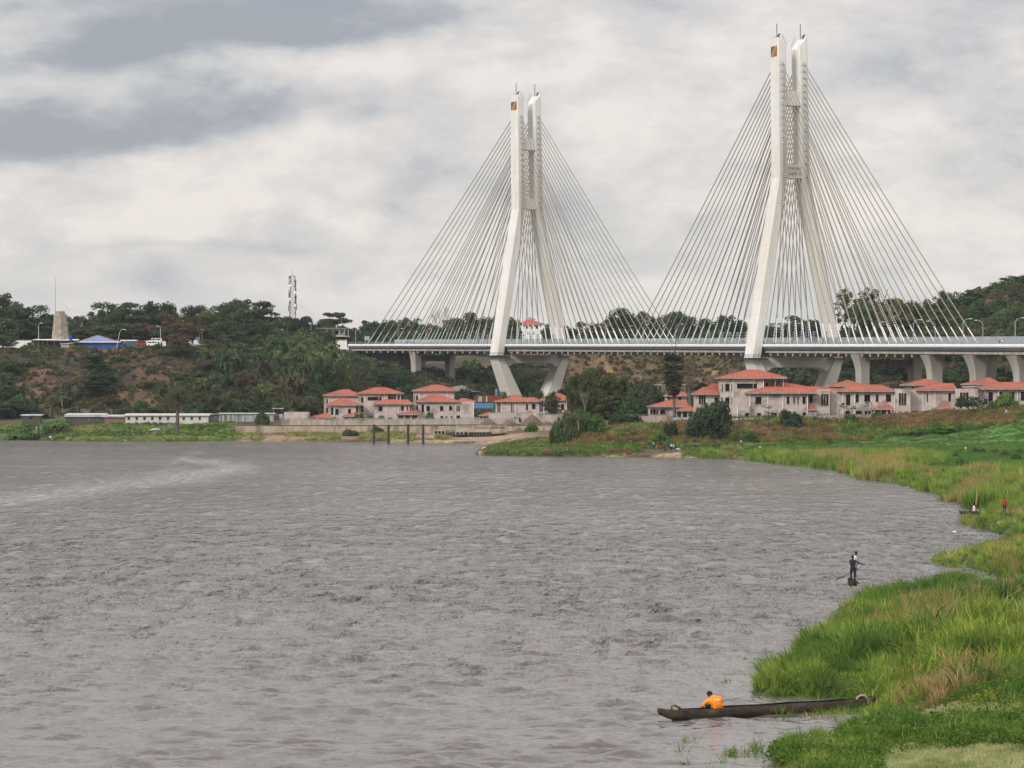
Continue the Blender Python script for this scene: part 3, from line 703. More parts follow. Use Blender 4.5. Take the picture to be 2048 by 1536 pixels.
def column_loft(mb, P, cu, zs):
    """rectangular lofted pier shaft: zs = (z, half transverse inner, outer, half length)"""
    vs = []; 
    for z, a0, a1, h in zs: vs += [P(cu+a0, -h, z), P(cu+a1, -h, z), P(cu+a1, h, z), P(cu+a0, h, z)]
    fs = []; n = len(zs)
    for i in range(n-1):
        for k in range(4): fs.append((i*4+k, i*4+(k+1) % 4, (i+1)*4+(k+1) % 4, (i+1)*4+k))
    fs += [(3,2,1,0), tuple((n-1)*4+k for k in range(4))]; mb.add(vs, fs)
def pier(s0, depth, flare, hu=8.0, beamz=(-7.0,-4.6), wide=1.3, hl=2.0):
    x0, y0, v, uu = axis(s0); zb = deckz(y0)
    def P(u_, v_, z): return Vector((x0+uu.x*u_+v.x*v_, y0+uu.y*u_+v.y*v_, zb+z))
    e = bpy.data.objects.new('pier', None); COL.objects.link(e); e.parent = bridge
    for sg in (-1, 1):
        mb = MB(); zs = []
        for k in range(9):
            t = k/8; z = -2.95-6.5*t if t < 1 else -9.5
            fl = (1-t)**2*flare; o = wide+fl*.9; i_ = wide+fl*.25
            a0, a1 = (-o, i_) if sg < 0 else (-i_, o)
            zs.append((z, a0, a1, hl+(1-t)**2*flare*.8))
        zs.append((-depth, -wide*1.05 if sg < 0 else -wide*1.05, wide*1.05, hl)); zs = zs[::-1]
        column_loft(mb, P, sg*hu, zs); mb.build('pier_column', M['pier'], e)
    if beamz:
        mb = MB(); p = [P(a, b_, z) for z in beamz for a, b_ in ((-hu+wide*.6,-1.3),(hu-wide*.6,-1.3),(hu-wide*.6,1.3),(-hu+wide*.6,1.3))]; mb.hexa(p); mb.build('pier_crossbeam', M['conc_dk'], e)
pier(s_at_px(866), 20, .8, hu=8.0, hl=2.2)
pier(s_at_px(1777), 26, 1.5, hu=8.3, hl=2.6)
for px_ in (1922, 2010, 2100, 2190, 2290): pier(s_at_px(px_), 26, 1.8, hu=8.0, beamz=None, wide=1.5, hl=2.4)
# abutment
mb = MB(); p = [BP(s_, u_, z) for z in (-9, -.4) for s_, u_ in ((1.5,-11.5),(1.5,11.5),(-14,11.5),(-14,-11.5))]; mb.hexa(p)
mb.build('abutment', M['pier'], bridge)
mb = MB(); p = [BP(s_, u_, z) for z in (-10, -3.2) for s_, u_ in ((30,-2),(30,11),(2,11),(2,-2))]; mb.hexa(p); mb.build('abutment_wall', M['conc_dk'], bridge)

# ---------------------------------------------------------------- lamps and people on the deck
def lamp_mesh(h, arm, mt=M['steel']):
    mb = MB(); mb.tube([(0,0,0),(0,0,h*.82)], [.11,.09], 5)
    pts = [(0,0,h*.82)]+[(arm*math.sin(t)*1.0, 0, h*.82+h*.18*math.sin(t*.9)) for t in (.4,.8,1.2,1.5)]
    mb.tube(pts, .07, 5); mb.box(arm-.1 if arm > 0 else arm-.8, arm+.8 if arm > 0 else arm+.1, -.15, .15, h-.12, h+.04)
    return mb
def lampthing(pos, h, arm, label, base=None, m=None):
    t = thing('street_lamp', label, 'street lamp', pos, 0, 'street lamps')
    mb = MB(); mb.tube([(0,0,0),(0,0,h*.85)], [.13,.10], 6); mb.build('lamp_post', m or M['steel'], t)
    mb = MB(); mb.tube([(0,0,h*.85),(arm*.3,0,h*.95),(arm*.7,0,h*.99),(arm,0,h)], .075, 5); mb.build('lamp_arm', m or M['steel'], t)
    mb = MB(); s_ = 1 if arm > 0 else -1; x0, x1 = sorted((arm-.1*s_, arm+.8*s_)); mb.box(x0, x1, -.16, .16, h-.1, h+.06); mb.build('lamp_head', M['white'], t)
    if base: mb = MB().box(-.25,.25,-.25,.25,0,1.1); mb.build('control_box', base, t)
    return t
BLUE = plain('box_blue', (.07,.17,.32))
bl = [(711,-11,0.4,.0),(796,11.6,1.6,1),(852,11.6,1.6,1),(1211,11.6,-2,1),(1274,11.6,-2,1),(1287,-10.8,1.2,0),(1351,-10.8,2.0,0),(1402,11.6,-2,1),(1419,-10.8,1,0),(1565,-10.8,-1.2,0),
      (1612,11.6,-2,1),(1698,11.6,-2,1),(1780,11.6,-2,1),(1827,-10.8,1.7,0),(1871,11.6,-1.8,1),(1926,-10.8,1.8,0),(1966,11.6,-1.7,1),(2031,-10.8,1.8,0),(2076,11.6,-1.7,1)]
for i, (px_, u_, arm, far) in enumerate(bl):
    s_ = s_at_px(px_, u_); p_ = BP(s_, u_, -.3)
    fn_ = 'far' if far else 'near'; lampthing(p_, 7.4, arm, f'grey street lamp on the {fn_} edge of the bridge, {ordn(i)} from the abutment', None if far or i % 2 else BLUE)
me_disc = None
def disc_lamp(pos, label):
    global me_disc
    t = thing('tiered_lamp', label, 'lamp', pos, 0, 'tiered lamps around the pylons')
    if me_disc is None:
        a = MB().tube([(0,0,0),(0,0,4.6)], .14, 6).mesh('post', M['steel']); c = MB()
        c.lathe([(.2,0),(.75,.1),(.75,.22),(.2,.3)], n=10); me_disc = (a, c.mesh('lamp_tier', M['steel']))
    obj('post', me_disc[0], t)
    for z in (1.9, 2.6, 3.3, 4.0): obj('lamp_tier', me_disc[1], t, (0,0,z))
xs = {'left': [938,957,975,1023,1043,1061,1075,1106,1157,1172], 'right': [1443,1460,1476,1493,1588,1604,1628,1652]}
for side in ('left', 'right'):
    for i, px_ in enumerate(xs[side]):
        u_ = -2 if i % 2 else 2; p_ = BP(s_at_px(px_, u_), u_, .3 if abs(u_) < .6 else -.3)
        disc_lamp(p_, f'grey post with four disc tiers near the {"far" if side=="left" else "near"} pylon, {ordn(i)} of its row')
# ---------------------------------------------------------------- buildings
CURD = 885.0
def X(px): return xpx(px, CURD)
def Zp(py): return zpx(py, CURD)
def facade(mb, x0, x1, z0, z1, y, holes, dep=.35, th=.3):
    """front wall with real openings; holes = (x0,x1,z0,z1)"""
    xs = sorted({x0, x1, *[h[0] for h in holes], *[h[1] for h in holes]}); zs = sorted({z0, z1, *[h[2] for h in holes], *[h[3] for h in holes]})
    xs = [x for x in xs if x0-1e-6 <= x <= x1+1e-6]; zs = [z for z in zs if z0-1e-6 <= z <= z1+1e-6]
    for a, c in zip(xs[:-1], xs[1:]):
        for d, e in zip(zs[:-1], zs[1:]):
            mx_, mz = (a+c)/2, (d+e)/2
            if any(h[0] < mx_ < h[1] and h[2] < mz < h[3] for h in holes): continue
            mb.add([(a,y,d),(c,y,d),(c,y,e),(a,y,e)], [(0,1,2,3)])
def window_obj(h, y, par, m=None, name='window', depth=.45, mull=0, kindm=None):
    x0, x1, z0, z1 = h; mb = MB(); d = depth; f_ = [(x0,y,z0),(x1,y,z0),(x1,y,z1),(x0,y,z1),(x0,y+d,z0),(x1,y+d,z0),(x1,y+d,z1),(x0,y+d,z1)]
    mb.add(f_, [(0,1,5,4),(1,2,6,5),(2,3,7,6),(3,0,4,7)])
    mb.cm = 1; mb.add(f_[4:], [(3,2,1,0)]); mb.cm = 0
    sw = min(.12, (x1-x0)*.12)
    mb.box(x0-.06, x1+.06, y-.08, y+.1, z0-.12, z0-.003)           # sill
    for k in range(mull):
        xc = x0+(x1-x0)*(k+1)/(mull+1); mb.box(xc-.14, xc+.14, y+.05, y+.35, z0, z1)
    o = mb.build(name, [m or M['conc_dk'], kindm or M['black']], par); return o
def hiproof(par, x0, x1, y0, y1, ze, zr, rx0=None, rx1=None, eave=.35, name='roof', m=None):
    cy = (y0+y1)/2; 
    if rx0 is None: w = (x1-x0); inset = min(w*.5, (y1-y0)*.55); rx0, rx1 = x0+inset, x1-inset
    mb = MB(); mb.add([(x0,y0,ze),(x1,y0,ze),(x1,y1,ze),(x0,y1,ze),(rx0,cy,zr),(rx1,cy,zr)], [(0,1,5,4),(1,2,5),(2,3,4,5),(3,0,4)])
    r = mb.build(name, m or M['tile'], par)
    # tile courses: proud rolls running down the front slope
    mb = MB(); n = max(4, int((x1-x0)/.9))
    for k in range(1, n):
        xa = x0+(x1-x0)*k/n
        if xa < rx0: t = (xa-x0)/(rx0-x0+1e-6)
        elif xa > rx1: t = (x1-xa)/(x1-rx1+1e-6)
        else: t = 1
        if t < .08: continue
        p0 = Vector((xa, y0, ze)); p1 = Vector((xa, y0+(cy-y0)*t, ze+(zr-ze)*t)); nrm = Vector((0, -(zr-ze), cy-y0)).normalized()
        e = nrm*.10; w_ = Vector((.11,0,0)); mb.add([p0-w_, p0+w_, p1+w_, p1-w_, p0+e, p1+e], [(0,4,5,3),(4,1,2,5),(0,1,4)])
    rr = mb.build('tile_rolls', m or M['tile'], r); kind(rr, 'stuff')
    mb = MB()
    for a, c in (((rx0,cy,zr),(rx1,cy,zr)),((x0,y0,ze),(rx0,cy,zr)),((x1,y0,ze),(rx1,cy,zr))):
        if (Vector(a)-Vector(c)).length > .3: mb.tube([a, c], .13, 5)
    mb.build('ridge_tiles', M['ridge'], r)
    MB().box(x0-.08, x1+.08, y0-.08, y1+.08, ze-eave, ze-.02).build('eave', M['conc_edge'], par)
def block(par, px0, px1, pyt, D, depth, wins=(), zb=None, m=None, holes3=(), sunk=(), pipes=()):
    """one volume of a villa: front wall with openings, sides, back; returns its top"""
    x0, x1 = xpx(px0, D), xpx(px1, D); z1 = zpx(pyt, D); z0 = zb if zb is not None else GZ0-1.5
    hs = []
    for (a, c, t, b_) in wins: hs.append((xpx(a, D), xpx(c, D), zpx(b_, D), zpx(t, D), 0))
    for (a, c, t, b_) in holes3: hs.append((xpx(a, D), xpx(c, D), zpx(b_, D), zpx(t, D), 2))
    mb = MB(); facade(mb, x0, x1, z0, z1, D, [h[:4] for h in hs])
    mb.add([(x0,D,z0),(x0,D+depth,z0),(x0,D+depth,z1),(x0,D,z1)], [(0,3,2,1)][::-1])
    mb.add([(x1,D,z0),(x1,D+depth,z0),(x1,D+depth,z1),(x1,D,z1)], [(0,1,2,3)])
    mb.add([(x0,D+depth,z0),(x1,D+depth,z0),(x1,D+depth,z1),(x0,D+depth,z1)], [(3,2,1,0)])
    mb.add([(x0,D,z1),(x1,D,z1),(x1,D+depth,z1),(x0,D+depth,z1)], [(0,1,2,3)])
    zc = z0+1.5+3.1
    while zc < z1-1.5:                                # floor-slab line, slightly proud
        if not any(h[2]-.1 < zc < h[3]+.1 for h in hs): mb.box(x0-.04, x1+.04, D-.035, D+.0, zc-.06, zc+.06)
        zc += 3.2
    mb.build('wall', m or M['conc'], par)
    for h in hs: window_obj(h[:4], D, par, mull=h[4])
    for px in pipes:
        x = xpx(px, D); MB().tube([(x, D-.14, z0), (x, D-.14, z1-.1)], .11, 6).build('downpipe', M['white'], par)
    return z1
def roofpx(par, pl, pr, pye, pyr, D, depth, ra=None, rb=None, m=None, **k):
    d0 = D-.9; hiproof(par, xpx(pl, d0), xpx(pr, d0), d0, D+depth+.9, zpx(pye, d0), zpx(pyr, D+depth/2), None if ra is None else xpx(ra, D+depth/2), None if rb is None else xpx(rb, D+depth/2), m=m, **k)
def slabbox(par, a, c, t, b_, D, dep, name, m): 
    return MB().box(xpx(a,D), xpx(c,D), D, D+dep, zpx(b_,D), zpx(t,D)).build(name, m, par)
VG = 'unfinished villas with red tiled roofs'
def villa(label, px, D):
    global GZ0
    GZ0 = hz1(xpx(px, D), D); return thing('villa', label, 'house', (0,0,0), 0, VG)
# ---- near (right) estate, about 880 m away
v = villa('tallest unfinished villa, three storeys under a red hip roof, beside the big round shrub', 1500, 885)
block(v, 1442, 1528, 757, 886, 12, [(1450.6,1459,768,782),(1450.6,1459,795,808),(1463,1465,768,782),(1463,1465,795,808),(1443.8,1445.6,768,782),(1474,1506,767,776.5),(1507,1514,767,776.5)], pipes=(1466,1527))
block(v, 1528.2, 1551, 757.2, 890, 8, [(1532,1536,766.5,775.6)])
roofpx(v, 1436, 1574, 754.6, 740, 886, 12, 1492, 1516)
for px_, t_, b_ in ((1567, 757, 777.5), (1550.5, 757, 770)): MB().box(xpx(px_-.8,886), xpx(px_+.8,886), 886, 886.35, zpx(b_,886)-1, zpx(t_,886)).build('post', M['conc'], v)
block(v, 1499, 1616, 786, 878, 11, [(1511,1523,794,807.7),(1573.5,1579,793.5,807.5),(1587,1589.6,793.5,807.5),(1595,1597.6,793.5,807.5),(1605,1611,793.5,807.5),(1513.7,1522,826,834),(1542,1553.6,826,834),(1605,1612,824.6,831)], pipes=(1500,1536,1566,1615))
roofpx(v, 1494, 1634, 784.6, 774.5, 878, 11, 1530, 1600)
block(v, 1465, 1499, 811, 876.5, 4, [(1490.5,1498,826,834)], pipes=(1475,))
v = villa('low wing with stepped red roofs, joined behind the tallest villa at its shrub end', 1415, 890)
block(v, 1391, 1441.5, 788.5, 891, 10, [(1429,1438,795,806)], holes3=[(1398,1411,791,808)], pipes=(1441,))
roofpx(v, 1387, 1442, 786.8, 775, 891, 10, 1405, 1436)
block(v, 1414, 1441.5, 779, 896, 6); roofpx(v, 1410, 1443, 777.6, 767, 896, 6, 1424, 1440)
v = villa('two-storey villa section with triple bay opening and flat parapet, right of the tallest villa', 1640, 885)
block(v, 1616.3, 1660, 782.3, 880, 12, [(1619,1625,790,805),(1627,1631,826,833)], holes3=[(1642.5,1657,788,811)])
slabbox(v, 1640, 1661, 779, 783, 879.8, 10, 'parapet', M['conc'])
roofpx(v, 1551, 1640, 778, 765, 893, 10, 1561, 1566)
roofpx(v, 1585, 1702, 781, 773.5, 890.5, 4, 1600, 1632)
v = villa('two-storey villa with five upper windows under a long red roof', 1720, 885)
block(v, 1661, 1790, 783, 882, 11, [(1692,1700.7,789,810),(1711.7,1717.6,789,804),(1728.6,1740.5,789,803.5),(1751.8,1757,789,803.5),(1772,1782,788.5,803.5),(1690.5,1700,822,828),(1711.6,1724,822,828),(1729.5,1741,822,828),(1757,1768,822,828)], pipes=(1686,1709.5,1789))
roofpx(v, 1675, 1792, 781, 770, 882, 11, 1706, 1760)
block(v, 1664, 1729, 773, 897, 8, [(1666,1669,774.2,777)]); roofpx(v, 1658, 1732, 770.8, 761, 897, 8, 1693, 1697)
v = villa('two-storey villa with flat-topped triple bay and red roofs, second right of triple bay', 1860, 885)
block(v, 1790.3, 1821, 777.5, 881, 12, [(1812,1817,825,830)], holes3=[(1797.8,1812.6,786.5,810)])
block(v, 1821.3, 1912, 781, 884, 11, [(1853.8,1856,786,803),(1896.8,1902,786,802.5),(1846,1855,822,829),(1818+6,1834,822,829)], pipes=(1846,1870))
roofpx(v, 1832, 1914, 779, 767, 884, 11, 1868, 1906)
block(v, 1815, 1886, 771, 898, 8, [(1824,1827,772.5,776)]); roofpx(v, 1808, 1890, 768.6, 758, 898, 8, 1848, 1853)
block(v, 1912.3, 1940, 777.6, 881, 12, [(1925,1931,824,830)], holes3=[(1920,1937,785,809)])
v = villa('two-storey villa half hidden by the leafy tree at the estate edge', 2000, 885)
block(v, 1940.3, 1956, 774, 880, 13); slabbox(v, 1938, 1958, 772.2, 774.5, 879.7, 13.4, 'parapet', M['conc'])
block(v, 1956.3, 2078, 778, 883, 11, [(1977,1986,784.6,808.7),(1999.4,2005,784,801),(2017,2029,784,801),(2042,2048.5,783.5,801),(2060,2068,784,801)], pipes=(1970,1997,2035))
roofpx(v, 1954, 2080, 776.6, 765, 883, 11, 1990, 2060)
block(v, 1938, 1995, 770, 897, 8); roofpx(v, 1931, 2003, 767.2, 755.8, 897, 8, 1974, 1979)
v = villa('low house with round arches and a red roof beside the palm trunk', 1335, 930)
block(v, 1332, 1373, 791, 940, 8, [(1336,1339,794,799),(1345,1350,794,799),(1358,1362,793,799)]); roofpx(v, 1330, 1374, 790.5, 784, 940, 8, 1340, 1368)
block(v, 1299, 1374, 813, 926, 11, [(1300.5,1304.8,819.5,828),(1305.8,1311.6,818,828),(1312.8,1316.4,819.5,828),(1320,1331,819,828)]); roofpx(v, 1297, 1377, 811.8, 801.5, 926, 11, 1334, 1370)
# arch tops over the openings
for a, c, t in ((1300.5,1304.8,819.5),(1305.8,1311.6,818),(1312.8,1316.4,819.5),(1320,1331,819)):
    cx = (xpx(a,925.9)+xpx(c,925.9))/2; r_ = (xpx(c,925.9)-xpx(a,925.9))/2; zt = zpx(t,925.9); mb = MB()
    pts = [(cx+r_*math.cos(th), 925.88, zt-r_*.9+r_*.9*math.sin(th)) for th in np.linspace(0, math.pi, 9)]
    for s_, cor in ((0, (cx+r_, 925.88, zt)), (4, (cx-r_, 925.88, zt))):
        for k in range(s_, s_+4): mb.add([pts[k], pts[k+1], cor], [(0,1,2)])
    mb.build('arch', M['conc'], v)
def smallroof(label, pl, pr, pk, pye, pyr, D, depth=7, ptl=None, posts=True, zg=None):
    t = thing('pavilion', label, 'pavilion', (0,0,0), 0, 'small tiled pavilions and garages'); g = hz1(xpx((pl+pr)/2, D), D)
    d0 = D-.5; hiproof(t, xpx(pl,d0), xpx(pr,d0), d0, D+depth, zpx(pye,d0), zpx(pyr,D+depth/2), xpx(pk-1,D+depth/2), xpx(pk+1,D+depth/2), eave=.3)
    x0, x1 = xpx(pl+2,D), xpx(pr-2,D); z1 = zpx(pye,D)-.3; n = 4
    for k in range(n): xx = x0+(x1-x0)*k/(n-1); MB().box(xx-.2, xx+.2, D, D+.4, g-1, z1).build('post', M['conc'], t)
    MB().box(x0, x1, D+depth-1, D+depth-.7, g-1, z1).build('wall', M['conc_dk'], t); return t
smallroof('tiny red pyramid roof on posts between two near villas, beside the first papaya', 1617, 1633, 1623, 818.5, 810.5, 877, 4)
smallroof('red hipped garage roof low in front of the five-window villa', 1747, 1788, 1776, 817.5, 809, 874)
smallroof('red hipped garage roof in front of the flat-topped bays, partly behind straw grass', 1871, 1905, 1897, 816.5, 808.5, 874)
smallroof('red hipped pavilion roof between the arcade house and the round shrub', 1350, 1390, 1380, 820.5, 811.7, 918)
# ---- far (left) estate, about 1200 m away
v = villa('villa with upper and lower hip roofs at the wooded end of the far estate', 680, 1205)
block(v, 648, 718, 791.5, 1207, 12, [(652.8,655.7,798.6,807),(649.2,650.6,798.6,807)], pipes=(658,716))
roofpx(v, 645.5, 720, 790, 779.5, 1207, 12, 682, 698)
block(v, 651, 717, 810.5, 1196, 10, [(652.5,656,816,826),(662,666.5,816,830),(671,677,818,829),(696,702,818,827),(712,716.5,813,825),(671,677,837,841)], pipes=(669,))
roofpx(v, 651, 722, 809, 796.6, 1196, 10, 683, 688)
slabbox(v, 617+33, 667, 831, 834.5, 1193, 3, 'canopy', M['white'])
v = villa('villa with wide recessed top balcony, middle of the far estate', 760, 1205)
block(v, 717.6, 776, 787, 1205, 12, [(722,726.5,795,804.5),(722,726.5,813,823),(735,757,794,800.5),(758,763,794,800.5)], pipes=(729,770))
block(v, 776.2, 793, 787.2, 1209, 8, [(777.2,780.5,794,800.5)])
roofpx(v, 715, 806, 785.6, 775, 1205, 12, 749, 771)
for px_ in (800.6, 793.5): MB().box(xpx(px_-.6,1205), xpx(px_+.6,1205), 1205, 1205.3, zpx(803,1205), zpx(786,1205)).build('post', M['white'], v)
block(v, 749, 823.5, 808, 1194, 9, [(757,765,812.6,822),(802,807.6,812.5,820.5),(813.5,816,812.5,820.5),(820,822.7,812.5,820.5),(777,785,835,838)], pipes=(774,797))
roofpx(v, 746, 826, 806.8, 799.5, 1194, 9, 766, 815)
v = villa('largest far villa, pale side walls and two red hip roofs, near the steel piles', 880, 1205)
block(v, 827, 908, 782, 1209, 12, [(832,836,791,800.5),(828.5,830,791,800.5)], pipes=(839,895))
roofpx(v, 824, 914, 780.6, 770, 1209, 12, 864, 880)
block(v, 827, 947.5, 803.5, 1198, 10, [(832.5,835.8,810,819),(843,848,809,824),(853,860,812,822),(880,886.6,812,821.5),(898,904,812,820.5),(881,886.6,832,837),(891.5,894,832,837),(902,905,832,837),(913,920,831,836.5)], holes3=[(912,920,811.5,822)], pipes=(852,912,947))
roofpx(v, 830, 919, 802.2, 789, 1198, 10, 868, 873); roofpx(v, 914, 951, 802.2, 797, 1199, 8, 922, 930)
v = villa('low far villa below the far pylon, long red roof and triple bay', 1030, 1205)
block(v, 991, 1078, 803.5, 1203, 12, [(1022,1024,808,825),(1025.5,1027,808,825),(1052,1056,808,820),(1064,1073,808,818)], holes3=[(994.7,1001,806,825)], pipes=(1003,1032,1072))
roofpx(v, 988, 1082, 802, 795.5, 1203, 12, 1020, 1070); roofpx(v, 1009, 1052, 797.6, 790, 1215, 8, 1028, 1033)
v = villa('low far villa with triple bay, half behind a small tree', 1110, 1205)
block(v, 1078.2, 1135, 801, 1203, 12, [(1105,1110,808,820),(1122,1128,808,820)], holes3=[(1077.9+.8,1086,805,823)], pipes=(1088,1133))
roofpx(v, 1076, 1144, 799.6, 787, 1203, 12, 1113, 1120)
smallroof('red garage roof at the wooded end of the far estate', 618, 664, 655, 834, 826, 1186); smallroof('second red garage roof along the far wall, between two far villas', 685, 731, 712, 832, 824.5, 1186)
smallroof('third red garage roof along the far wall, below the recessed balcony villa', 793, 838, 830, 828.5, 820.5, 1186); smallroof('fourth red garage roof beyond the largest far villa', 957, 982, 977, 830.6, 824.5, 1186)
smallroof('fifth red garage roof, below the long-roofed far villa', 1041, 1066, 1062, 829, 821.5, 1186); smallroof('sixth red garage roof, under the small tree at the end of the far estate', 1120, 1140, 1134, 826.5, 821, 1186)
def simple_building(name, label, cat, px0, px1, pyt, pyb, D, depth, m, wins=(), roof=None, wm=None, group=None, slab=None, rp=0):
    t = thing(name, label, cat, (0,0,0), 0, group); x0, x1, z0, z1 = xpx(px0,D), xpx(px1,D), zpx(pyb,D)-1.2, zpx(pyt,D)
    hs = [(xpx(a,D), xpx(c,D), zpx(b_,D), zpx(t_,D)) for a, c, t_, b_ in wins]
    mb = MB(); facade(mb, x0, x1, z0, z1, D, hs)
    mb.add([(x0,D,z0),(x0,D+depth,z0),(x0,D+depth,z1),(x0,D,z1)], [(0,1,2,3)]); mb.add([(x1,D,z0),(x1,D+depth,z0),(x1,D+depth,z1),(x1,D,z1)], [(0,1,2,3)])
    mb.add([(x0,D+depth,z0),(x1,D+depth,z0),(x1,D+depth,z1),(x0,D+depth,z1)], [(3,2,1,0)]); mb.add([(x0,D,z1),(x1,D,z1),(x1,D+depth,z1),(x0,D+depth,z1)], [(0,1,2,3)])
    mb.build('wall', m, t)
    for h in hs: window_obj(h, D, t, m, kindm=wm)
    if roof:
        o_ = .5; zz = zpx(roof[0], D); z2 = zpx(roof[1], D); MB().hexa([(x0-o_,D-o_,z1+.01),(x1+o_,D-o_,z1+.01),(x1+o_,D+depth+o_,z1+.01+rp),(x0-o_,D+depth+o_,z1+.01+rp),(x0-o_,D-o_,max(z2,z1+.12)),(x1+o_,D-o_,max(z2,z1+.12)),(x1+o_,D+depth+o_,max(z2,z1+.12)+rp),(x0-o_,D+depth+o_,max(z2,z1+.12)+rp)]).build('roof', roof[2], t)
    return t
GLS = plain('shutter_green_grey', (.05,.085,.085)); 
wn = [(230+a/5.851, 230+c/5.851, 833.8, 840) for a, c in ((145,178),(240,270),(330,360),(422,452),(510,545),(605,635),(790,820),(885,912),(978,1005))]
RW = plain('weathered_white_roof', (.55,.52,.47)); WH = M['white']
simple_building('long_bungalow', 'long low white building with a row of small dark windows on the far shore', 'building', 251, 416, 832, 844.5, 1172, 8, plain('dirty_white', (.56,.54,.49)), wn, (829, 829, RW), GLS, rp=.3)
simple_building('brick_annex', 'red-brown brick shed with a pale door, joined to the white long building', 'shed', 209, 250.6, 834.5, 846, 1173, 7, plain('old_brick', (.22,.13,.10)), [(242.5,246,837,845)], (832, 832, M['zinc']), RW, rp=.4)
simple_building('long_shed', 'dark board shed under pale sheet roofing with two cream windows, behind banana plants', 'shed', 132, 208.5, 834, 848.5, 1175, 8, plain('dark_boards', (.085,.07,.06)), [(175,179,836,841),(190.5,194.5,836,841)], (829.5, 829.5, M['zinc']), RW, rp=.5)
simple_building('small_shed', 'small shed with a thin pale roof above the banana grove', 'shed', 44, 80, 832, 840, 1180, 6, plain('dark_boards', (.085,.07,.06)), [(60,64,834,838)], (829.5, 829.8, M['zinc']), rp=.2)
t = simple_building('roofless_wall_block', 'bare concrete block wall building without roof at the estate corner', 'building', 568, 616.5, 824, 842, 1182, 9, M['conc'])
t = thing('block_ruin', 'two grey concrete posts of a ruined hut between banana clumps', 'ruin', (0,0,0))
for a in (70, 79): MB().box(xpx(a,1150), xpx(a+5.5,1150), 1150, 1151.5, zpx(864,1150)-.5, zpx(852.5,1150)).build('post', M['conc_dk'], t)
# zinc-sheet sheds: each sheet is a part
def sheetwall(t, px0, px1, pyt, pyb, D, w=3.2, mats=None, jit=.25):
    px_ = px0; i = 0; shared = {}
    while px_ < px1-.5:
        a = xpx(px_, D); c = xpx(min(px_+w, px1), D); z0 = zpx(pyb, D)-.5; z1 = zpx(pyt, D)+random.uniform(-jit, jit)*.4; mb = MB(); n = 8
        vs = []
        for k in range(n+1): vs += [(a+(c-a)*k/n, D+(.04 if k % 2 else -.04)+random.uniform(-.01,.01), z0), (a+(c-a)*k/n, D+(.04 if k % 2 else -.04), z1)]
        mb.add(vs, [(2*k, 2*k+2, 2*k+3, 2*k+1) for k in range(n)]); mb.build('zinc_panel', random.choice(mats or [M['zinc']]), t); px_ += w; i += 1
ZM = [M['zinc'], mat('rusty_sheet', (.22,.13,.085), (.33,.29,.27), .9, .7, stretch=(2,2,.5)), mat('bright_sheet', (.55,.58,.60), (.42,.45,.48), 1, .45, metal=.2), M['zinc']]
t = thing('zinc_shed', 'long shed of grey and rusty metal sheets with pale roof edge, beyond the white building', 'shed', (0,0,0))
sheetwall(t, 437.5, 548, 828.5, 840, 1176, 3.4, ZM); MB().box(xpx(437,1175), xpx(549,1175), 1175.6, 1182, zpx(828,1176), zpx(825.6,1176)).build('roof', RW, t)
sheetwall(t, 548, 570, 828, 838, 1183, 3.4, ZM)
t = thing('zinc_shed', 'short sheet-metal section between the white building and the long sheet shed', 'shed', (0,0,0))
sheetwall(t, 416.6, 437.3, 829, 841, 1177, 3.4, ZM); MB().box(xpx(416.4,1176), xpx(437.2,1176), 1176.3, 1181, zpx(828.8,1177), zpx(827.5,1177)).build('roof', M['zinc'], t)
t = thing('canopy_shelter', 'small dark flat canopy on posts above the sheet shed', 'shelter', (0,0,0)); MB().box(xpx(545,1195), xpx(566,1195), 1195, 1199, zpx(818,1195), zpx(816,1195)).build('canopy', M['zinc'], t)
for a in (547, 563): MB().box(xpx(a,1195)-.1, xpx(a,1195)+.1, 1195.2, 1195.4, zpx(832,1195), zpx(818,1195)).build('post', M['conc_dk'], t)
t = thing('tin_shack', 'collapsed little red and grey tin shack on the green far shore', 'shack', (0,0,0))
D_ = 1138; mb = MB(); mb.box(xpx(297,D_), xpx(308,D_), D_, D_+3, zpx(868,D_)-.3, zpx(860.5,D_)); mb.build('wall', plain('red_tin', (.33,.08,.05)), t)
MB().box(xpx(303,D_-.2), xpx(318,D_-.2), D_-.2, D_+3.4, zpx(866.5,D_)-.3, zpx(861,D_)).build('side_wall', M['conc_dk'], t)
MB().hexa([(xpx(296,D_),D_-.5,zpx(861,D_)),(xpx(318,D_),D_-.5,zpx(859,D_)),(xpx(318,D_),D_+3.6,zpx(858.5,D_)),(xpx(300,D_),D_+3.6,zpx(859,D_)),(xpx(298,D_),D_-.5,zpx(860,D_)),(xpx(316,D_),D_-.5,zpx(857.6,D_)),(xpx(315,D_),D_+3.6,zpx(857,D_)),(xpx(304,D_),D_+3.6,zpx(857.4,D_))]).build('roof', RW, t)
t = thing('ruined_wall', 'low crumbling block wall beside the thick bare trunk on the far shore', 'wall', (0,0,0))
for k in range(8): MB().box(xpx(326+k*3.2,1150), xpx(326+k*3.2+3.1,1150), 1150, 1150.4, zpx(861,1150)-.5, zpx(851.5-random.uniform(0,2.4)-k*.15,1150)).build('wall_block', M['conc_dk'], t)
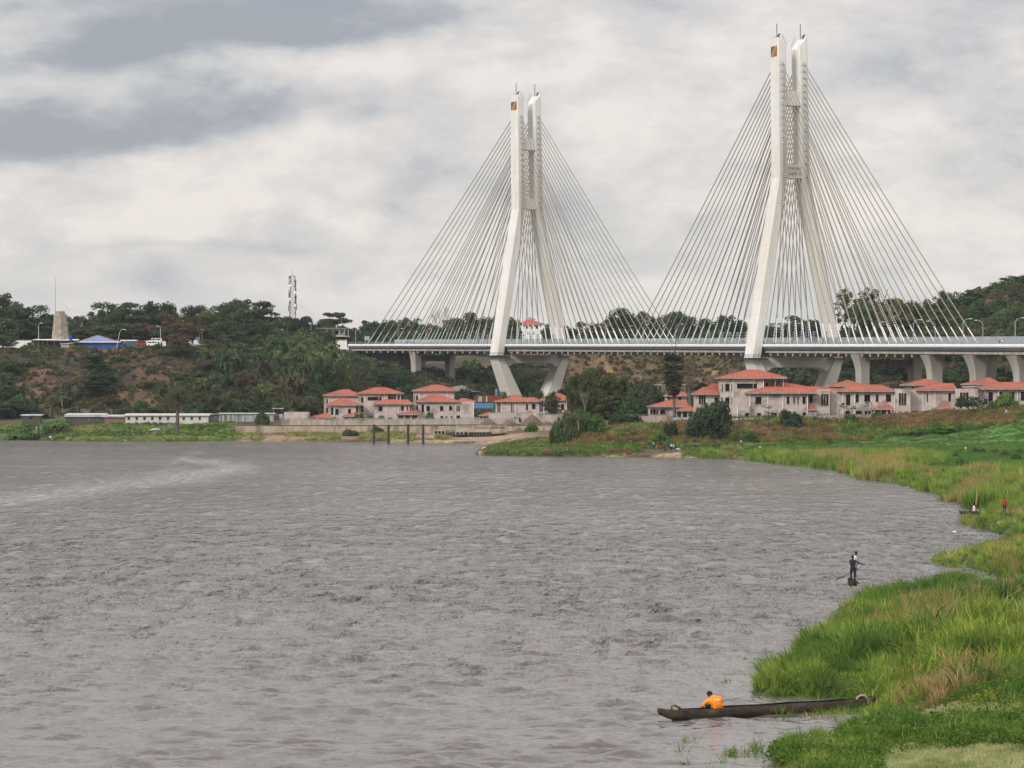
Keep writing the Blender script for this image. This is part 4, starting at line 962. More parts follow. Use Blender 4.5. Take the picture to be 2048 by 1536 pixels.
# ---- perimeter walls
def panelwall(t, px0, px1, pyt, pyb, D, w, m, cap=None, post=.32, broken=0.0, name='wall_panel'):
    n = max(1, int(round((px1-px0)/w))); x0, x1 = xpx(px0,D), xpx(px1,D); dx = (x1-x0)/n; H = zpx(pyt,D)-zpx(pyb,D); zb = zpx(pyb,D)
    pm = MB().box(.1, dx-.1, 0, .18, -1.2, H).mesh(name, m); qm = MB().box(-.14, .14, -.12, .28, -1.2, H+.12).mesh('post', m)
    for k in range(n):
        o = obj(name, pm, t, (x0+k*dx, D, zb)); o.scale[2] = 1-random.uniform(0, broken)
        obj('post', qm, t, (x0+k*dx, D, zb))
    obj('post', qm, t, (x1, D, zb))
    if cap: MB().box(x0, x1, D-.16, D+.32, zb+H+.13, zb+H+.3).build('coping', cap, t)
t = thing('retaining_wall', 'long panelled concrete wall just above the far waterline', 'wall', (0,0,0)); panelwall(t, 471, 913, 852.2, 866, 1140, 10.6, M['wall2'], M['dark'])
t = thing('retaining_wall', 'continuation of the panelled shore wall beyond the jetty, beside the green bushes', 'wall', (0,0,0)); panelwall(t, 1013, 1060, 852, 866, 1140, 15, M['wall2'], M['dark']); panelwall(t, 1060, 1150, 852, 869, 1139, 8, M['wall2'])
t = thing('perimeter_wall', 'upper perimeter wall in front of the far villas', 'wall', (0,0,0)); panelwall(t, 564, 1088, 838, 850.5, 1160, 12.2, M['wallc'], M['conc_edge'], broken=.08)
t = thing('perimeter_wall', 'taller pale wall section with dark gateways above the dirt heaps', 'wall', (0,0,0)); panelwall(t, 1074, 1135, 830, 848, 1150, 14, M['wallc'], M['conc_edge'])
for a in (1038, 1116): MB().box(xpx(a,1149.7), xpx(a+3.5,1149.7), 1149.7 if a > 1100 else 1159.6, 1149.9 if a > 1100 else 1159.9, zpx(844,1150), zpx(835,1150)).build('gateway', M['black'], t)
t = thing('perimeter_wall', 'pale wall in front of the arcade house, left of the zinc fence', 'wall', (0,0,0)); panelwall(t, 1240, 1347, 831.5, 845.5, 908, 11.5, M['wallc'], M['conc_dk'], broken=.06)
t = thing('terrace_wall', 'grey terrace parapet in front of the low far villas', 'wall', (0,0,0)); panelwall(t, 978, 1070, 826.5, 836, 1184, 15, M['conc'], M['conc_edge'])
t = thing('perimeter_wall', 'low dark-capped wall in front of the near villas, above the straw bank', 'wall', (0,0,0)); panelwall(t, 1612, 1870, 830.5, 839.5, 872, 16, M['wallc'], M['conc_dk'], broken=.1)
t = thing('zinc_fence', 'blue-grey zinc sheet fence below the tallest villa, right of the round shrub', 'fence', (0,0,0)); sheetwall(t, 1462, 1566, 836, 852.5, 869, 4.6, [M['zinc'], ZM[2], M['zinc']], .15)
t = thing('zinc_fence', 'short zinc sheet fence at the end of the pale wall, left of the round shrub', 'fence', (0,0,0)); sheetwall(t, 1343, 1385, 835, 849.5, 880, 4.6, [M['zinc'], ZM[2]], .1)
t = thing('guard_rail', 'pale roadside guard rail along the hill road under the mid span', 'guard rail', (0,0,0))
MB().box(xpx(1270,1430), xpx(1372,1430), 1430, 1430.2, zpx(770.6,1430), zpx(768.4,1430)).build('rail', M['steel'], t)
for k in range(12): MB().box(xpx(1271+k*9,1430)-.1, xpx(1271+k*9,1430)+.1, 1430.2, 1430.4, zpx(774,1430)-2, zpx(769,1430)).build('post', M['steel'], t)
# ---- jetty
t = thing('jetty', 'unfinished concrete jetty with balustrade over dark sheet piling', 'jetty', (0,0,0)); D_ = 1105
def jb(a, c, tpy, bpy_, D0, D1, nm, m): return MB().box(xpx(a,D_), xpx(c,D_), D0, D1, zpx(bpy_,D_), zpx(tpy,D_)).build(nm, m, t)
jb(913, 1013, 859.5, 864.5, D_, D_+22, 'deck_slab', M['wall2'])
jb(890, 913, 860, 866, D_+2, D_+20, 'broken_slab', M['conc_dk']); jb(913, 940, 855, 859.3, D_+.2, D_+.8, 'side_beam', M['conc'])
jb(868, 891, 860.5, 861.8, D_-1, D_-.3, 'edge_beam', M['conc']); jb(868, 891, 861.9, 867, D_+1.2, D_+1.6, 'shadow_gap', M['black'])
for a in (868, 875, 882, 889.5): jb(a, a+1.3, 861.81, 868, D_-1, D_-.4, 'frame_post', M['conc'])
for a in (911, 919, 927, 936): jb(a, a+1.2, 862, 869, D_-1.2, D_-.6, 'frame_post', M['conc'])
jb(911, 937, 860.5, 861.95, D_-1.2, D_-.6, 'edge_beam', M['conc'])
for k in range(14):
    a = 899+k*6; jb(a, a+5.6, 864.6+(.0 if k < 13 else 0), 882.5 if k < 12 else 874, D_+.5+(k%2)*.18, D_+.9+(k%2)*.18, 'sheet_pile', M['dark'])
jb(913, 1013, 851.3, 852.4, D_+.1, D_+.45, 'handrail', M['wall2'])
bm_ = MB().box(-.10,.10,0,.2,zpx(859.4,D_)-12,zpx(852.45,D_)-12).mesh('baluster', M['wall2'])
for k in range(40): obj('baluster', bm_, t, (xpx(914+k*2.5,D_), D_+.15, 12))
for a in (913, 944, 978, 1010): jb(a, a+3, 851, 859.45, D_-.02, D_+.5, 'rail_pier', M['wall2'])
# ---- steel piles
for i, (a, tpy) in enumerate(((745.2,849),(774.3,849.2),(813.5,848.4),(843.6,848.6))):
    D_ = CAMZ*F/(887.5-HY); r_ = 2.6*D_/F; o = MB().lathe([(r_,-3),(r_,zpx(tpy,D_))], n=14).build('steel_pile', M['dark'])
    o.location = (xpx(a+2.6,D_), D_, 0); tag(o, f'tall dark steel pipe pile standing in the water, {ordn(i)} of four from the hillside end', 'pile', 'steel piles in the river')
# ---- containers behind the far estate
t = thing('freight_container', 'rust-red freight container with two pale doors behind the far estate', 'container'); D_ = 1330
MB().box(xpx(949,D_), xpx(1004,D_), D_, D_+2.6, zpx(804,D_), zpx(791,D_)).build('body', mat('rust_red', (.20,.045,.03), (.15,.035,.025), .6, .7), t)
for a, c, m_ in ((956.5,964,'pale_blue'),(972,974.5,'cream')): MB().box(xpx(a,D_), xpx(c,D_), D_-.08, D_-.002, zpx(803.5,D_), zpx(793,D_)).build('door', plain(m_, (.30,.42,.42) if m_ == 'pale_blue' else (.6,.55,.42)), t)
t = thing('site_hoarding', 'sky-blue metal hoarding below the rust-red container', 'hoarding')
for k in range(8): MB().box(xpx(947+k*5,1300), xpx(947+k*5+4.8,1300), 1300, 1300.2, zpx(814,1300)-.5, zpx(806,1300)).build('hoarding_panel', plain('sky_blue', (.09,.22,.36)), t)
t = thing('blue_tank_tower', 'narrow blue upright water tank behind the red container', 'tank'); MB().lathe([(.55,-2),(.55,4.2),(.3,4.6)], n=10).build('tank_body', plain('sky_blue', (.09,.22,.36)), t); t.location = (xpx(993,1345), 1345, zpx(797,1345)-1)

# ---------------------------------------------------------------- the bluff top
D_ = 1352
t = thing('stone_tower', 'stepped truncated stone tower with a thin mast on the bluff', 'tower', (xpx(120.7,D_), D_, zpx(680,D_)-.8))
ri, rb_ = 12.6*D_/F, 17.6*D_/F; H_ = zpx(628,D_)-zpx(680,D_)+.8; nC = 13; NS = 8
for k in range(nC):
    z0, z1 = H_*k/nC, H_*(k+1)/nC-.05; r0 = rb_+(ri-rb_)*z0/H_; r1 = rb_+(ri-rb_)*z1/H_
    for j in range(NS):
        for h_ in range(2):
            t0 = 2*math.pi*(j+h_/2+.25)/NS; t1 = 2*math.pi*(j+(h_+1)/2+.25)/NS-.012
            def oc(r, th):
                a = (th-2*math.pi*.25/NS) % (2*math.pi/NS)-math.pi/NS; rr = r*math.cos(math.pi/NS)/math.cos(a); return (rr*math.cos(th), rr*math.sin(th))
            e = random.uniform(-.05,.05); p = []
            for z, r in ((z0,r0+e),(z1,r1+e)):
                for th, q in ((t0,0),(t1,0),(t1,-1.2),(t0,-1.2)): xx, yy = oc(r+q, th); p.append((xx,yy,z))
            MB().hexa(p).build('stone_course', M['stone'], t)
MB().lathe([(ri*.72,0),(ri*.72,1.0),(ri*.66,1.05)], (0,0,H_), 8).build('cap', M['stone'], t)
mb = MB(); mb.tube([(-1.9,0,H_),(-1.9,0,H_+14.2)], [.13,.05], 5)
for z in (3,6,9,12): mb.box(-2.1,-1.7,-.1,.1,H_+z,H_+z+.12)
mb.build('mast', plain('mast_red_white', (.42,.20,.16)), t)
mb = MB()
for a_ in (-6, 6): mb.tube([(-1.9,0,H_+9.5),(a_,1,.5+H_*.6)], .02, 3)
mb.build('guy_wire', M['steel'], t)
t = thing('cell_tower', 'lattice telecom mast crowded with antennas rising behind the bluff trees', 'mast', (xpx(585.3,1420), 1420, zpx(690,1420)-2)); H_ = zpx(552,1420)-zpx(690,1420)+2
w_ = 6.2*1420/F
def tw(z): return w_*(1.0-.25*z/H_)
RD, WT = plain('mast_red', (.13,.06,.055)), plain('mast_white', (.13,.125,.12))
for sx, sy in ((-1,-1),(1,-1),(1,1),(-1,1)): MB().tube([(sx*tw(0),sy*tw(0),0),(sx*tw(H_),sy*tw(H_),H_)], .13, 5).build('corner_post', WT, t)
n = 14; 
for k in range(n):
    z0, z1 = H_*k/n, H_*(k+1)/n; mb = MB(); a, c = tw(z0), tw(z1)
    for q in (((-a,-a,z0),(c,-c,z1)),((a,-a,z0),(-c,-c,z1)),((a,-a,z0),(c,c,z1)),((-a,a,z0),(-c,-c,z1)),((-c,-c,z1),(c,-c,z1)),((c,-c,z1),(c,c,z1)),((-c,c,z1),(c,c,z1)),((-c,-c,z1),(-c,c,z1))): mb.tube(q, .07, 4)
    mb.build('lattice_bay', RD if k % 3 else WT, t)
for k in range(22):
    z = H_*random.uniform(.52, .99); s_ = random.choice((-1,1)); xx = s_*(tw(z)+random.uniform(.15,.55)); yy = random.uniform(-1.2,.3); hh_ = random.choice((.8,1.6,2.2))
    mb = MB(); mb.box(xx-.18, xx+.18, yy-.12, yy+.12, z, z+hh_); mb.tube([(xx,yy,z+hh_/2),(xx*.5,yy*.5,z+hh_/2)], .05, 4)
    mb.build('panel_antenna', random.choice([M['steel'], WT, M['dark'], WT]), t)
for k in range(4):
    z = H_*(.6+.09*k); s_ = -1 if k % 2 else 1; mb = MB(); mb.lathe([(.05,0),(.55,.15),(.6,.3)], n=10)
    o = mb.build('dish_antenna', M['white'], t); o.location = (s_*tw(z), -tw(z)-.2, z); o.rotation_euler = (R(90), 0, 0)
MB().tube([(0,0,H_),(0,0,H_+2.4)], .06, 4).build('spike', WT, t)
BLW = mat('blue_tarpaulin', (.015,.10,.42), (.01,.07,.30), .8, .6); BLR = mat('blue_roof', (.10,.17,.30), (.16,.20,.33), .3, .6)
t = thing('waterfront_bar', 'blue-walled building with a blue-grey pyramid roof on the bluff edge', 'building'); D_ = 1350
for k in range(12): a = 148+k*8.3; MB().box(xpx(a,D_), xpx(a+8.1,D_), D_+random.uniform(0,.1), D_+.3, zpx(697.5,D_)-.8, zpx(685.3,D_)).build('tarpaulin_panel', BLW, t)
MB().box(xpx(148,D_), xpx(247.4,D_), D_+8, D_+8.3, zpx(697,D_)-.6, zpx(685,D_)).build('rear_wall', M['conc_dk'], t)
hiproof(t, xpx(157,D_), xpx(236,D_), D_+.5, D_+10, zpx(682.6,D_), zpx(671,D_+5), xpx(192,D_+5), xpx(197,D_+5), m=BLR)
MB().box(xpx(148,D_), xpx(240,D_), D_-1, D_+.45, zpx(685,D_), zpx(683,D_)).build('awning', M['white'], t)
MB().box(xpx(240.2,D_), xpx(272,D_), D_+1, D_+8, zpx(682,D_), zpx(679.5,D_)).build('flat_roof', M['white'], t)
MB().box(xpx(248,D_), xpx(272,D_), D_+1.5, D_+7, zpx(694,D_)-.5, zpx(682.2,D_)).build('side_room', plain('teal_wall', (.05,.16,.19)), t)
t = thing('kiosk', 'small pale green kiosk with sloping white roof next to the blue bar', 'kiosk')
MB().box(xpx(122,D_-3), xpx(138,D_-3), D_-3, D_, zpx(697.5,D_)-.6, zpx(689,D_)).build('wall', plain('pale_green', (.33,.42,.36)), t); MB().box(xpx(138.2,D_-3), xpx(147,D_-3), D_-3, D_, zpx(697,D_)-.6, zpx(689,D_)).build('side_wall', plain('old_brick2', (.2,.09,.06)), t)
MB().hexa([(xpx(121,D_),D_-3.4,zpx(688.8,D_)),(xpx(149,D_),D_-3.4,zpx(686.4,D_)),(xpx(149,D_),D_+.2,zpx(686.4,D_)),(xpx(121,D_),D_+.2,zpx(688.8,D_)),(xpx(121,D_),D_-3.4,zpx(688,D_)),(xpx(149,D_),D_-3.4,zpx(685.2,D_)),(xpx(149,D_),D_+.2,zpx(685.2,D_)),(xpx(121,D_),D_+.2,zpx(688,D_))]).build('roof', M['white'], t)
t = thing('open_shelter', 'long open shelter with thin pale roof and dark interior below the stone tower', 'shelter'); 
MB().hexa([(xpx(67,D_),D_-3,zpx(680.3,D_)),(xpx(156,D_),D_-3,zpx(681.5,D_)),(xpx(156,D_),D_+4,zpx(680,D_)),(xpx(67,D_),D_+4,zpx(680,D_)),(xpx(67,D_),D_-3,zpx(679.3,D_)),(xpx(156,D_),D_-3,zpx(680.3,D_)),(xpx(156,D_),D_+4,zpx(678,D_)),(xpx(67,D_),D_+4,zpx(678,D_))]).build('roof', M['white'], t)
MB().box(xpx(69,D_), xpx(134,D_), D_+1.5, D_+2, zpx(694,D_)-.6, zpx(681,D_)).build('rear_wall', plain('brown_wall', (.06,.045,.035)), t)
for a in (69, 78, 87, 96, 110, 124): MB().box(xpx(a,D_)-.1, xpx(a,D_)+.1, D_-2.8, D_-2.6, zpx(694,D_)-.8, zpx(680.8,D_)).build('post', M['conc_dk'], t)
t = thing('water_tank', 'bright blue plastic water tank beside the stone tower', 'tank', (xpx(141.5,1346), 1346, zpx(680.5,1346))); MB().lathe([(.62,0),(.65,1.3),(.5,1.6),(.2,1.75)], n=12).build('tank_body', plain('tank_blue', (.01,.05,.45)), t)
t = thing('boundary_wall', 'low white boundary wall at the edge of the bluff, before the trees', 'wall'); panelwall(t, -60, 62, 681, 692.5, 1349, 15, M['white'], M['conc_dk'])
t = thing('boundary_wall', 'white wall stub with posts on the bluff beyond the parked vans', 'wall'); panelwall(t, 385, 432, 688, 693.5, 1362, 9, M['wallc'])
def van(label, px, py, D, L=4.8, flip=1, c=None):
    z = zpx(py, D); t = thing('parked_van', label, 'van', (xpx(px,D), D, z), 0, 'vans parked on the bluff'); c = c or M['white']
    b_ = MB(); pr = [(-L/2,.35),(L/2,.35),(L/2,1.0),(L/2-.9,1.2),(L/2-1.6,1.95),(-L/2,1.95)]
    n = len(pr); b_.add([(x*flip,-.85,z_) for x, z_ in pr]+[(x*flip,.85,z_) for x, z_ in pr], [tuple(range(n)), tuple(range(2*n-1,n-1,-1))]+[(k,k+n,(k+1)%n+n,(k+1)%n) for k in range(n)]); b_.build('body', c, t)
    for x in (-L*.3, L*.3): o = MB().lathe([(.33,-.1),(.33,.1)], n=12).build('wheel', M['black'], t); o.rotation_euler = (R(90),0,0); o.location = (x,-.86,.33)
    for x0, x1 in ((-L*.4,-L*.12),(-L*.08,L*.15),(L*.17,L*.30)): MB().box(min(x0*flip,x1*flip), max(x0*flip,x1*flip), -.88, -.852, 1.25, 1.7).build('window', M['black'], t)
van('white van parked on the bluff beside the pale lamp post', 306, 692.5, 1349); van('white pickup van parked on the bluff in front of another van', 309, 687, 1354, 5.4, -1); van('red-brown van parked on the bluff beyond the blue bar', 285, 692, 1350, 4.4, 1, plain('van_red', (.28,.04,.035)))
PL_ = plain('lamp_pale', (.60,.58,.54))
def lampb(px, pyb, pyt, arm, D, label, m=None, tilt=0):
    z = zpx(pyb, D); t = lampthing((xpx(px,D), D, z-.3), zpx(pyt,D)-z+.3, arm, label, None, m); t.rotation_euler = (0, tilt, 0); return t
lampb(77, 690, 646, .9, 1351, 'tall pale lamp post before the stone tower on the bluff', PL_); lampb(233, 696, 656.5, 1.4, 1347, 'leaning pale lamp post beside the blue bar', PL_, R(11)); lampb(321, 690, 652, -.8, 1351, 'pale upright lamp post beside the parked vans', PL_)
for i, (a, s_) in enumerate(((21,1.2),(41,.0+.6),(250,-.6),(256,.5),(305,.8),(399,.7),(404,-.5),(622,-.3))): lampb(a, 688, 659 if a < 600 else 646, s_, 1368, f'slim grey lamp post among the bluff trees, {ordn(i)} from the stone tower')
t = thing('tin_hut', 'bluish tin hut on the upper slope under the round tree', 'hut'); D_ = 1335
MB().box(xpx(374,D_), xpx(386,D_), D_, D_+4, zpx(716,D_)-1, zpx(707,D_)).build('wall', plain('hut_blue', (.05,.17,.27)), t); MB().box(xpx(386.2,D_), xpx(401,D_), D_+.5, D_+4, zpx(712,D_)-1, zpx(703,D_)).build('side_wall', M['zinc'], t); MB().box(xpx(372,D_), xpx(402,D_), D_-.4, D_+4.4, zpx(702.6,D_), zpx(701.4,D_)).build('roof', M['zinc'], t)
# two-storey concrete frame building by the abutment
t = thing('concrete_building', 'weathered two-storey flat-roofed concrete building next to the bridge abutment', 'building'); D_ = 1600; GZ0 = zpx(694, D_)
MB().box(xpx(622,D_), xpx(698,D_), D_-1, D_+10, zpx(658,D_), zpx(655.6,D_)).build('roof_slab', M['conc_dk'], t)
mb = MB(); hs = [(xpx(a,D_),xpx(c,D_),zpx(669,D_),zpx(661.5,D_)) for a, c in ((656,661.5),(669,676),(681,683.5))]
facade(mb, xpx(654,D_), xpx(690,D_), zpx(671.5,D_), zpx(658.1,D_), D_+1, hs); mb.build('wall', plain('pale_render', (.40,.38,.33)), t)
for h in hs: window_obj(h, D_+1, t)
MB().box(xpx(626,D_), xpx(653.8,D_), D_+1, D_+9, zpx(671,D_), zpx(658.1,D_)).build('side_wall', M['conc_dk'], t)
MB().box(xpx(652,D_), xpx(698,D_), D_-1.5, D_+9, zpx(673.4,D_), zpx(671.6,D_)).build('balcony_slab', M['conc'], t)
for a in (654, 667, 680, 689.5, 696.5): MB().box(xpx(a,D_)-.13, xpx(a,D_)+.13, D_-.9, D_-.6, zpx(671.5,D_), zpx(658.1,D_)).build('post', plain('pale_render', (.40,.38,.33)), t)
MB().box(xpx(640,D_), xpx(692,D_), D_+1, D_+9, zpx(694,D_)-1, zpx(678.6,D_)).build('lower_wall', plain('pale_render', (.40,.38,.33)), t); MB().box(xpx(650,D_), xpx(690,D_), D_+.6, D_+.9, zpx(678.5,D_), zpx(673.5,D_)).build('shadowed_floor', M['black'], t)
t = thing('gatehouse', 'low white wall and gatehouse beside the bridge abutment', 'wall'); panelwall(t, 656, 693, 681, 693, 1582, 9, M['white'], plain('pink_coping', (.45,.25,.22)))
t = thing('billboard', 'blank pale billboard on posts behind the first bridge cables', 'billboard', (xpx(734,1622), 1622, zpx(692,1622))); w_ = 5.2*1622/F
MB().box(-w_,w_,-.1,.1,2.6,4.4).build('board', plain('board_cream', (.42,.40,.33)), t)
for s_ in (-.6,.6): MB().box(s_*w_-.1,s_*w_+.1,-.05,.05,-1,2.59).build('post', M['steel'], t)
# buildings seen over the deck
t = thing('red_roof_block', 'white building with a bright red hipped roof seen between the far pylon legs', 'building'); D_ = 1720; GZ0 = zpx(690, D_)
block(t, 1046, 1083, 648, D_, 10, [(1052,1056,652,657),(1062,1066,652,657),(1072,1076,652,657),(1055,1059,664,669),(1066,1070,664,669)], m=M['white'])
hiproof(t, xpx(1040,D_), xpx(1090,D_), D_-1, D_+11, zpx(648,D_), zpx(640.5,D_+5), xpx(1052,D_+5), xpx(1064,D_+5), m=plain('bright_red_roof', (.50,.03,.045)))
MB().box(xpx(1054,D_+12), xpx(1070,D_+12), D_+12, D_+16, zpx(660,D_), zpx(636,D_)).build('stair_tower', M['conc'], t); MB().box(xpx(1057,D_+12), xpx(1063,D_+12), D_+12, D_+15, zpx(635.9,D_), zpx(632.5,D_)).build('roof_tank', M['conc'], t)
simple_building('office_block', 'long pale building with a green band on its roof edge behind the near pylon legs', 'building', 1544, 1578, 648, 690, 1650, 10, M['white'], [(1550,1553,651,655),(1560,1563,651,655),(1569,1572,651,655)], (645, 646, plain('green_band', (.10,.30,.15))))
simple_building('gable_house', 'dark grey flat-faced house top behind the bridge, beside the bare tree', 'house', 886, 906, 645, 690, 1730, 10, plain('slate_wall', (.10,.10,.11)), (), (640, 640, plain('slate_roof', (.09,.09,.10))))
# sack tent on the near bank
t = thing('tarpaulin_tent', 'sagging cream tarpaulin tent on the straw bank near the last villa', 'tent'); D_ = 850; zb = zpx(834,D_)
pk = (xpx(2013,D_), D_+1, zpx(819,D_)); P_ = [(xpx(2003,D_),D_,zb-.4),(xpx(2012,D_),D_-1,zb-.2),(xpx(2024,D_),D_-.6,zb),(xpx(2036,D_),D_,zb+.3),(xpx(2030,D_),D_+3,zb+.5),(xpx(2006,D_),D_+3,zb)]
MB().add(P_+[pk], [(k,(k+1)%6,6) for k in range(6)]).build('canvas', mat('canvas', (.50,.45,.34), (.38,.34,.26), 1.5, .9, .4, 2), t); MB().tube([pk,(pk[0],pk[1],pk[2]+.5)], .12, 5).build('pole', M['dark'], t)
# ---------------------------------------------------------------- vegetation
LM = {}
LM['dark'] = leafmat('leaves_dark', (.040,.062,.034), (.060,.090,.044), (.075,.100,.046), val=.22)
LM['mid'] = leafmat('leaves_mid', (.055,.088,.038), (.085,.125,.048), (.11,.14,.052), val=.22)
LM['bamboo'] = leafmat('leaves_bamboo', (.062,.098,.036), (.092,.132,.048), (.12,.145,.058), val=.18)
LM['olive'] = leafmat('leaves_olive', (.060,.072,.030), (.090,.095,.040), (.12,.10,.048), val=.22)
LM['brown'] = leafmat('leaves_brown', (.085,.060,.036), (.12,.082,.050), (.070,.070,.034), val=.22)
LM['bright'] = leafmat('leaves_bright', (.065,.13,.028), (.10,.18,.038), (.14,.20,.045), val=.15)
LM['banana'] = leafmat('leaves_banana', (.055,.110,.035), (.085,.15,.045), val=.15)
LM['palm'] = leafmat('leaves_palm', (.045,.060,.035), (.075,.085,.050), (.14,.105,.07), val=.15)
BARK = mat('bark', (.13,.105,.08), (.075,.06,.047), 1.2, .95); BARKP = mat('pale_bark', (.27,.24,.19), (.16,.14,.11), 1.2, .95)
DRY = leafmat('dry_grass', (.26,.165,.075), (.34,.22,.10), (.17,.12,.055), val=.25, scale=.2)
DRYS = leafmat('dry_slope_grass', (.15,.10,.05), (.20,.135,.07), (.11,.09,.045), val=.2, scale=.15)
STRAW = leafmat('straw_mix', (.16,.13,.05), (.24,.19,.08), (.09,.11,.035), val=.3, scale=.25)

def rnd_dirs(n, g):
    v = g.normal(size=(n, 3)); return v/np.linalg.norm(v, axis=1)[:, None]
def leafcards(cen, nrm, size, g, aspect=1.6):
    n = len(cen); r = rnd_dirs(n, g); nrm = nrm+r*.75; nrm /= np.linalg.norm(nrm, axis=1)[:, None]
    t = np.cross(nrm, rnd_dirs(n, g)); t /= np.linalg.norm(t, axis=1)[:, None]; b_ = np.cross(nrm, t)
    s = size*(g.random(n)*.8+.6); a = t*(s*aspect*.5)[:, None]; c = b_*(s*.5)[:, None]
    V = np.stack([cen-a, cen-c, cen+a, cen+c], 1).reshape(-1, 3); Fq = np.arange(4*n).reshape(n, 4); return V, Fq
def clump_centres(H, W, n, g, shape):
    """centres and radii of leaf clumps; crown is W wide and H tall, base at z=0"""
    out = []
    for i in range(n):
        for _ in range(60):
            d = rnd_dirs(1, g)[0]; rr = g.random()**.4
            if shape == 'round': p = d*rr*np.array((W/2, W/2, H/2)); p[2] += H/2
            elif shape == 'umbrella':
                a = g.random()*6.283; q = math.sqrt(g.random())*W/2; lay = g.integers(0, 4); p = np.array((math.cos(a)*q*(1-.2*lay), math.sin(a)*q*(1-.2*lay), H*(.25+.25*lay)+g.normal()*.03*H))
            elif shape == 'tall': p = d*rr*np.array((W/2, W/2, H/2)); p[2] += H/2; p[:2] *= 1-.35*abs(p[2]/H-.4)
            else: p = d*rr*np.array((W/2, W/2, H*.6)); p[2] = abs(p[2])
            if p[2] > H*.04: break
        out.append((p, W*g.uniform(.10, .19)*(1.0 if shape != 'umbrella' else .9)))
    return out
def crown(name, seed, H, W, n, leaves, leaf, shape='round', m='dark', flat=.75, droop=0):
    g = np.random.default_rng(seed); C_ = []; Nn = []
    for p, r in clump_centres(H, W, n, g, shape):
        k = int(leaves*g.uniform(.6, 1.3)); d = rnd_dirs(k, g); d[:, 2] = np.abs(d[:, 2])*g.choice([1, 1, 1, -1], k)
        q = d*(g.random(k)**.35)[:, None]*np.array((r, r, r*(.38 if shape == 'umbrella' else flat)))
        C_.append(p+q); Nn.append(d+np.array((0,0,.35)))
    V, Fq = leafcards(np.vstack(C_), np.vstack(Nn), leaf, g); 
    return npmesh(name, V, Fq, [LM[m] if isinstance(m, str) else m])
def trunkmesh(seed, h, r, spread, H, nb=6, m=BARK, lean=.0, name='trunk'):
    g = random.Random(seed); mb = MB(); top = Vector((lean*h, 0, h))
    mb.tube([(0,0,-1.5),(lean*h*.3+g.uniform(-.1,.1)*r, 0, h*.5),top], [r*1.25, r*.95, r*.7], 7)
    for k in range(nb):
        a = 6.283*k/nb+g.uniform(-.4,.4); q = top+Vector((math.cos(a)*spread*.5, math.sin(a)*spread*.5, H*g.uniform(.3,.75)))
        mb.tube([top-Vector((0,0,h*.15)), top.lerp(q,.5)+Vector((0,0,H*.03)), q], [r*.5, r*.32, r*.12], 5)
    return mb.mesh(name, m)
def bare_branches(seed, H, spread, r, depth=4, m=BARKP, name='branches', up=.55):
    g = random.Random(seed); mb = MB()
    def br(p, d, L, rr, k):
        q = p+d*L*.5+Vector((g.uniform(-1,1),g.uniform(-1,1),g.uniform(-.4,.6)))*L*.08; e = p+d*L; mb.tube([p,q,e], [rr, rr*.8, rr*.6], 4 if k > 1 else 6, cap=False)
        if k >= depth: return
        for j in range(g.choice((2,3,3))):
            nd = (d+Vector((g.uniform(-1,1),g.uniform(-1,1),g.uniform(-.3,.8)*up*2))*.75).normalized(); br(e, nd, L*g.uniform(.55,.8), rr*.58, k+1)
    for j in range(5):
        a = j*1.257+g.uniform(-.3,.3); br(Vector((0,0,-.1)), Vector((math.cos(a)*spread, math.sin(a)*spread, up)).normalized(), H*.36, r, 1)
    return mb.mesh(name, m)
# prototypes: (crown mesh, trunk mesh, crown base, crown H, crown W)
PR_ = {}
def proto(key, cr, tr, base, H, W):
    co = np.empty(len(cr.vertices)*3, np.float32); cr.vertices.foreach_get('co', co); co = co.reshape(-1, 3)
    PR_.setdefault(key, []).append((cr, tr, base, float(np.percentile(co[:, 2], 99.5)), float(np.percentile(co[:, 0], 98.5)-np.percentile(co[:, 0], 1.5))))
for s in range(4): proto('broad', crown('crown', 10+s, 9, 12, 46, 122, 0.43, 'round', 'dark'), trunkmesh(s, 4, .45, 6, 8), 2.4, 9, 12)
for s in range(3): proto('midbroad', crown('crown', 20+s, 9, 11, 42, 115, 0.43, 'round', 'mid'), trunkmesh(s+9, 4, .4, 6, 8), 2.2, 9, 11)
for s in range(3): proto('bamboo', crown('crown', 30+s, 9, 11, 60, 105, 0.39, 'dome', 'bamboo', .9), trunkmesh(s+19, 2, .25, 5, 7), .3, 9, 11)
for s in range(2): proto('umbrella', crown('crown', 40+s, 8, 13, 40, 108, 0.42, 'umbrella', 'dark'), trunkmesh(s+29, 5, .45, 8, 7), 4, 8, 13)
for s in range(2): proto('tall', crown('crown', 50+s, 13, 8, 44, 108, 0.42, 'tall', 'dark'), trunkmesh(s+39, 3, .4, 4, 10), 1, 13, 8)
for s in range(3): proto('open', crown('crown', 60+s, 9, 10, 22, 80, 0.39, 'round', 'olive'), trunkmesh(s+49, 4, .35, 8, 8, 8), 3.2, 9, 10)
for s in range(2): proto('brownish', crown('crown', 70+s, 9, 11, 38, 98, 0.42, 'round', 'brown'), trunkmesh(s+59, 4, .4, 6, 8), 2.4, 9, 11)
for s in range(3): proto('bush', crown('foliage', 80+s, 4, 6, 22, 80, 0.35, 'dome', 'mid'), trunkmesh(s+69, .8, .18, 2.5, 3), 0, 4, 6)
for s in range(3): proto('darkbush', crown('foliage', 90+s, 4, 6, 22, 80, 0.35, 'dome', 'dark'), trunkmesh(s+79, .8, .18, 2.5, 3), 0, 4, 6)
for s in range(2): proto('brightbush', crown('foliage', 100+s, 4, 6, 22, 46, .45, 'dome', 'bright'), trunkmesh(s+89, .8, .18, 2.5, 3), 0, 4, 6)
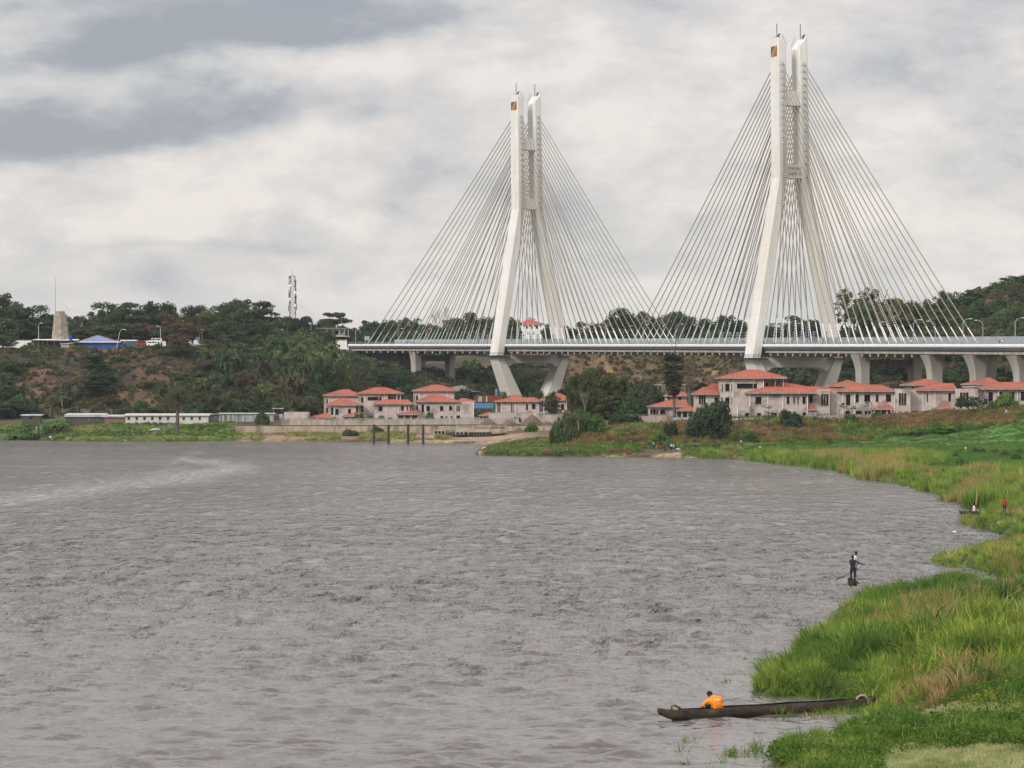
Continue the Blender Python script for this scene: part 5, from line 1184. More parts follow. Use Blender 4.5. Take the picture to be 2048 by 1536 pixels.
for s in range(2): proto('olivebush', crown('foliage', 110+s, 4, 6, 20, 40, .5, 'dome', 'olive'), trunkmesh(s+99, .8, .18, 2.5, 3), 0, 4, 6)
def tree(kindk, px, pyt, wpx, D, label, group=None, pyb=None, nm='tree', cat='tree', leafk=None, hscale=None):
    """a plant whose top is seen at pyt and whose crown is wpx wide in the photo"""
    cr, tr, base, H, W = random.choice(PR_[kindk]); x = xpx(px, D); z0 = hz1(x, D) if pyb is None else zpx(pyb, D)
    ztop = zpx(pyt, D); h = max(1.2, ztop-z0); sw = wpx*D/F/W
    sz = h/(base+H); t = thing(nm, label, cat, (x, D, z0-.15), random.uniform(0, 6.28), group)
    if not kindk.startswith('hi'): sw = max(sw, sz*.7)
    o = obj('crown' if cat == 'tree' else 'foliage', cr, t, (0,0,base*sz)); o.scale = (sw, sw*random.uniform(.9,1.1), sz)
    o2 = obj('trunk' if cat == 'tree' else 'stem', tr, t); o2.scale = (sw, sw, sz*(base+1.6)/ (base+1.6)); return t
# skyline trees
NMK = {'broad':'dense dark broad-crowned tree','midbroad':'mid-green broad tree','bamboo':'feathery green bamboo clump','umbrella':'dark tree with flat layered crown','tall':'tall narrow dark tree','open':'loose olive-green tree','brownish':'brownish leafy tree','bush':'green bush','darkbush':'dark green bush','brightbush':'bright green bush','olivebush':'olive scrubby bush'}
cnt = {}
def auto(k, zone):
    cnt[(k, zone)] = cnt.get((k, zone), 0)+1; return f"{NMK[k]} {zone}, {ordn(cnt[(k,zone)]-1)} from the left"
sky_l = [(4,588,62,'broad'),(-30,600,60,'broad'),(36,616,50,'tall'),(70,612,66,'broad'),(96,630,40,'midbroad'),(150,632,50,'broad'),(168,640,44,'tall'),(190,634,50,'open'),(215,606,62,'broad'),(238,618,50,'broad'),(262,605,56,'umbrella'),(286,622,44,'midbroad'),(306,610,50,'broad'),(322,604,40,'broad'),
 (340,626,46,'brownish'),(366,612,46,'brownish'),(385,628,40,'open'),(402,612,54,'broad'),(424,620,46,'midbroad'),(446,612,50,'broad'),(466,604,44,'broad'),(484,600,56,'broad'),(522,603,66,'umbrella'),(508,625,50,'broad'),(545,640,40,'broad'),(572,634,52,'midbroad'),(600,633,56,'broad'),(612,652,30,'broad')]
for px, py, w, k in sorted(sky_l): tree(k, px, py, w*1.15, random.uniform(1378, 1440), auto(k, 'on the bluff skyline'), 'skyline trees on the bluff')
sky_l2 = [(20,640,50,'darkbush'),(60,655,60,'broad'),(140,650,50,'darkbush'),(180,652,60,'broad'),(210,645,60,'midbroad'),(245,640,60,'broad'),(280,648,60,'broad'),(300,640,50,'brownish'),(335,646,60,'broad'),(372,640,60,'brownish'),(410,640,60,'open'),(440,642,60,'midbroad'),(470,636,60,'broad'),(505,640,70,'broad'),(540,655,60,'midbroad'),(45,640,50,'tall'),(110,648,60,'tall'),(5,630,60,'broad')]
for px, py, w, k in sorted(sky_l2): tree(k, px, py+6, w*1.2, random.uniform(1366, 1376), auto(k, 'behind the bluff roofs'), 'second row of bluff trees')
for i_, px in enumerate(range(425, 660, 17)):
    k = ['darkbush','broad','bush'][i_ % 3]; tree(k, px, 662+(i_*7 % 11)-4, 44, 1372+i_ % 5, auto(k, 'filling the gap under the skyline crowns'), 'undergrowth on the bluff')
# trees beyond the bridge deck
sky_c = [(668,625,52,'umbrella',1680),(652,640,30,'broad',1680),(720,652,40,'open',1660),(745,642,48,'broad',1660),(765,648,36,'broad',1670),(728,668,40,'darkbush',1640),(800,640,56,'broad',1665),(822,636,44,'midbroad',1665),(846,648,40,'brownish',1665),(868,652,44,'broad',1665),(905,650,40,'midbroad',1665),
 (932,626,52,'broad',1665),(958,634,40,'broad',1670),(980,640,34,'broad',1665),(1004,634,50,'broad',1665),(1016,640,32,'broad',1665),(1100,650,26,'broad',1665),(1108,648,30,'broad',1665),(1135,652,36,'midbroad',1665),(1152,660,34,'midbroad',1665),(1178,644,56,'brownish',1660),(1205,640,44,'brownish',1665),(1240,617,50,'broad',1665),(1262,628,44,'broad',1665),(1285,624,46,'broad',1665),(1308,650,34,'broad',1665),
 (1345,628,56,'broad',1660),(1362,624,36,'broad',1665),(1400,638,44,'broad',1660),(1420,646,30,'broad',1665),(1448,632,50,'broad',1660),(1474,640,34,'broad',1665),(1496,650,30,'broad',1665),(1530,650,50,'broad',1640),(1558,655,40,'midbroad',1640),(1598,632,58,'broad',1630),(1625,642,44,'broad',1635),(1648,648,30,'broad',1640)]
for px, py, w, k, D in sky_c: tree(k, px, py, w*1.15, D, auto(k, 'beyond the bridge deck'), 'trees beyond the bridge deck')
for px in range(700, 1660, 27):
    if 1040 < px < 1090: continue
    k = random.choice(['darkbush','bush','darkbush','broad']); tree(k, px+random.uniform(-8,8), 664+random.uniform(-8,6), 46, 1650+random.uniform(-5,5), auto(k, 'low behind the bridge barrier'), 'undergrowth trees behind the bridge')
# right hill
hill = [(1690,577,44,'open',1450),(1708,590,34,'open',1445),(1740,576,36,'open',1455),(1728,600,50,'midbroad',1440),(1760,598,44,'olivebush',1460),(1785,600,50,'midbroad',1470),(1812,603,48,'olivebush',1470),(1842,600,44,'bamboo',1475),(1895,582,48,'broad',1450),(1870,606,44,'olivebush',1470),(1915,596,50,'bamboo',1490),(1945,578,60,'bamboo',1490),(1975,572,56,'olivebush',1490),(2005,562,60,'bamboo',1490),(2035,551,60,'midbroad',1490),(2065,545,60,'bamboo',1490),(2100,540,60,'broad',1490)]
for px, py, w, k, D in hill: tree(k, px, py, w, D, auto(k, 'on the crest of the right hill'), 'trees on the crest of the right hill')
zc_ = 0
for r_, (z0, z1) in enumerate(((1462,1400),(1400,1345),(1345,1300),(1300,1262))):
    for px in range(1500, 2110, 33):
        D = (z0+z1)/2+random.uniform(-18,18); pxx = px+random.uniform(-12,12)+r_*9
        g_ = hz1(xpx(pxx,D), D); k = random.choice(['bamboo','olivebush','midbroad','open','bamboo','brownish'] if pxx > 1740 and r_ < 2 else ['broad','darkbush','broad','midbroad','olivebush'])
        h = random.uniform(5,8) if r_ < 2 else random.uniform(6,10)
        pyt = HY-(g_+h-CAMZ)*F/D
        if pyt < 655 and pxx < 1690: continue
        tree(k, pxx, pyt, random.uniform(38,58), D, auto(k, 'behind the near pylon' if r_ < 2 else 'in the dark wood under the viaduct'), 'trees of the wooded slope beneath the viaduct')
# far-left slopes
sl_t = [(196,706,56,'tall',1290),(205,745,60,'broad',1270),(190,760,60,'tall',1262),(222,790,40,'brownish',1245),(360,668,46,'brownish',1330),(366,690,48,'broad',1326),(6,668,50,'broad',1335),(30,694,44,'darkbush',1332),(10,720,60,'broad',1290),(-10,745,80,'broad',1270),(16,770,70,'broad',1250),(42,790,56,'darkbush',1235),(0,800,80,'broad',1225),(60,800,40,'darkbush',1232),
 (240,718,34,'bush',1315),(250,735,30,'darkbush',1300),(285,700,30,'darkbush',1337),(130,765,36,'darkbush',1262),(128,785,34,'olivebush',1250),(100,690,40,'darkbush',1340),(60,712,36,'bush',1330),(160,690,30,'bush',1341),(55,745,34,'olivebush',1300),(300,815,40,'darkbush',1225),(280,800,34,'bush',1235),(330,805,50,'open',1225),(345,770,34,'darkbush',1250),(385,805,44,'bush',1225),(250,815,36,'darkbush',1222),(410,790,40,'olivebush',1240),(300,760,40,'olivebush',1280),(370,745,36,'olivebush',1290),(330,712,34,'brownish',1325),(398,745,40,'darkbush',1290),(90,820,34,'darkbush',1225),(150,812,34,'darkbush',1225)]
for px, py, w, k, D in sorted(sl_t): tree(k, px, py, w, D, auto(k, 'on the scrubby bluff slope'), 'trees and bushes on the bluff slope')
for (px, py, w) in ((456,668,54),(478,684,60),(500,676,56),(530,668,60),(558,672,60),(590,668,62),(616,676,50),(640,690,40),(610,692,70),(570,700,64),(540,690,60),(470,700,50),(650,716,44),(440,690,40)):
    k = random.choice(['bamboo','midbroad','darkbush','midbroad']); tree(k, px, py, w*.9, 1335+random.uniform(0,25)-(py-668)*1.3, auto(k, 'massed at the slope top'), 'bamboo clumps beside the abutment')
g0 = random.Random(5)
for r_ in range(6):
    for px in range(425, 700, 30):
        D = 1335-r_*20+random.uniform(-8,8)+(px > 640)*(60-r_*8); pxx = px+g0.uniform(-12,12); 
        k = g0.choice(['broad','midbroad','darkbush','olivebush','olivebush','open','bush','brownish']); g_ = hz1(xpx(pxx,D), D); h = g0.uniform(4,8)
        if pxx > 630 and HY-(g_+h-CAMZ)*F/D < 700: continue
        tree(k, pxx, HY-(g_+h-CAMZ)*F/D, g0.uniform(36,56), D, auto(k, 'on the slope above the far villas'), 'trees on the wooded slope above the far villas')
for (px, py, w, k, D) in ((690,712,40,'bush',1520),(715,722,44,'darkbush',1480),(735,735,46,'midbroad',1450),(760,722,40,'darkbush',1490),(770,745,60,'broad',1420),(800,752,56,'broad',1400),(815,770,44,'darkbush',1370),(700,745,44,'midbroad',1440),(745,756,50,'broad',1400),(720,765,44,'olivebush',1380),(860,762,30,'olivebush',1450),(880,740,40,'darkbush',1530),(925,735,44,'broad',1540),(945,720,44,'bush',1560),(960,745,50,'darkbush',1500),(940,765,40,'bush',1440),(980,730,40,'darkbush',1560),
    (1012,735,44,'broad',1530),(1040,722,50,'midbroad',1550),(1065,735,40,'broad',1530),(1030,762,50,'bush',1480),(1050,765,60,'brightbush',1450),(1015,775,44,'bush',1440),(1075,780,40,'bush',1440),(1140,775,44,'darkbush',1420),(1180,705,30,'bush',1560),(1250,704,30,'olivebush',1565),(1320,706,30,'olivebush',1565),(1395,715,40,'olivebush',1550),(1440,712,44,'broad',1550),(1470,720,50,'broad',1500),(1490,735,50,'darkbush',1440),(1450,750,44,'bush',1440),(1425,730,36,'darkbush',1500),(1478,770,50,'broad',1300),(1415,765,50,'midbroad',1300),(1400,785,44,'broad',1200)):
    tree(k, px, py, w, D, auto(k, 'in the far pylon valley'), 'trees in the valley around the far pylon')
# grove in the middle, between the two estates
PRH = {}
for s in range(3): proto('hibroad', crown('crown', 210+s, 10, 11, 70, 110, .40, 'round', 'olive', .7), trunkmesh(s+149, 4, .32, 8, 8, 9), 2.0, 10, 11)
for s in range(2): proto('hidark', crown('crown', 220+s, 8, 11, 70, 120, .40, 'round', 'dark', .8), trunkmesh(s+159, 2, .3, 6, 7, 6), .6, 8, 11)
for s in range(2): proto('hibush', crown('foliage', 230+s, 5, 7.5, 70, 110, .34, 'dome', 'dark', .9), trunkmesh(s+169, .8, .2, 3, 3, 5), 0, 5, 7.5)
for s in range(2): proto('higreen', crown('foliage', 240+s, 5, 7.5, 60, 100, .34, 'dome', 'bright', .9), trunkmesh(s+179, .8, .2, 3, 3, 5), 0, 5, 7.5)
for s in range(2): proto('himid', crown('foliage', 250+s, 5, 7.5, 60, 100, .34, 'dome', 'mid', .9), trunkmesh(s+189, .8, .2, 3, 3, 5), 0, 5, 7.5)
G = 'trees of the grove between the two estates'
gv = [(1165,745,56,'hibroad',985,'large brown-green tree at the edge of the grove beside the low far villas'),(1200,738,60,'hibroad',970,'large brown-green tree, tallest of the middle grove'),(1232,748,56,'hibroad',965,'large brown-green tree with thin pale branches in the middle grove'),(1188,780,60,'hibroad',955,'shorter brown-green tree in front of the middle grove'),(1225,790,60,'hibroad',950,'low brown-green tree in the grove, above the white specks'),
 (1285,765,64,'hidark',960,'round deep green tree between the grove and the arcade house'),(1310,785,50,'hidark',950,'smaller deep green tree touching the pale perimeter wall'),(1262,790,44,'himid',935,'light green bushy tree before the deep green one'),(1250,826,56,'hibush',905,'dark leafy shrub with white flowers before the pale wall')]
for px, py, w, k, D, lb in gv: tree(k, px, py, w*1.1, D, lb, G)
G2 = 'shrubs along the near bank'
for px, py, w, k, D, lb in [(1125,826,46,'himid',854,'rounded green bush at the water end of the bank thicket'),(1162,820,58,'himid',857,'largest green bush of the bank thicket behind the slender tree'),(1192,828,40,'higreen',856,'bright leafy bush beside the slender pale tree'),(1140,844,40,'himid',852,'low green bush in front of the bank thicket'),
    (1322,866,48,'higreen',823,'flat-topped light green bush sheltering people at the waterside'),(1342,844,32,'hibush',838,'upright dark bush behind the bathers'),(1422,804,84,'hibush',838,'very large round dark shrub before the estate'),(1412,832,60,'hibush',836,'lower side of the large dark shrub, a second shrub against it'),(1581,821,50,'hibush',858,'compact dark round shrub on the straw bank'),
    (1106,784,34,'hibroad',1180,'small brown-green tree in front of the low far villas'),(1063,845,24,'higreen',1120,'small green tree growing before the shore wall'),(2012,786,42,'higreen',862,'yellow-green bush beside the cream tent'),(1990,800,30,'himid',862,'mid-green bush between the leafy tree and the tent'),(1880,858,64,'higreen',832,'bright green scrub on the straw bank above the fields'),(1840,872,44,'himid',832,'green scrub low on the straw bank'),(1500,866,30,'himid',834,'small green scrub at the foot of the dark bank'),
    (860,824,18,'higreen',1165,'bright green shrub against the largest far villa'),(718,826,22,'higreen',1165,'bright green shrub behind the far perimeter wall, nearest the first villas'),(742,831,18,'higreen',1165,'second bright green shrub behind the far perimeter wall'),(762,831,18,'higreen',1165,'third bright green shrub behind the far perimeter wall'),(525,822,26,'hibush',1165,'round dark bush before the sheet-metal shed'),(700,859,34,'himid',1128,'low green bush before the shore wall'),(755,852,22,'hibush',1137,'grey-green bush at the shore wall between two piles'),(880,768+8,30,'himid',1400,'bush at the foot of the first bridge pier'),
    (930,778,34,'hidark',1310,'dark leafy tree beside the rust-red container'),(1088,826,22,'higreen',1168,'bright bush behind the dirt heaps'),(1030,834,18,'himid',1168,'papaya-like bush on the far terrace'),(1700,828,30,'higreen',868,'bright bush on the straw bank before the five-window villa'),(1755,824,26,'higreen',868,'bright small bush before the garage roof'),(1655,838,18,'hibush',866,'small dark bush on the straw bank')]:
    tree(k, px, py, w*.98, D, lb, G2, cat='tree' if 'tree' in lb.split(',')[0] and 'slender' not in lb else 'shrub', nm='tree' if 'tree' in lb.split(',')[0] and 'slender' not in lb else 'shrub')
# slender pale tree, bare trees, silk-cotton trunk, palm
def bare(label, px, pyb, pyt, wpx, D, tr, m=BARKP, depth=4, leafy=None, forkf=.45, cat='tree'):
    x = xpx(px, D); z0 = hz1(x, D) if pyb is None else zpx(pyb, D); H = zpx(pyt, D)-z0; t = thing('bare_tree', label, cat, (x, D, z0-.2), random.uniform(0,6))
    MB().tube([(0,0,-.6),(.05*tr,0,H*forkf*.5),(0,0,H*forkf+.2)], [tr*1.3, tr, tr*.75], 8).build('trunk', m, t)
    me = bare_branches(int(px), H*(1-forkf), wpx*D/F/2/(H*(1-forkf)), tr*.5, depth, m); zs = [v_.co.z for v_ in me.vertices]; xs_ = [abs(v_.co.x) for v_ in me.vertices]
    o = obj('branches', me, t, (0,0,H*forkf)); o.scale = (wpx*D/F/2/max(xs_), wpx*D/F/2/max(xs_), H*(1-forkf)/max(zs))
    if leafy:
        o = obj('crown', crown('crown', int(px), H*(1-forkf)*.95, wpx*D/F, leafy[1], leafy[2], .3, 'round', leafy[0]), t, (0,0,H*forkf+.2))
    return t
bare('slender pale-trunked young tree on the bank thicket edge', 1157, 873, 822, 20, 852, .16, BARKP, 3, ('higreen' if False else 'bright', 10, 26), .62)
bare('bare silk-cotton tree with a thick grey trunk beside the palm', 1379, 832, 712, 50, 935, .62, BARK, 4, ('brown', 14, 16), .42)
bare('thin dead tree rising above the palm across the deck', 1349, 770, 640, 44, 980, .22, BARK, 4, None, .5)
bare('bare pale tree crown on the skyline behind the first cables', 880, 690, 610, 50, 1690, .5, BARKP, 5, None, .35)
bare('thick bare-trunked tree standing on the green far shore', 355, 866, 768, 56, 1135, .62, BARK, 4, ('olive', 34, 46), .46)
bare('leafless twiggy tree in the thicket below the grove', 1170, 850, 775, 26, 945, .18, BARKP, 4, None, .4)
for i, (px, pyb, pyt) in enumerate(((460,800,745),(600,785,735),(512,805,770),(1058,770,732))): bare(f'pale leafless tree amid the slope woods, {ordn(i)} along the slope', px, pyb, pyt, 26, 1295 if px < 1000 else 1500, .2, BARKP, 4, None, .3)
# borassus palm
D_ = 905; x = xpx(1349, D_); z0 = zpx(832, D_); t = thing('fan_palm', 'tall fan palm with a dead frond skirt standing before the far hillside', 'palm tree', (x, D_, z0))
Ht = zpx(786, D_)-z0; MB().tube([(0.1,0,-1),(-.1,0,Ht*.5),(-.3,0,Ht+7.5)], [.42,.34,.26], 8).build('trunk', BARK, t)
def fan(n, rad, droop, g, m, size, nm, zc):
    V = []; Fq = []
    for i in range(n):
        d = rnd_dirs(1, g)[0]; d[2] = g.uniform(*droop); d /= np.linalg.norm(d); e = d*rad*g.uniform(.55,1.0); s = np.cross(d, (0,0,1)); s /= np.linalg.norm(s)+1e-9; u_ = np.cross(s, d)
        o0 = np.array((0,0,zc))
        for k in range(7):
            th = (k-3)*.42; q = e+ (d*math.cos(th)+s*math.sin(th)*1.0)*size+np.array((0,0,-.25*size*abs(th))); q2 = e+(d*math.cos(th+.2)+s*math.sin(th+.2))*size*.7
            b0 = len(V); V += [o0+e, o0+q2, o0+q, o0+e+(d*math.cos(th-.2)+s*math.sin(th-.2))*size*.7]; Fq.append((b0,b0+1,b0+2,b0+3))
        b0 = len(V); w = s*.05; V += [o0-w, o0+w, o0+e+w, o0+e-w]; Fq.append((b0,b0+1,b0+2,b0+3))
    return npmesh(nm, np.array(V), np.array(Fq), [m])
g_ = np.random.default_rng(3)
obj('crown', fan(60, 2.6, (-.2,1.1), g_, LM['palm'], 1.3, 'crown', Ht+7.2), t, (-.3,0,0)); obj('crown', fan(60, 2.7, (-.7,.6), g_, LM['palm'], 1.3, 'crown', Ht+5.4), t, (-.3,0,0))
obj('frond_skirt', fan(60, 2.3, (-1.1,.1), g_, LM['olive'], 1.2, 'skirt', Ht+3.6), t, (-.3,0,0)); obj('frond_skirt', fan(50, 1.7, (-1.2,-.2), g_, LM['brown'], 1.1, 'skirt', Ht+1.6), t, (-.3,0,0))
# papayas and bananas
def papaya(label, px, pyb, pyt, D, sc_=1.0):
    x = xpx(px, D); z0 = zpx(pyb, D); H = zpx(pyt, D)-z0; t = thing('papaya_tree', label, 'papaya tree', (x, D, z0), random.uniform(0,6), 'papaya trees')
    MB().tube([(0,0,-.5),(.05,0,H*.5),(0,0,H*.92)], [.13,.10,.07], 6).build('trunk', BARKP, t)
    g = np.random.default_rng(int(px)); m_ = fan(13, .85*sc_, (-.25,.5), g, LM['mid'], .55*sc_, 'crown', 0); obj('crown', m_, t, (0,0,H*.93))
for i, (px, pyb, pyt, D) in enumerate(((1537,843,812,868),(1679,845,808,866),(1688,842,815,866),(1736,842,808,866),(1537,842,824,868.5),(1703,842,818,866.5))): papaya(f'papaya tree with small crown before the near villas, {ordn(i)} planted', px, pyb, pyt, D, 1.15)
for i, (px, pyb, pyt, D) in enumerate(((100,830,808,1195),(125,822,796,1200),(155,829,806,1200),(123,808,780,1225))): papaya(f'papaya tree on the slope foot near the banana grove, {ordn(i)} of its row', px, pyb, pyt, D, 1.5)
def banana_mesh(seed):
    g = random.Random(seed); mb = MB(); mb.cm = 1; mb.tube([(0,0,-.3),(0,0,1.7)], [.16,.11], 6); mb.cm = 0
    for k in range(9):
        a = k*2.4+g.uniform(-.3,.3); L = g.uniform(1.5,2.3); up = g.uniform(.5,1.3); d = Vector((math.cos(a),math.sin(a),0)); s = Vector((-d.y,d.x,0)); pts = []
        for j in range(6):
            q = j/5; pts.append(Vector((0,0,1.6))+d*L*q*.85+Vector((0,0,up*L*(q-.95*q*q*1.15))))
        for j in range(5):
            w0 = .30*math.sin(math.pi*(.12+.85*j/5)); w1 = .30*math.sin(math.pi*(.12+.85*(j+1)/5)); dz = Vector((0,0,-.10))
            mb.add([pts[j]-s*w0+dz, pts[j], pts[j]+s*w0+dz, pts[j+1]+s*w1+dz, pts[j+1], pts[j+1]-s*w1+dz], [(0,1,4,5),(1,2,3,4)])
    return mb.mesh('leaves', [LM['banana'], BARK])
BM = [banana_mesh(s) for s in range(4)]
i = 0
for (a, c, n) in ((18, 74, 17), (84, 108, 7), (110, 140, 10)):
    for k in range(n):
        px = a+(c-a)*(k+.5)/n+random.uniform(-2,2); D = 1158+random.uniform(-10,8); x = xpx(px, D); o = obj('banana_plant', random.choice(BM), None, (x, D, hz1(x, D)-.1), random.uniform(0,6), random.uniform(1.4,1.9))
        tag(o, f'broad-leaved banana plant in the far-shore grove, {ordn(i)} along the shore', 'banana plant', 'banana plants on the far shore'); i += 1
# leafy open tree on the bank by the last villa
D_ = 862; x = xpx(1945, D_); z0 = hz1(x, D_); t = thing('open_leafy_tree', 'open-branched dark leafy tree leaning over the straw bank before the last villas', 'tree', (x, D_, z0))
me = bare_branches(77, 5, .9, .14, 4, BARK, up=.5); obj('branches', me, t, (0,0,1.0)).scale = (1.15,1.1,.95); MB().tube([(0,0,-.5),(0,0,1.2)], [.22,.16], 7).build('trunk', BARK, t)
g = np.random.default_rng(8); vs = np.array([v_.co for v_ in me.vertices]); far_ = vs[np.linalg.norm(vs, axis=1) > 3.0]; pick = far_[g.integers(0, len(far_), 1500)]+g.normal(size=(1500,3))*.28
V, Fq = leafcards(pick, rnd_dirs(1500, g)+np.array((0,0,.5)), .30, g); obj('crown', npmesh('crown', V, Fq, [LM['dark']]), t, (0,0,1.0)).scale = (1.15,1.1,.95)

# ---------------------------------------------------------------- scattering (ground cover nobody could count)
def scatter(name, P, rotz, scl, protos, idxs, tilt=None):
    P = np.asarray(P, float); n = len(P)
    me = bpy.data.meshes.new(name); me.vertices.add(n); me.vertices.foreach_set('co', P.astype(np.float32).ravel())
    a = me.attributes.new('rot', 'FLOAT_VECTOR', 'POINT'); rv = np.zeros((n, 3), np.float32); rv[:, 2] = rotz
    if tilt is not None: rv[:, 0] = tilt[:, 0]; rv[:, 1] = tilt[:, 1]
    a.data.foreach_set('vector', rv.ravel())
    a = me.attributes.new('scl', 'FLOAT_VECTOR', 'POINT'); a.data.foreach_set('vector', np.asarray(scl, np.float32).ravel())
    a = me.attributes.new('idx', 'INT', 'POINT'); a.data.foreach_set('value', np.asarray(idxs, np.int32))
    col = bpy.data.collections.new(name+'_sources')
    for k, pm in enumerate(protos):
        o = bpy.data.objects.new('%s_source_%02d' % (name, k), pm); col.objects.link(o)
    ng = bpy.data.node_groups.new(name, 'GeometryNodeTree'); ng.interface.new_socket('Geometry', in_out='INPUT', socket_type='NodeSocketGeometry'); ng.interface.new_socket('Geometry', in_out='OUTPUT', socket_type='NodeSocketGeometry')
    gi = ng.nodes.new('NodeGroupInput'); go = ng.nodes.new('NodeGroupOutput'); iop = ng.nodes.new('GeometryNodeInstanceOnPoints')
    ci = ng.nodes.new('GeometryNodeCollectionInfo'); ci.inputs['Collection'].default_value = col; ci.inputs['Separate Children'].default_value = True; ci.inputs['Reset Children'].default_value = True
    def na(nm, ty):
        q = ng.nodes.new('GeometryNodeInputNamedAttribute'); q.data_type = ty; q.inputs[0].default_value = nm
        return [s for s in q.outputs if s.enabled and s.name == 'Attribute'][0]
    ng.links.new(gi.outputs[0], iop.inputs['Points']); ng.links.new(ci.outputs[0], iop.inputs['Instance']); iop.inputs['Pick Instance'].default_value = True
    ng.links.new(na('idx', 'INT'), iop.inputs['Instance Index']); ng.links.new(na('scl', 'FLOAT_VECTOR'), iop.inputs['Scale'])
    er = ng.nodes.new('FunctionNodeEulerToRotation'); ng.links.new(na('rot', 'FLOAT_VECTOR'), er.inputs[0]); ng.links.new(er.outputs[0], iop.inputs['Rotation'])
    ng.links.new(iop.outputs[0], go.inputs[0])
    o = obj(name, me); md = o.modifiers.new('scatter', 'NODES'); md.node_group = ng; kind(o, 'stuff'); return o
def tuft(seed, n, h, spread, w, m, segs=3, lean=.5, name='tuft'):
    g = np.random.default_rng(seed); V = []; Fq = []
    for i in range(n):
        a = g.random()*6.283; r = spread*math.sqrt(g.random()); p = np.array((math.cos(a)*r, math.sin(a)*r, -.05)); L = h*g.uniform(.55,1.1); b_ = a+g.normal()*.8; ln = lean*g.uniform(.2,1.2)
        d = np.array((math.cos(b_), math.sin(b_), 0)); s = np.array((-d[1], d[0], 0))*w*g.uniform(.6,1.2); th = g.random()*3.14; s = np.array((math.cos(th), math.sin(th), 0))*w*g.uniform(.6,1.2)
        pts = [p+np.array((0,0,L*q))*(1-.25*ln*q)+d*ln*L*q*q for q in np.linspace(0,1,segs+1)]
        if segs > 1: pts[-1] = pts[-1]-np.array((0,0,L*.22*ln))
        b0 = len(V)
        for k, q in enumerate(pts[:-1]): f_ = 1-k/segs*.55; V += [q-s*f_, q+s*f_]
        V.append(pts[-1])
        for k in range(segs-1): Fq.append((b0+2*k, b0+2*k+1, b0+2*k+3, b0+2*k+2))
        e = b0+2*(segs-1); Fq.append((e, e+1, b0+2*segs, b0+2*segs))
    F4 = np.array([f for f in Fq if f[2] != f[3]]).reshape(-1, 4); F3 = np.array([f[:3] for f in Fq if f[2] == f[3]]).reshape(-1, 3)
    return npmesh(name, np.array(V), [F4, F3], [m])
GR = leafmat('tall_grass', (.15,.225,.042), (.26,.335,.065), (.44,.43,.12), val=.34, scale=.30, trans=.45)
GRD = leafmat('deep_grass', (.088,.160,.036), (.155,.245,.052), val=.34, scale=.3, trans=.4)
GRB = leafmat('browning_grass', (.30,.23,.09), (.42,.30,.14), (.20,.21,.06), val=.2, scale=.5, trans=.4)
SHG = leafmat('short_grass', (.26,.30,.11), (.40,.41,.19), (.52,.46,.27), val=.2, scale=.35, trans=.4)
WEED = leafmat('low_weeds', (.060,.120,.022), (.11,.17,.030), (.19,.21,.04), val=.2, scale=.8, trans=.4)
CROP = leafmat('crop_leaves', (.060,.135,.030), (.090,.18,.040), (.13,.20,.055), val=.15, scale=.2, trans=.35)
def region(n, test, x0, x1, y0, y1, seed):
    g = np.random.default_rng(seed); x = g.uniform(x0, x1, n); y = g.uniform(y0, y1, n); k = test(x, y); x, y = x[k], y[k]; return x, y, height(x, y), g
def PXY(x, y, z): return 1024+F*x/y, HY-(z-CAMZ)*F/y
def emit(name, x, y, z, g, protos, idx, s, tilt=.1):
    n = len(x); sc_ = np.stack([s, s, s*g.uniform(.85,1.2,n)], 1); t_ = g.normal(size=(n,2))*tilt
    return scatter(name, np.stack([x, y, z], 1), g.uniform(0, 6.28, n), sc_, protos, idx, t_)
# 1. tall river grass on the near bank
def isl(x, y):
    sd = sdist(x, y); px = 1024+F*x/y; py = HY+(CAMZ-.6)*F/y
    fieldy = (y > 575) & (sd > 14+0*y)
    lowgrass = (py > 1420+(px-1700)*-.02) & (px > 1640)        # the foreground lawn
    return (sd > -.25) & (sd < 45) & (px < 2150) & ~fieldy & ~lowgrass
x, y, z, g = region(90000, isl, 2, 62, 118, 330, 11)
dens = fbm(N1, x/3.0, y/5.0); sd = sdist(x, y); px, py = PXY(x, y, z)
gap = (fbm(N2, x/2.2, y/7.0) < .36) & (sd > 3); patch_low = np.exp(-(((px-1990)/70)**2+((py-1290)/22)**2)) > .4; clear2 = (np.exp(-(((px-1830)/60)**2+((py-1360)/9)**2)) > .5) | ((px > 1920)&(abs(py-1180-(px-1920)*.05) < 12))
keep = ~(gap & (g.random(len(x)) < .8)) & ~patch_low & ~clear2 & (g.random(len(x)) < np.where(y < 200, 1, .75)); x, y, z, sd, px, py, dens = [q[keep] for q in (x, y, z, sd, px, py, dens)]
TU = [tuft(i, 28, 1.15, .28, .026, GR, 3, .6) for i in range(4)]+[tuft(10+i, 28, 1.2, .26, .026, GRD, 3, .65) for i in range(3)]+[tuft(20+i, 26, 1.05, .26, .022, GRB, 3, .5) for i in range(3)]
bro = fbm(N3, x/4+40, y/9); yel = fbm(N2, x/6+9, y/14)
brownspot = (np.exp(-(((px-1900)/60)**2+((py-1250)/30)**2))+np.exp(-(((px-2010)/40)**2+((py-1110)/30)**2))+np.exp(-(((px-1960)/60)**2+((py-1370)/22)**2))+np.exp(-(((px-1620)/60)**2+((py-1392)/8)**2)))
b_ = (bro+.32*brownspot) > .635
idx = np.where(b_ & (g.random(len(x)) < .65), g.integers(7, 10, len(x)), np.where((yel > .52) & (g.random(len(x)) < .85), g.integers(0, 4, len(x)), g.integers(4, 7, len(x))))
s = (.35+.72*smooth((dens-.25)*3.0))*np.clip(.50+sd*.16, .45, 1.15)*g.uniform(.75,1.2,len(x))
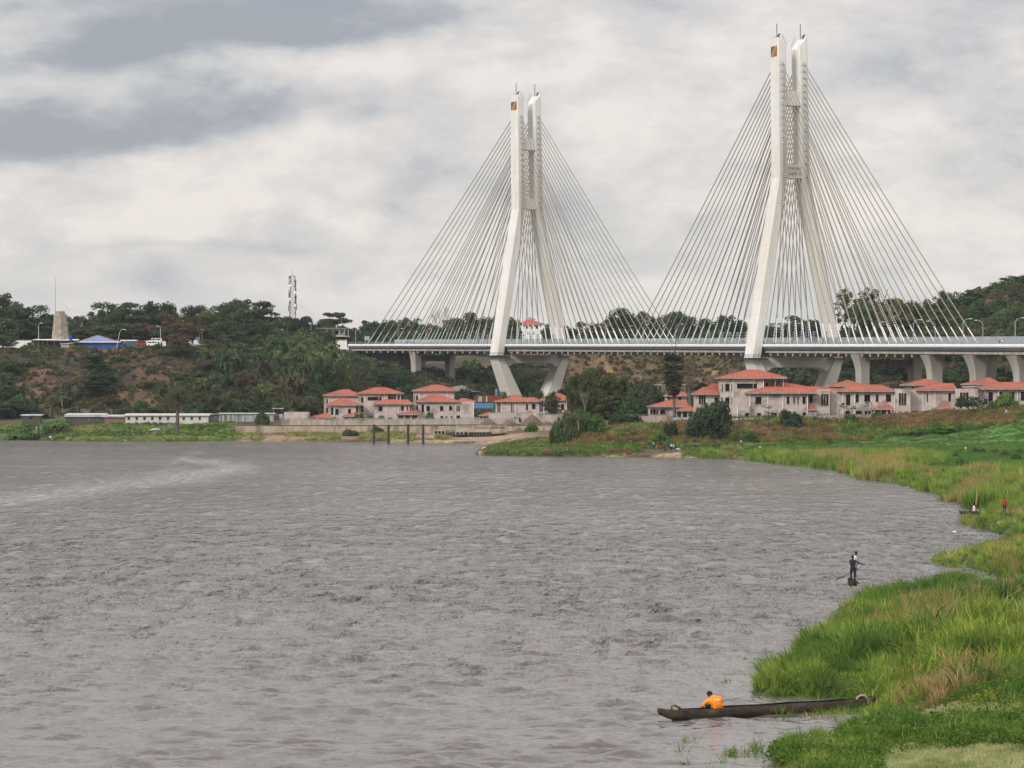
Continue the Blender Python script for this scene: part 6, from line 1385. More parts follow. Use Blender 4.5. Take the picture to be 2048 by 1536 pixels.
low = ((py > 1150) & (py < 1216) & (px > 1810)) | ((py > 1078) & (py < 1116) & (px > 1890)) | (py < 1052)
s = s*np.where(low, .5, 1)
s = s*np.where(g.random(len(x)) < .10, 1.35, 1.0)*np.clip(.55+1.1*fbm(N2, x/2.6+3, y/4.5), .5, 1.35)
emit('river_grass', x, y, z, g, TU, idx, s, .2); print('river grass', len(x))
# 2. further along the bank
def isf(x, y):
    sd = sdist(x, y); px = 1024+F*x/y; return (sd > -.3) & (px < 2120) & ((y < 560) | (sd < 15+8*np.sin(y*.03))) & (px > 1405)
x, y, z, g = region(70000, isf, 20, 110, 325, 800, 12); q_ = 1024+F*x/y; clr = ((q_ > 1930) & (q_ < 1968) & (y > 392) & (y < 408)); x, y, z = x[~clr], y[~clr], z[~clr]; keep = g.random(len(x)) < np.clip(1.1-(y-330)/700, .4, 1); x, y, z = x[keep], y[keep], z[keep]
TU2 = [tuft(40+i, 30, 1.35, .5, .03, m_, 2, .5) for i, m_ in enumerate((GR, GR, GRD, GRD, GRB, GRB))]
dens = fbm(N1, x/7.0, y/16.0); bro = fbm(N3, x/7+40, y/25); px, py = PXY(x, y, z)
sp = np.exp(-(((px-1765)/28)**2+((py-945)/13)**2))+.8*np.exp(-(((px-1660)/50)**2+((py-918)/9)**2))+.7*np.exp(-(((px-1850)/30)**2+((py-955)/10)**2))
b_ = (bro+.35*sp) > .61; n = len(x); idx = np.where(b_ & (g.random(n) < .75), g.integers(4, 6, n), g.integers(0, 4, n)); s = (.5+1.15*smooth((dens-.3)*3))*g.uniform(.8,1.2,n)*np.where(y < 420, .6, 1)
emit('bank_grass', x, y, z, g, TU2, idx, s, .15); print('bank grass', n)
# 3. low weeds and lawn in the foreground
def isw(x, y):
    sd = sdist(x, y); px = 1024+F*x/y; py = HY+(CAMZ-1.0)*F/y; return (sd > .1) & (px > 1540) & (px < 2120) & (py > 1395)
x, y, z, g = region(60000, isw, 8, 26, 100, 152, 13); px, py = PXY(x, y, z)
line = 1500+(1800-px)*.12; py_ = py+g.normal(size=len(py))*9; lawn = ((py_ > 1484+(2048-px)*.01+ (fbm(N1, x*1.2, y*.6)-.5)*40) & (px > 1745)) | ((py_ > 1402-(px-1850)*.02) & (py_ < 1458-(px-1850)*.05) & (px > 1820)); soilb = smooth(1-np.abs(py-(1470-(px-1900)*.08))/11)*(fbm(N2, x, y*.5) > .42)*(px > 1800)
keep = (g.random(len(x)) > soilb*.9); x, y, z, px, py, lawn = [q[keep] for q in (x, y, z, px, py, lawn)]; n = len(x)
def weed(seed, m, h=.28, n=26, leaf=.06, w=.2):
    g = np.random.default_rng(seed); c = g.normal(size=(n, 3))*np.array((w, w, h*.35)); c[:, 2] = np.abs(c[:, 2])+h*.25; V, Fq = leafcards(c, rnd_dirs(n, g)+np.array((0,0,1.2)), leaf, g, 1.5); return npmesh('weed', V, Fq, [m])
TU3 = [tuft(60+i, 26, .22, .15, .013, SHG, 2, .4) for i in range(3)]+[weed(70+i, WEED) for i in range(3)]+[tuft(66+i, 18, .5, .14, .010, GRD, 3, .5) for i in range(2)]
idx = np.where(lawn, g.integers(0, 3, n), np.where(g.random(n) < .84, g.integers(3, 6, n), g.integers(6, 8, n))); s = np.where(lawn, 1.0, 1.25)*g.uniform(.7,1.25,n)*np.where(~lawn, .75+.8*fbm(N1, x*.9, y*.5), 1)
emit('low_weeds', x, y, z, g, TU3, idx, s, .12); print('weeds', n)
# 4. crop beds on the flood-plain fields
def isc(x, y):
    sd = sdist(x, y); px = 1024+F*x/y; return (sd > 10) & (px > 1490) & (px < 2120) & (y > 545) & (y < 842) & (np.sin(y*.62+fbm(N1, x/12, y/30)*9) < .62)
x, y, z, g = region(52000, isc, 40, 130, 545, 842, 14); n = len(x)
TU4 = [tuft(80+i, 22, .45, .45, .035, CROP, 2, .4) for i in range(3)]+[tuft(84, 20, .8, .4, .03, GRD, 2, .4), weed(85, CROP, .5, 26, .16, .5)]
idx = np.where(g.random(n) < .9, g.integers(0, 3, n), g.integers(3, 5, n)); emit('crop_beds', x, y, z, g, TU4, idx, g.uniform(.6,1.2,n)*(.6+.7*fbm(N2, x/10, y/10)), .1)
# 5. straw bank before the near estate and the promontory
def isb(x, y):
    sd = sdist(x, y); px = 1024+F*x/y; return (sd > .5) & (px > 955) & (px < 2120) & (y > np.where(px > 1480, 832, 780)) & (y < np.where(px > 1240, 884, 930))
x, y, z, g = region(60000, isb, -12, 130, 780, 930, 15); px, py = PXY(x, y, z)
soil_ = (fbm(N2, x/5, y/5) < .43) & (px > 1300) & (px < 1560) ; keep = ~(soil_ & (g.random(len(x)) < .85)) & ~((px > 1275+12*np.sin(y*.9)) & (px < 1378+14*np.sin(y*.7)) & (y < 817.5));  x, y, z, px, py = [q[keep] for q in (x, y, z, px, py)]; n = len(x)
TU5 = [tuft(90+i, 30, 1.2, .5, .03, m_, 2, .6) for i, m_ in enumerate((DRY, DRY, STRAW, STRAW, GR, GRD))]+[weed(96+i, m_, .8, 40, .22, .6) for i, m_ in enumerate((LM['mid'], LM['brown'], LM['olive']))]
gn = fbm(N1, x/8, y/8)+np.where(py > 885, .22, 0)+.25*np.exp(-(((px-1850)/90)**2+((py-868)/14)**2))+np.where(px > 1960, .10*((py > 850)), 0)-.08*(py < 850); n = len(x); r_ = g.random(n)
idx = np.where(gn > .56, np.where(r_ < .75, g.integers(4, 6, n), 6), np.where(r_ < .5, g.integers(0, 2, n), np.where(r_ < .8, g.integers(2, 4, n), g.integers(7, 9, n))))
emit('bank_scrub', x, y, z, g, TU5, idx, g.uniform(.5,1.25,n)*np.where(py > 885, .8, 1), .18); print('scrub', n)
# 6. slopes: scrub, dead bushes, dry grass
def iss(x, y):
    px = 1024+F*x/y; return (px > -160) & (px < 2140) & (hbase(x, y) > 6.8) & ~((px > 1240) & (y < 1180))
x, y, z, g = region(52000, iss, -240, 250, 1205, 1570, 16); n = len(x); px, py = PXY(x, y, z)
vis = (y < 1345) | ((px > 640)); x, y, z, px, py = [q[vis] for q in (x, y, z, px, py)]; n = len(x)
def sbush(seed, m, h=1.6, w=1.1, k=60, leaf=.42):
    g = np.random.default_rng(seed); d = rnd_dirs(k, g); d[:, 2] = np.abs(d[:, 2]); c = d*np.array((w, w, h))*(g.random(k)**.4)[:, None]; V, Fq = leafcards(c, d+np.array((0,0,.3)), leaf, g); return npmesh('scrub', V, Fq, [m])
TU6 = [sbush(i, LM[m_]) for i, m_ in enumerate(('dark','mid','olive','brown','brown','dark','bamboo'))]+[tuft(130+i, 26, 1.5, .8, .05, m_, 2, .6) for i, m_ in enumerate((DRYS, STRAW, STRAW))]
wood = np.where((px > 420) & (px < 1120), 1, 0)+np.where(px > 1500, 1, 0); a = fbm(N3, x/16, y/16); r_ = g.random(n)
green = (a+.10*wood) > .55; straw = ((px > 1130) & (px < 1480)) | ((fbm(N1, x/12, y/12) > .60) & (wood == 0))
idx = np.where(straw & (r_ < .75), g.integers(7, 10, n), np.where(green, np.where(r_ < .75, g.choice([0,1,5,6], n), 2), np.where(r_ < .65, g.choice([3,4,2], n), g.choice([0,2,9], n))))
scar = np.zeros(n)
for (sx, sy, w_, h_) in ((1215,742,7,34),(1228,758,9,24),(1242,768,8,18),(1425,742,20,9)): scar += np.exp(-(((px-sx-(py-sy)*.35)/w_)**2+((py-sy)/h_)**2))
dn = np.where(straw, .9, np.where(green, .95, .55)); keep = (g.random(n) < dn) & ~(scar > .45); x, y, z, idx = x[keep], y[keep], z[keep], idx[keep]; n = len(x)
emit('slope_scrub', x, y, z, g, TU6, idx, g.uniform(.45,1.25,n), .15); print('slope', n)
# 7. far shore green fringe
def isg(x, y):
    sd = sdist(x, y); px = 1024+F*x/y; z_ = hbase(x, y); fr = (px < 470) & (y < 1200); rest = (px >= 470) & (px < 900) & (y < 1139) & (sd > 1) & (np.abs(np.sin(px*.021+1.0)) > .45)
    return (sd > .3) & (px > -160) & (fr | rest)
x, y, z, g = region(42000, isg, -205, -12, 1080, 1205, 17); px, py = PXY(x, y, z); k = ~((fbm(N2, x/7, y/7) > .60)) ; x, y, z, px = x[k], y[k], z[k], px[k]; n = len(x)
TU7 = [tuft(140+i, 26, .9, .7, .05, m_, 2, .5) for i, m_ in enumerate((GR, SHG, GRD, STRAW))]+[sbush(50, LM['mid'], 1.1, .9, 40, .35), sbush(51, LM['bright'], .8, .9, 36, .3)]
a = fbm(N1, x/14, y/6); idx = np.where(px > 470, g.choice([0,3,3,1], n), np.where(a > .56, g.choice([4,2,5,0], n), np.where(a < .42, g.choice([1,3,0], n), g.choice([0,1,2,5], n)))); emit('far_shore_grass', x, y, z, g, TU7, idx, g.uniform(.45,1.15,n)*np.where(px > 470, 1.25, .9), .15); print('far', n)
# ---------------------------------------------------------------- people
EDG = [('pelvis','spine','shirt'),('spine','chest','shirt'),('chest','neck','shirt'),('neck','head0','skin'),('head0','head1','skin'),('head1','headtop','skin'),
 ('chest','shL','shirt'),('chest','shR','shirt'),('shL','elL','sleeve'),('shR','elR','sleeve'),('elL','wrL','fore'),('elR','wrR','fore'),('wrL','haL','skin'),('wrR','haR','skin'),
 ('pelvis','hiL','trousers'),('pelvis','hiR','trousers'),('hiL','knL','trousers'),('hiR','knR','trousers'),('knL','anL','shin'),('knR','anR','shin'),('anL','toL','skin'),('anR','toR','skin')]
STAND = dict(pelvis=(0,0,.96,.135),spine=(0,0,1.14,.125),chest=(0,0,1.33,.150),neck=(0,0,1.49,.055),head0=(0,-.01,1.56,.070),head1=(0,-.015,1.65,.098),headtop=(0,0,1.73,.065),
 shL=(-.19,0,1.40,.062),shR=(.19,0,1.40,.062),elL=(-.25,.02,1.13,.045),elR=(.25,.02,1.13,.045),wrL=(-.26,-.05,.89,.030),wrR=(.26,-.05,.89,.030),haL=(-.26,-.08,.80,.034),haR=(.26,-.08,.80,.034),
 hiL=(-.09,0,.90,.105),hiR=(.09,0,.90,.105),knL=(-.11,-.02,.50,.066),knR=(.11,-.02,.50,.066),anL=(-.11,.02,.09,.044),anR=(.11,.02,.09,.044),toL=(-.12,-.14,.035,.040),toR=(.12,-.14,.035,.040))
SITP = dict(STAND, pelvis=(0,0,.16,.15), hiL=(-.10,-.02,.14,.11), hiR=(.10,-.02,.14,.11), spine=(0,0,.36,.13), chest=(0,-.03,.56,.15), neck=(0,-.06,.72,.055), head0=(0,-.08,.79,.07), head1=(0,-.09,.88,.098), headtop=(0,-.08,.96,.065),
 shL=(-.19,-.04,.62,.062), shR=(.19,-.04,.62,.062), elL=(-.26,-.14,.38,.045), elR=(.26,-.14,.38,.045), wrL=(-.18,-.36,.34,.03), wrR=(.18,-.36,.34,.03), haL=(-.15,-.44,.34,.034), haR=(.15,-.44,.34,.034),
 knL=(-.17,-.42,.36,.066), knR=(.17,-.42,.36,.066), anL=(-.15,-.50,.06,.044), anR=(.15,-.50,.06,.044), toL=(-.15,-.64,.03,.04), toR=(.15,-.64,.03,.04))
BENDP = dict(STAND, spine=(0,-.10,1.08,.125), chest=(0,-.36,1.14,.15), neck=(0,-.50,1.08,.055), head0=(0,-.56,1.03,.07), head1=(0,-.62,.97,.098), headtop=(0,-.68,.92,.065), shL=(-.19,-.38,1.10,.062), shR=(.19,-.38,1.10,.062),
 elL=(-.22,-.42,.82,.045), elR=(.22,-.42,.82,.045), wrL=(-.14,-.46,.60,.03), wrR=(.14,-.46,.60,.03), haL=(-.12,-.48,.50,.034), haR=(.12,-.48,.50,.034))
WALKP = dict(STAND, knL=(-.11,-.18,.52,.066), anL=(-.11,-.26,.12,.044), toL=(-.12,-.42,.07,.04), knR=(.11,.06,.50,.066), anR=(.11,.28,.14,.044), toR=(.12,.16,.05,.04), elL=(-.25,.12,1.15,.045), wrL=(-.24,.10,.92,.03), haL=(-.24,.08,.84,.034), elR=(.25,-.08,1.15,.045), wrR=(.24,-.28,1.0,.03), haR=(.24,-.34,.96,.034))
def human(name, pose, mats, fingers=False, sub=1, face=True):
    J = dict(pose); E = list(EDG)
    if fingers:
        for sd_ in 'LR':
            w = Vector(J['wr'+sd_][:3]); h_ = Vector(J['ha'+sd_][:3]); d = (h_-w).normalized(); s = d.cross(Vector((0,0,1)) if abs(d.z) < .9 else Vector((1,0,0))).normalized(); n_ = d.cross(s)
            for k, (o_, L) in enumerate(((-.030,.075),(-.010,.088),(.011,.082),(.031,.062))):
                a = h_+s*o_+d*.02; b_ = a+d*L*.55+n_*.012; c = b_+d*L*.35+n_*.035
                J[f'f{k}{sd_}'] = (*a, .0105); J[f'g{k}{sd_}'] = (*b_, .0095); J[f'h{k}{sd_}'] = (*c, .008)
                E += [('ha'+sd_, f'f{k}{sd_}','skin'),(f'f{k}{sd_}',f'g{k}{sd_}','skin'),(f'g{k}{sd_}',f'h{k}{sd_}','skin')]
            a = w+d*.035+s*.035; b_ = a+d*.035+s*.03+n_*.02; J['t0'+sd_] = (*a,.012); J['t1'+sd_] = (*b_,.010); E += [('wr'+sd_,'t0'+sd_,'skin'),('t0'+sd_,'t1'+sd_,'skin')]
    if face:
        h1 = Vector(J['head1'][:3]); ax = (Vector(J['headtop'][:3])-Vector(J['head0'][:3])).normalized(); sh = (Vector(J['shR'][:3])-Vector(J['shL'][:3])).normalized(); fw = sh.cross(ax)*-1
        if pose is not BENDP and (fw.y > 0) and not pose.get('_away'): fw = -fw
        J['nose'] = (*(h1+fw*.105-ax*.02), .016); E.append(('head1','nose','skin'))
        for q, nm in ((-1,'earL'),(1,'earR')): J[nm] = (*(h1+sh*q*.092-ax*.01), .018); E.append(('head1',nm,'skin'))
    J.pop('_away', None)
    names = list(J); me = bpy.data.meshes.new(name); me.from_pydata([J[n][:3] for n in names], [(names.index(a), names.index(c)) for a, c, _ in E], [])
    o = bpy.data.objects.new('tmp_body', me); COL.objects.link(o); md = o.modifiers.new('skin', 'SKIN'); md.use_smooth_shade = True; me = o.data
    for i, n in enumerate(names): me.skin_vertices[0].data[i].radius = (J[n][3], J[n][3]*(.82 if n in ('pelvis','spine','chest') else 1)); me.skin_vertices[0].data[i].use_root = (n == 'pelvis')
    sm = o.modifiers.new('sub', 'SUBSURF'); sm.levels = sub; sm.render_levels = sub
    dg = bpy.context.evaluated_depsgraph_get(); out = bpy.data.meshes.new_from_object(o.evaluated_get(dg)); bpy.data.objects.remove(o); out.name = name
    out.materials.clear(); keys = list(mats); 
    for k in keys: out.materials.append(mats[k])
    A = np.array([J[a][:3] for a, c, _ in E]); B_ = np.array([J[c][:3] for a, c, _ in E]); ab = B_-A; l2 = (ab**2).sum(1)+1e-9
    rr = np.array([min(J[a][3], J[c][3]) for a, c, _ in E]); reg = [keys.index(r_) for _, _, r_ in E]
    for p_ in out.polygons:
        c = np.array(p_.center); t_ = np.clip(((c-A)*ab).sum(1)/l2, 0, 1); d = np.linalg.norm(A+ab*t_[:, None]-c, axis=1)-rr; p_.material_index = reg[int(np.argmin(d))]; p_.use_smooth = True
    return out, J
def pm(shirt, trousers, sleeve=None, fore='skin', shin=None):
    s = M['cloth_'+shirt]; t_ = M['cloth_'+trousers]; return dict(shirt=s, trousers=t_, sleeve=M['cloth_'+sleeve] if sleeve and sleeve != 'skin' else (M['skin'] if sleeve == 'skin' else s), fore=M['skin'] if fore == 'skin' else M['cloth_'+fore], shin=M['skin'] if shin == 'skin' else (M['cloth_'+shin] if shin else t_), skin=M['skin'])
def hair(J, par, r=.106):
    h = Vector(J['head1'][:3]); tp = Vector(J['headtop'][:3]); ax = (tp-Vector(J['head0'][:3])).normalized(); mb = MB(); n = 10
    a = ax.cross(Vector((0,1,0))).normalized(); c = ax.cross(a); vs = []; fs = []
    for i in range(5):
        th = math.pi*.5*(1-i/4)+.02
        for k in range(n): ph = 6.283*k/n; vs.append(h+ax*.012+(a*math.cos(ph)+c*math.sin(ph))*r*math.sin(th)+ax*r*.98*math.cos(th))
    for i in range(4):
        for k in range(n): fs.append((i*n+k, i*n+(k+1)%n, (i+1)*n+(k+1)%n, (i+1)*n+k))
    mb.add(vs, fs); return mb.build('hair', M['hair'], par, True)
plain('cloth_hi_orange', (1.0,.27,.005), .7); WOOD = mat('canoe_wood', (.060,.042,.030), (.032,.024,.018), 2.2, .8, .5, 9, stretch=(.3,2,2), c3=(.10,.075,.05), s3=.9); WOODL = mat('pale_wood', (.42,.30,.17), (.30,.21,.12), 3, .8)
WDK = mat('dark_wood', (.035,.025,.020), (.05,.038,.03), 3, .7)
def canoe(name, label, L, w, hgt, loc, ang, tipL=.35, draft=.12, tilt=0, m=WOOD):
    t = thing(name, label, 'canoe', loc, ang, None); n = 22; K = 9; V = []; Fq = []
    def sec(i, inner):
        q = i/n; s = abs(2*q-1); ww = w/2*(1-max(0, (s-.55)/.45)**2*.86)*(1+.02*math.sin(q*37)); zt = hgt+(.10 if s > .9 else 0)*(s-.9)*10+.012*math.sin(q*23); zb = -draft+max(0, (s-.72)/.28)**1.6*(hgt+draft)*.78; x = -L/2+L*q; out = []
        for k in range(K):
            th = math.pi*k/(K-1); cx = -math.cos(th)*ww*(.9 if inner else 1); zz = zt-(zt-(zb+(.07 if inner else 0)))*math.sin(th)**.6; out.append((x*(.985 if inner else 1), cx, zz))
        return out
    for inn in (False, True):
        for i in range(n+1): V += sec(i, inn)
    o1 = (n+1)*K
    for i in range(n):
        for k in range(K-1):
            a = i*K+k; Fq.append((a, a+1, a+1+K, a+K)); Fq.append((o1+a, o1+a+K, o1+a+1+K, o1+a+1))
        for k in (0, K-1): a = i*K+k; Fq.append((a, a+K, o1+a+K, o1+a))
    for i in (0, n):
        for k in range(K-1): a = i*K+k; Fq.append((a, a+1, o1+a+1, o1+a))
    obj('hull', npmesh('hull', np.array(V), np.array(Fq), [m], smoothf=True), t)
    for q in (.3, .62): MB().box(-L/2+L*q-.09, -L/2+L*q+.09, -w*.44, w*.44, hgt-.16, hgt-.12).build('thwart', m, t)
    return t
# moored dugout with the man in orange
c0 = Vector((xpx(1316,143.2), 143.2, 0)); c1 = Vector((xpx(1752,149.5), 149.5, 0)); mid = (c0+c1)/2; ang = math.atan2(c1.y-c0.y, c1.x-c0.x)
bt = canoe('dugout_canoe', 'long dark dugout canoe moored in the reeds, carrying a man in orange', (c1-c0).length, .72, .44, (mid.x, mid.y, .0), ang, draft=.14)
def onboat(px, D): return xpx(px, D), D
p = thing('person', 'man in a bright orange shirt sitting bent over in the moored dugout', 'person', (xpx(1438,144.9), 144.9, .20))
POSE = dict(STAND, pelvis=(0,0,.13,.16), spine=(-.06,.02,.29,.185), chest=(-.17,.06,.45,.21), neck=(-.26,.10,.56,.075), head0=(-.29,.12,.59,.08), head1=(-.315,.14,.65,.10), headtop=(-.34,.15,.72,.07),
 shL=(-.40,.0,.44,.075), shR=(.05,.10,.50,.075), elL=(-.56,.06,.26,.05), elR=(.13,.36,.34,.048), wrL=(-.60,.14,.10,.034), wrR=(-.10,.52,.26,.032), haL=(-.60,.18,.03,.036), haR=(-.20,.56,.22,.036),
 hiL=(-.14,.04,.12,.12), hiR=(.06,.08,.12,.12), knL=(-.40,.36,.26,.07), knR=(-.14,.46,.30,.07), anL=(-.52,.34,-.08,.045), anR=(-.30,.50,-.08,.045), toL=(-.64,.38,-.13,.04), toR=(-.42,.54,-.13,.04), _away=1)
me, J = human('person_body', POSE, dict(shirt=M['cloth_hi_orange'], trousers=M['cloth_black'], sleeve=M['cloth_hi_orange'], fore=M['skin'], shin=M['skin'], skin=M['skin']), True, 2); obj('body', me, p); hair(J, p)
mb = MB()
for k in range(4): mb.box(-.15+.045*k, -.12+.045*k, -.118-.004*k, -.112-.004*k, .42+.005*(k%2), .475)
mb.build('back_print', M['white'], p).location = (-.02, -.03, .03); p.scale = (1.16,)*3
b2 = thing('bow_prop', 'curved dark wooden prop with a tan board at the moored dugout bow', 'boat fitting', (xpx(1349,143.6), 143.6, .38))
MB().tube([(-.10,0,-.02),(-.12,0,.22),(-.02,0,.25),(.18,0,.16),(.38,0,.02),(.56,0,.02),(.66,0,.06)], [.03,.035,.04,.04,.035,.03,.025], 7).build('curved_rail', WDK, b2, True); MB().hexa([(-.05,-.02,-.02),(.17,-.02,-.02),(.17,.02,-.02),(-.05,.02,-.02),(-.08,-.02,.20),(.10,-.02,.17),(.10,.02,.17),(-.08,.02,.20)]).build('board', WOODL, b2)
ty = thing('worn_tyre', 'old pale-rimmed tyre standing at the reed end of the moored dugout', 'tyre', (xpx(1724,149.1), 149.1, .34)); V = []; Fq = []
for i in range(20):
    for k in range(8): a, c = 6.283*i/20, 6.283*k/8; r_ = .23+.05*math.cos(c); V.append((r_*math.cos(a), .10*math.sin(c), r_*math.sin(a)))
for i in range(20):
    for k in range(8): Fq.append((i*8+k, i*8+(k+1)%8, ((i+1)%20)*8+(k+1)%8, ((i+1)%20)*8+k))
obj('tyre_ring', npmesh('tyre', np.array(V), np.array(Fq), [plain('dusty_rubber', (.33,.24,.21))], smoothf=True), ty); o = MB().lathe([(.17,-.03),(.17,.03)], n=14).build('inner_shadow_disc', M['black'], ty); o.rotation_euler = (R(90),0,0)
# paddlers
D0 = 248.2; bx = xpx(1708, D0)
canoe('narrow_canoe', 'narrow canoe seen end-on in open water beneath two standing men', 5.2, .54, .27, (bx+.15, D0+2.7, 0), R(88), draft=.12)
p = thing('person', 'man in black standing in the narrow canoe, pushing a long paddle', 'person', (xpx(1706,249.4), 249.5, .20))
POSE = dict(STAND, spine=(-.01,0,1.16,.15), chest=(-.02,.03,1.37,.175), neck=(-.01,.05,1.55,.06), head0=(0,.06,1.62,.07), head1=(0,.06,1.72,.102), headtop=(0,.06,1.81,.068), shL=(-.22,.03,1.43,.075), shR=(.19,.04,1.44,.075),
 elR=(.47,.10,1.26,.052), wrR=(.72,.14,1.19,.036), haR=(.80,.15,1.18,.038), elL=(-.10,.30,1.12,.05), wrL=(.22,.34,.92,.034), haL=(.34,.30,.84,.042), pelvis=(0,0,.98,.15), hiL=(-.10,0,.92,.12), hiR=(.10,0,.92,.12), knL=(-.13,.03,.50,.082), knR=(.13,.03,.50,.082), anL=(-.12,0,.10,.055), anR=(.13,0,.10,.055), toL=(-.13,.16,.04,.042), toR=(.14,.16,.04,.042), _away=1)
me, J = human('person_body', POSE, pm('black','black','black','black'), True, 2); obj('body', me, p); hair(J, p)
pd = thing('long_paddle', 'long dark paddle slanting across the black-clad paddler down to the water', 'paddle', (xpx(1706,249.4), 249.9, .20))
MB().tube([(.86,-.2,1.22),(.34,-.1,.86),(-.25,.05,.55)], [.022,.022,.028], 6).build('shaft', WDK, pd); mb = MB(); a, c = Vector((-.25,.05,.55)), Vector((-1.15,.2,.10)); s = Vector((.03,0,.065)); mb.hexa([a-s*.5, a+s*.5, a+s*.5+Vector((0,.04,0)), a-s*.5+Vector((0,.04,0)), c-s, c+s, c+s+Vector((0,.04,0)), c-s+Vector((0,.04,0))]); mb.build('blade', WDK, pd)
p = thing('person', 'man in a white shirt standing beyond the black-clad paddler, head turned sideways', 'person', (xpx(1711,252), 252.1, .42), R(70))
me, J = human('person_body', dict(STAND, head0=(0,-.03,1.57,.07), head1=(0,-.05,1.66,.108), headtop=(0,-.03,1.76,.07)), pm('white','grey','white'), False, 2); obj('body', me, p); hair(J, p, .115)
# white-shirted and red-shirted men by the inlet
canoe('small_boat', 'small dark boat half hidden in reeds under the man in white', 3.0, .8, .34, (xpx(1944,404), 404, .0), R(4))
p = thing('person', 'man in a white shirt sitting in the small boat by the inlet', 'person', (xpx(1947,404), 403.9, .12), R(75)); me, J = human('person_body', dict(SITP), pm('white','pink','white'), True); obj('body', me, p); hair(J, p); p.scale = (1.15,)*3
p = thing('person', 'man in a red shirt, chest-deep in tall grass near the inlet', 'person', (xpx(2009,384), 384, hz1(xpx(2009,384),384)+.05), R(200)); me, J = human('person_body', dict(STAND), pm('red','navy','red'), True); obj('body', me, p); hair(J, p)
p.location.z = zpx(994.5, 384)-1.76
# shared small figures
def small(pose, nm):
    me, J = human(nm, pose, pm('white','black'), False, 1, False); return me
SM = {'stand': small(STAND, 'standing_body'), 'walk': small(WALKP, 'walking_body'), 'sit': small(SITP, 'sitting_body'), 'bend': small(BENDP, 'bending_body')}
def figure(pose, loc, rz, shirt, trousers, label, sc_=1.0, group=None, sleeve=None):
    o = obj('person', SM[pose], None, loc, rz, sc_); mm = pm(shirt, trousers, sleeve)
    for i, k in enumerate(('shirt','trousers','sleeve','fore','shin','skin')):
        o.material_slots[i].link = 'OBJECT'; o.material_slots[i].material = mm[k]
    return tag(o, label, 'person', group)
# on the bridge walkway
bp_ = [(717,'red'),(722,'red'),(731,'black'),(737,'black'),(745,'grey'),(754,'white'),(765,'white'),(775,'white'),(778,'red'),(784,'blue'),(812,'red'),(816,'black'),(820,'black'),(826,'white'),(829,'blue'),(835,'purple'),(852,'white'),(857,'white'),(861,'orange'),(875,'black'),(893,'red'),(925,'white'),(952,'red'),(958,'black'),(963,'black'),(975,'navy'),
 (1047,'navy'),(1058,'black'),(1065,'black'),(1081,'white'),(1123,'black'),(1141,'green'),(1163,'white'),(1166,'red'),(1173,'red'),(1176,'navy'),(1241,'white'),(1259,'red'),(1262,'orange'),(1299,'black'),(1304,'black'),(1323,'red'),(1331,'navy'),(1337,'white'),(1355,'yellow'),(1358,'yellow'),(1382,'white'),(1391,'green'),(1394,'blue'),(1403,'blue'),(1413,'blue'),(1422,'white'),(1425,'purple'),(1441,'green'),(1446,'teal'),(1451,'purple'),(1456,'blue'),(1465,'white'),(1480,'green'),(1488,'red'),(1491,'teal'),
 (1527,'black'),(1530,'white'),(1536,'red'),(1540,'red'),(1544,'teal'),(1550,'white'),(1553,'white'),(1580,'black'),(1584,'green'),(1609,'red'),(1618,'white'),(1637,'white'),(1643,'white'),(1646,'navy'),(1656,'brown'),(1671,'brown'),(1678,'white'),(1681,'white'),(1725,'black'),(1731,'white'),(1774,'black'),(1823,'white'),(1845,'black'),(1999,'black'),(2005,'white')]
cc = {}
for i, (px, c) in enumerate(bp_):
    s_ = s_at_px(px, -10.4); q = BP(s_, -10.5+random.uniform(-.3,.4), -.28); cc[c] = cc.get(c, 0)+1
    figure(random.choice(['stand','walk','walk']), q, random.uniform(0,6.28), c, random.choice(['black','navy','grey','khaki']), f'person in a {c} top on the bridge walkway, {ordn(cc[c]-1)} in {c} from the abutment', random.uniform(.92,1.04), 'pedestrians on the bridge walkway')
# at the washing place
def shorefig(px, py, pose, sh, tr, lb, D=815, rz=None, s_=1.0, sleeve=None, dz=0):
    x = xpx(px, D); figure(pose, (x, D, max(hz1(x, D), -.35)+dz), random.uniform(0,6.28) if rz is None else rz, sh, tr, lb, s_*1.1, 'people at the washing place', sleeve)
shorefig(1289.5,0,'stand','brown','brown','bare brown-skinned bather wading apart from the washing group',811.5,sleeve='skin',s_=1.05)
shorefig(1307,0,'stand','grey','navy','person in a blue-grey wrap, first of the standing group under the light green tree',815,s_=1.1)
shorefig(1315,0,'walk','brown','khaki','person in brown with khaki trousers beside the blue-grey wrap',815,s_=1.1)
shorefig(1321,0,'stand','black','red','person in black top and red wrap in the washing group',815.5,s_=1.12); shorefig(1325,0,'stand','brown','black','person all in dark brown behind the crouching washer',818,s_=1.1)
shorefig(1329.5,0,'sit','blue','navy','washer in blue with a white cap crouching at the water edge',813,s_=1.15,rz=.2); shorefig(1336,0,'stand','blue','navy','tall person in pale blue standing behind the washers',819,s_=1.12)
shorefig(1342,0,'bend','white','black','person in a white shirt bending over the water',813,s_=1.15,rz=.5); shorefig(1347.5,0,'sit','white','grey','person in white sitting up the sand behind the basins',818,s_=1.1); shorefig(1351,0,'sit','navy','navy','person in dark blue sitting beside the basins',816.5,s_=1.2)
def basin(px, D, c, lb, r_=.42, h_=.3):
    t = obj('basin', MB().lathe([(r_*.7,0),(r_,h_),(r_*1.05,h_+.02),(r_*.8,h_*.9)], n=12).mesh('basin', plain('basin_'+c, dict(blue=(.05,.35,.6),white=(.75,.74,.70),yellow=(.7,.6,.1),pink=(.65,.30,.36),green=(.1,.45,.35))[c])), None, (xpx(px,D), D, hz1(xpx(px,D),D))); tag(t, lb, 'basin', 'basins and bundles of washing')
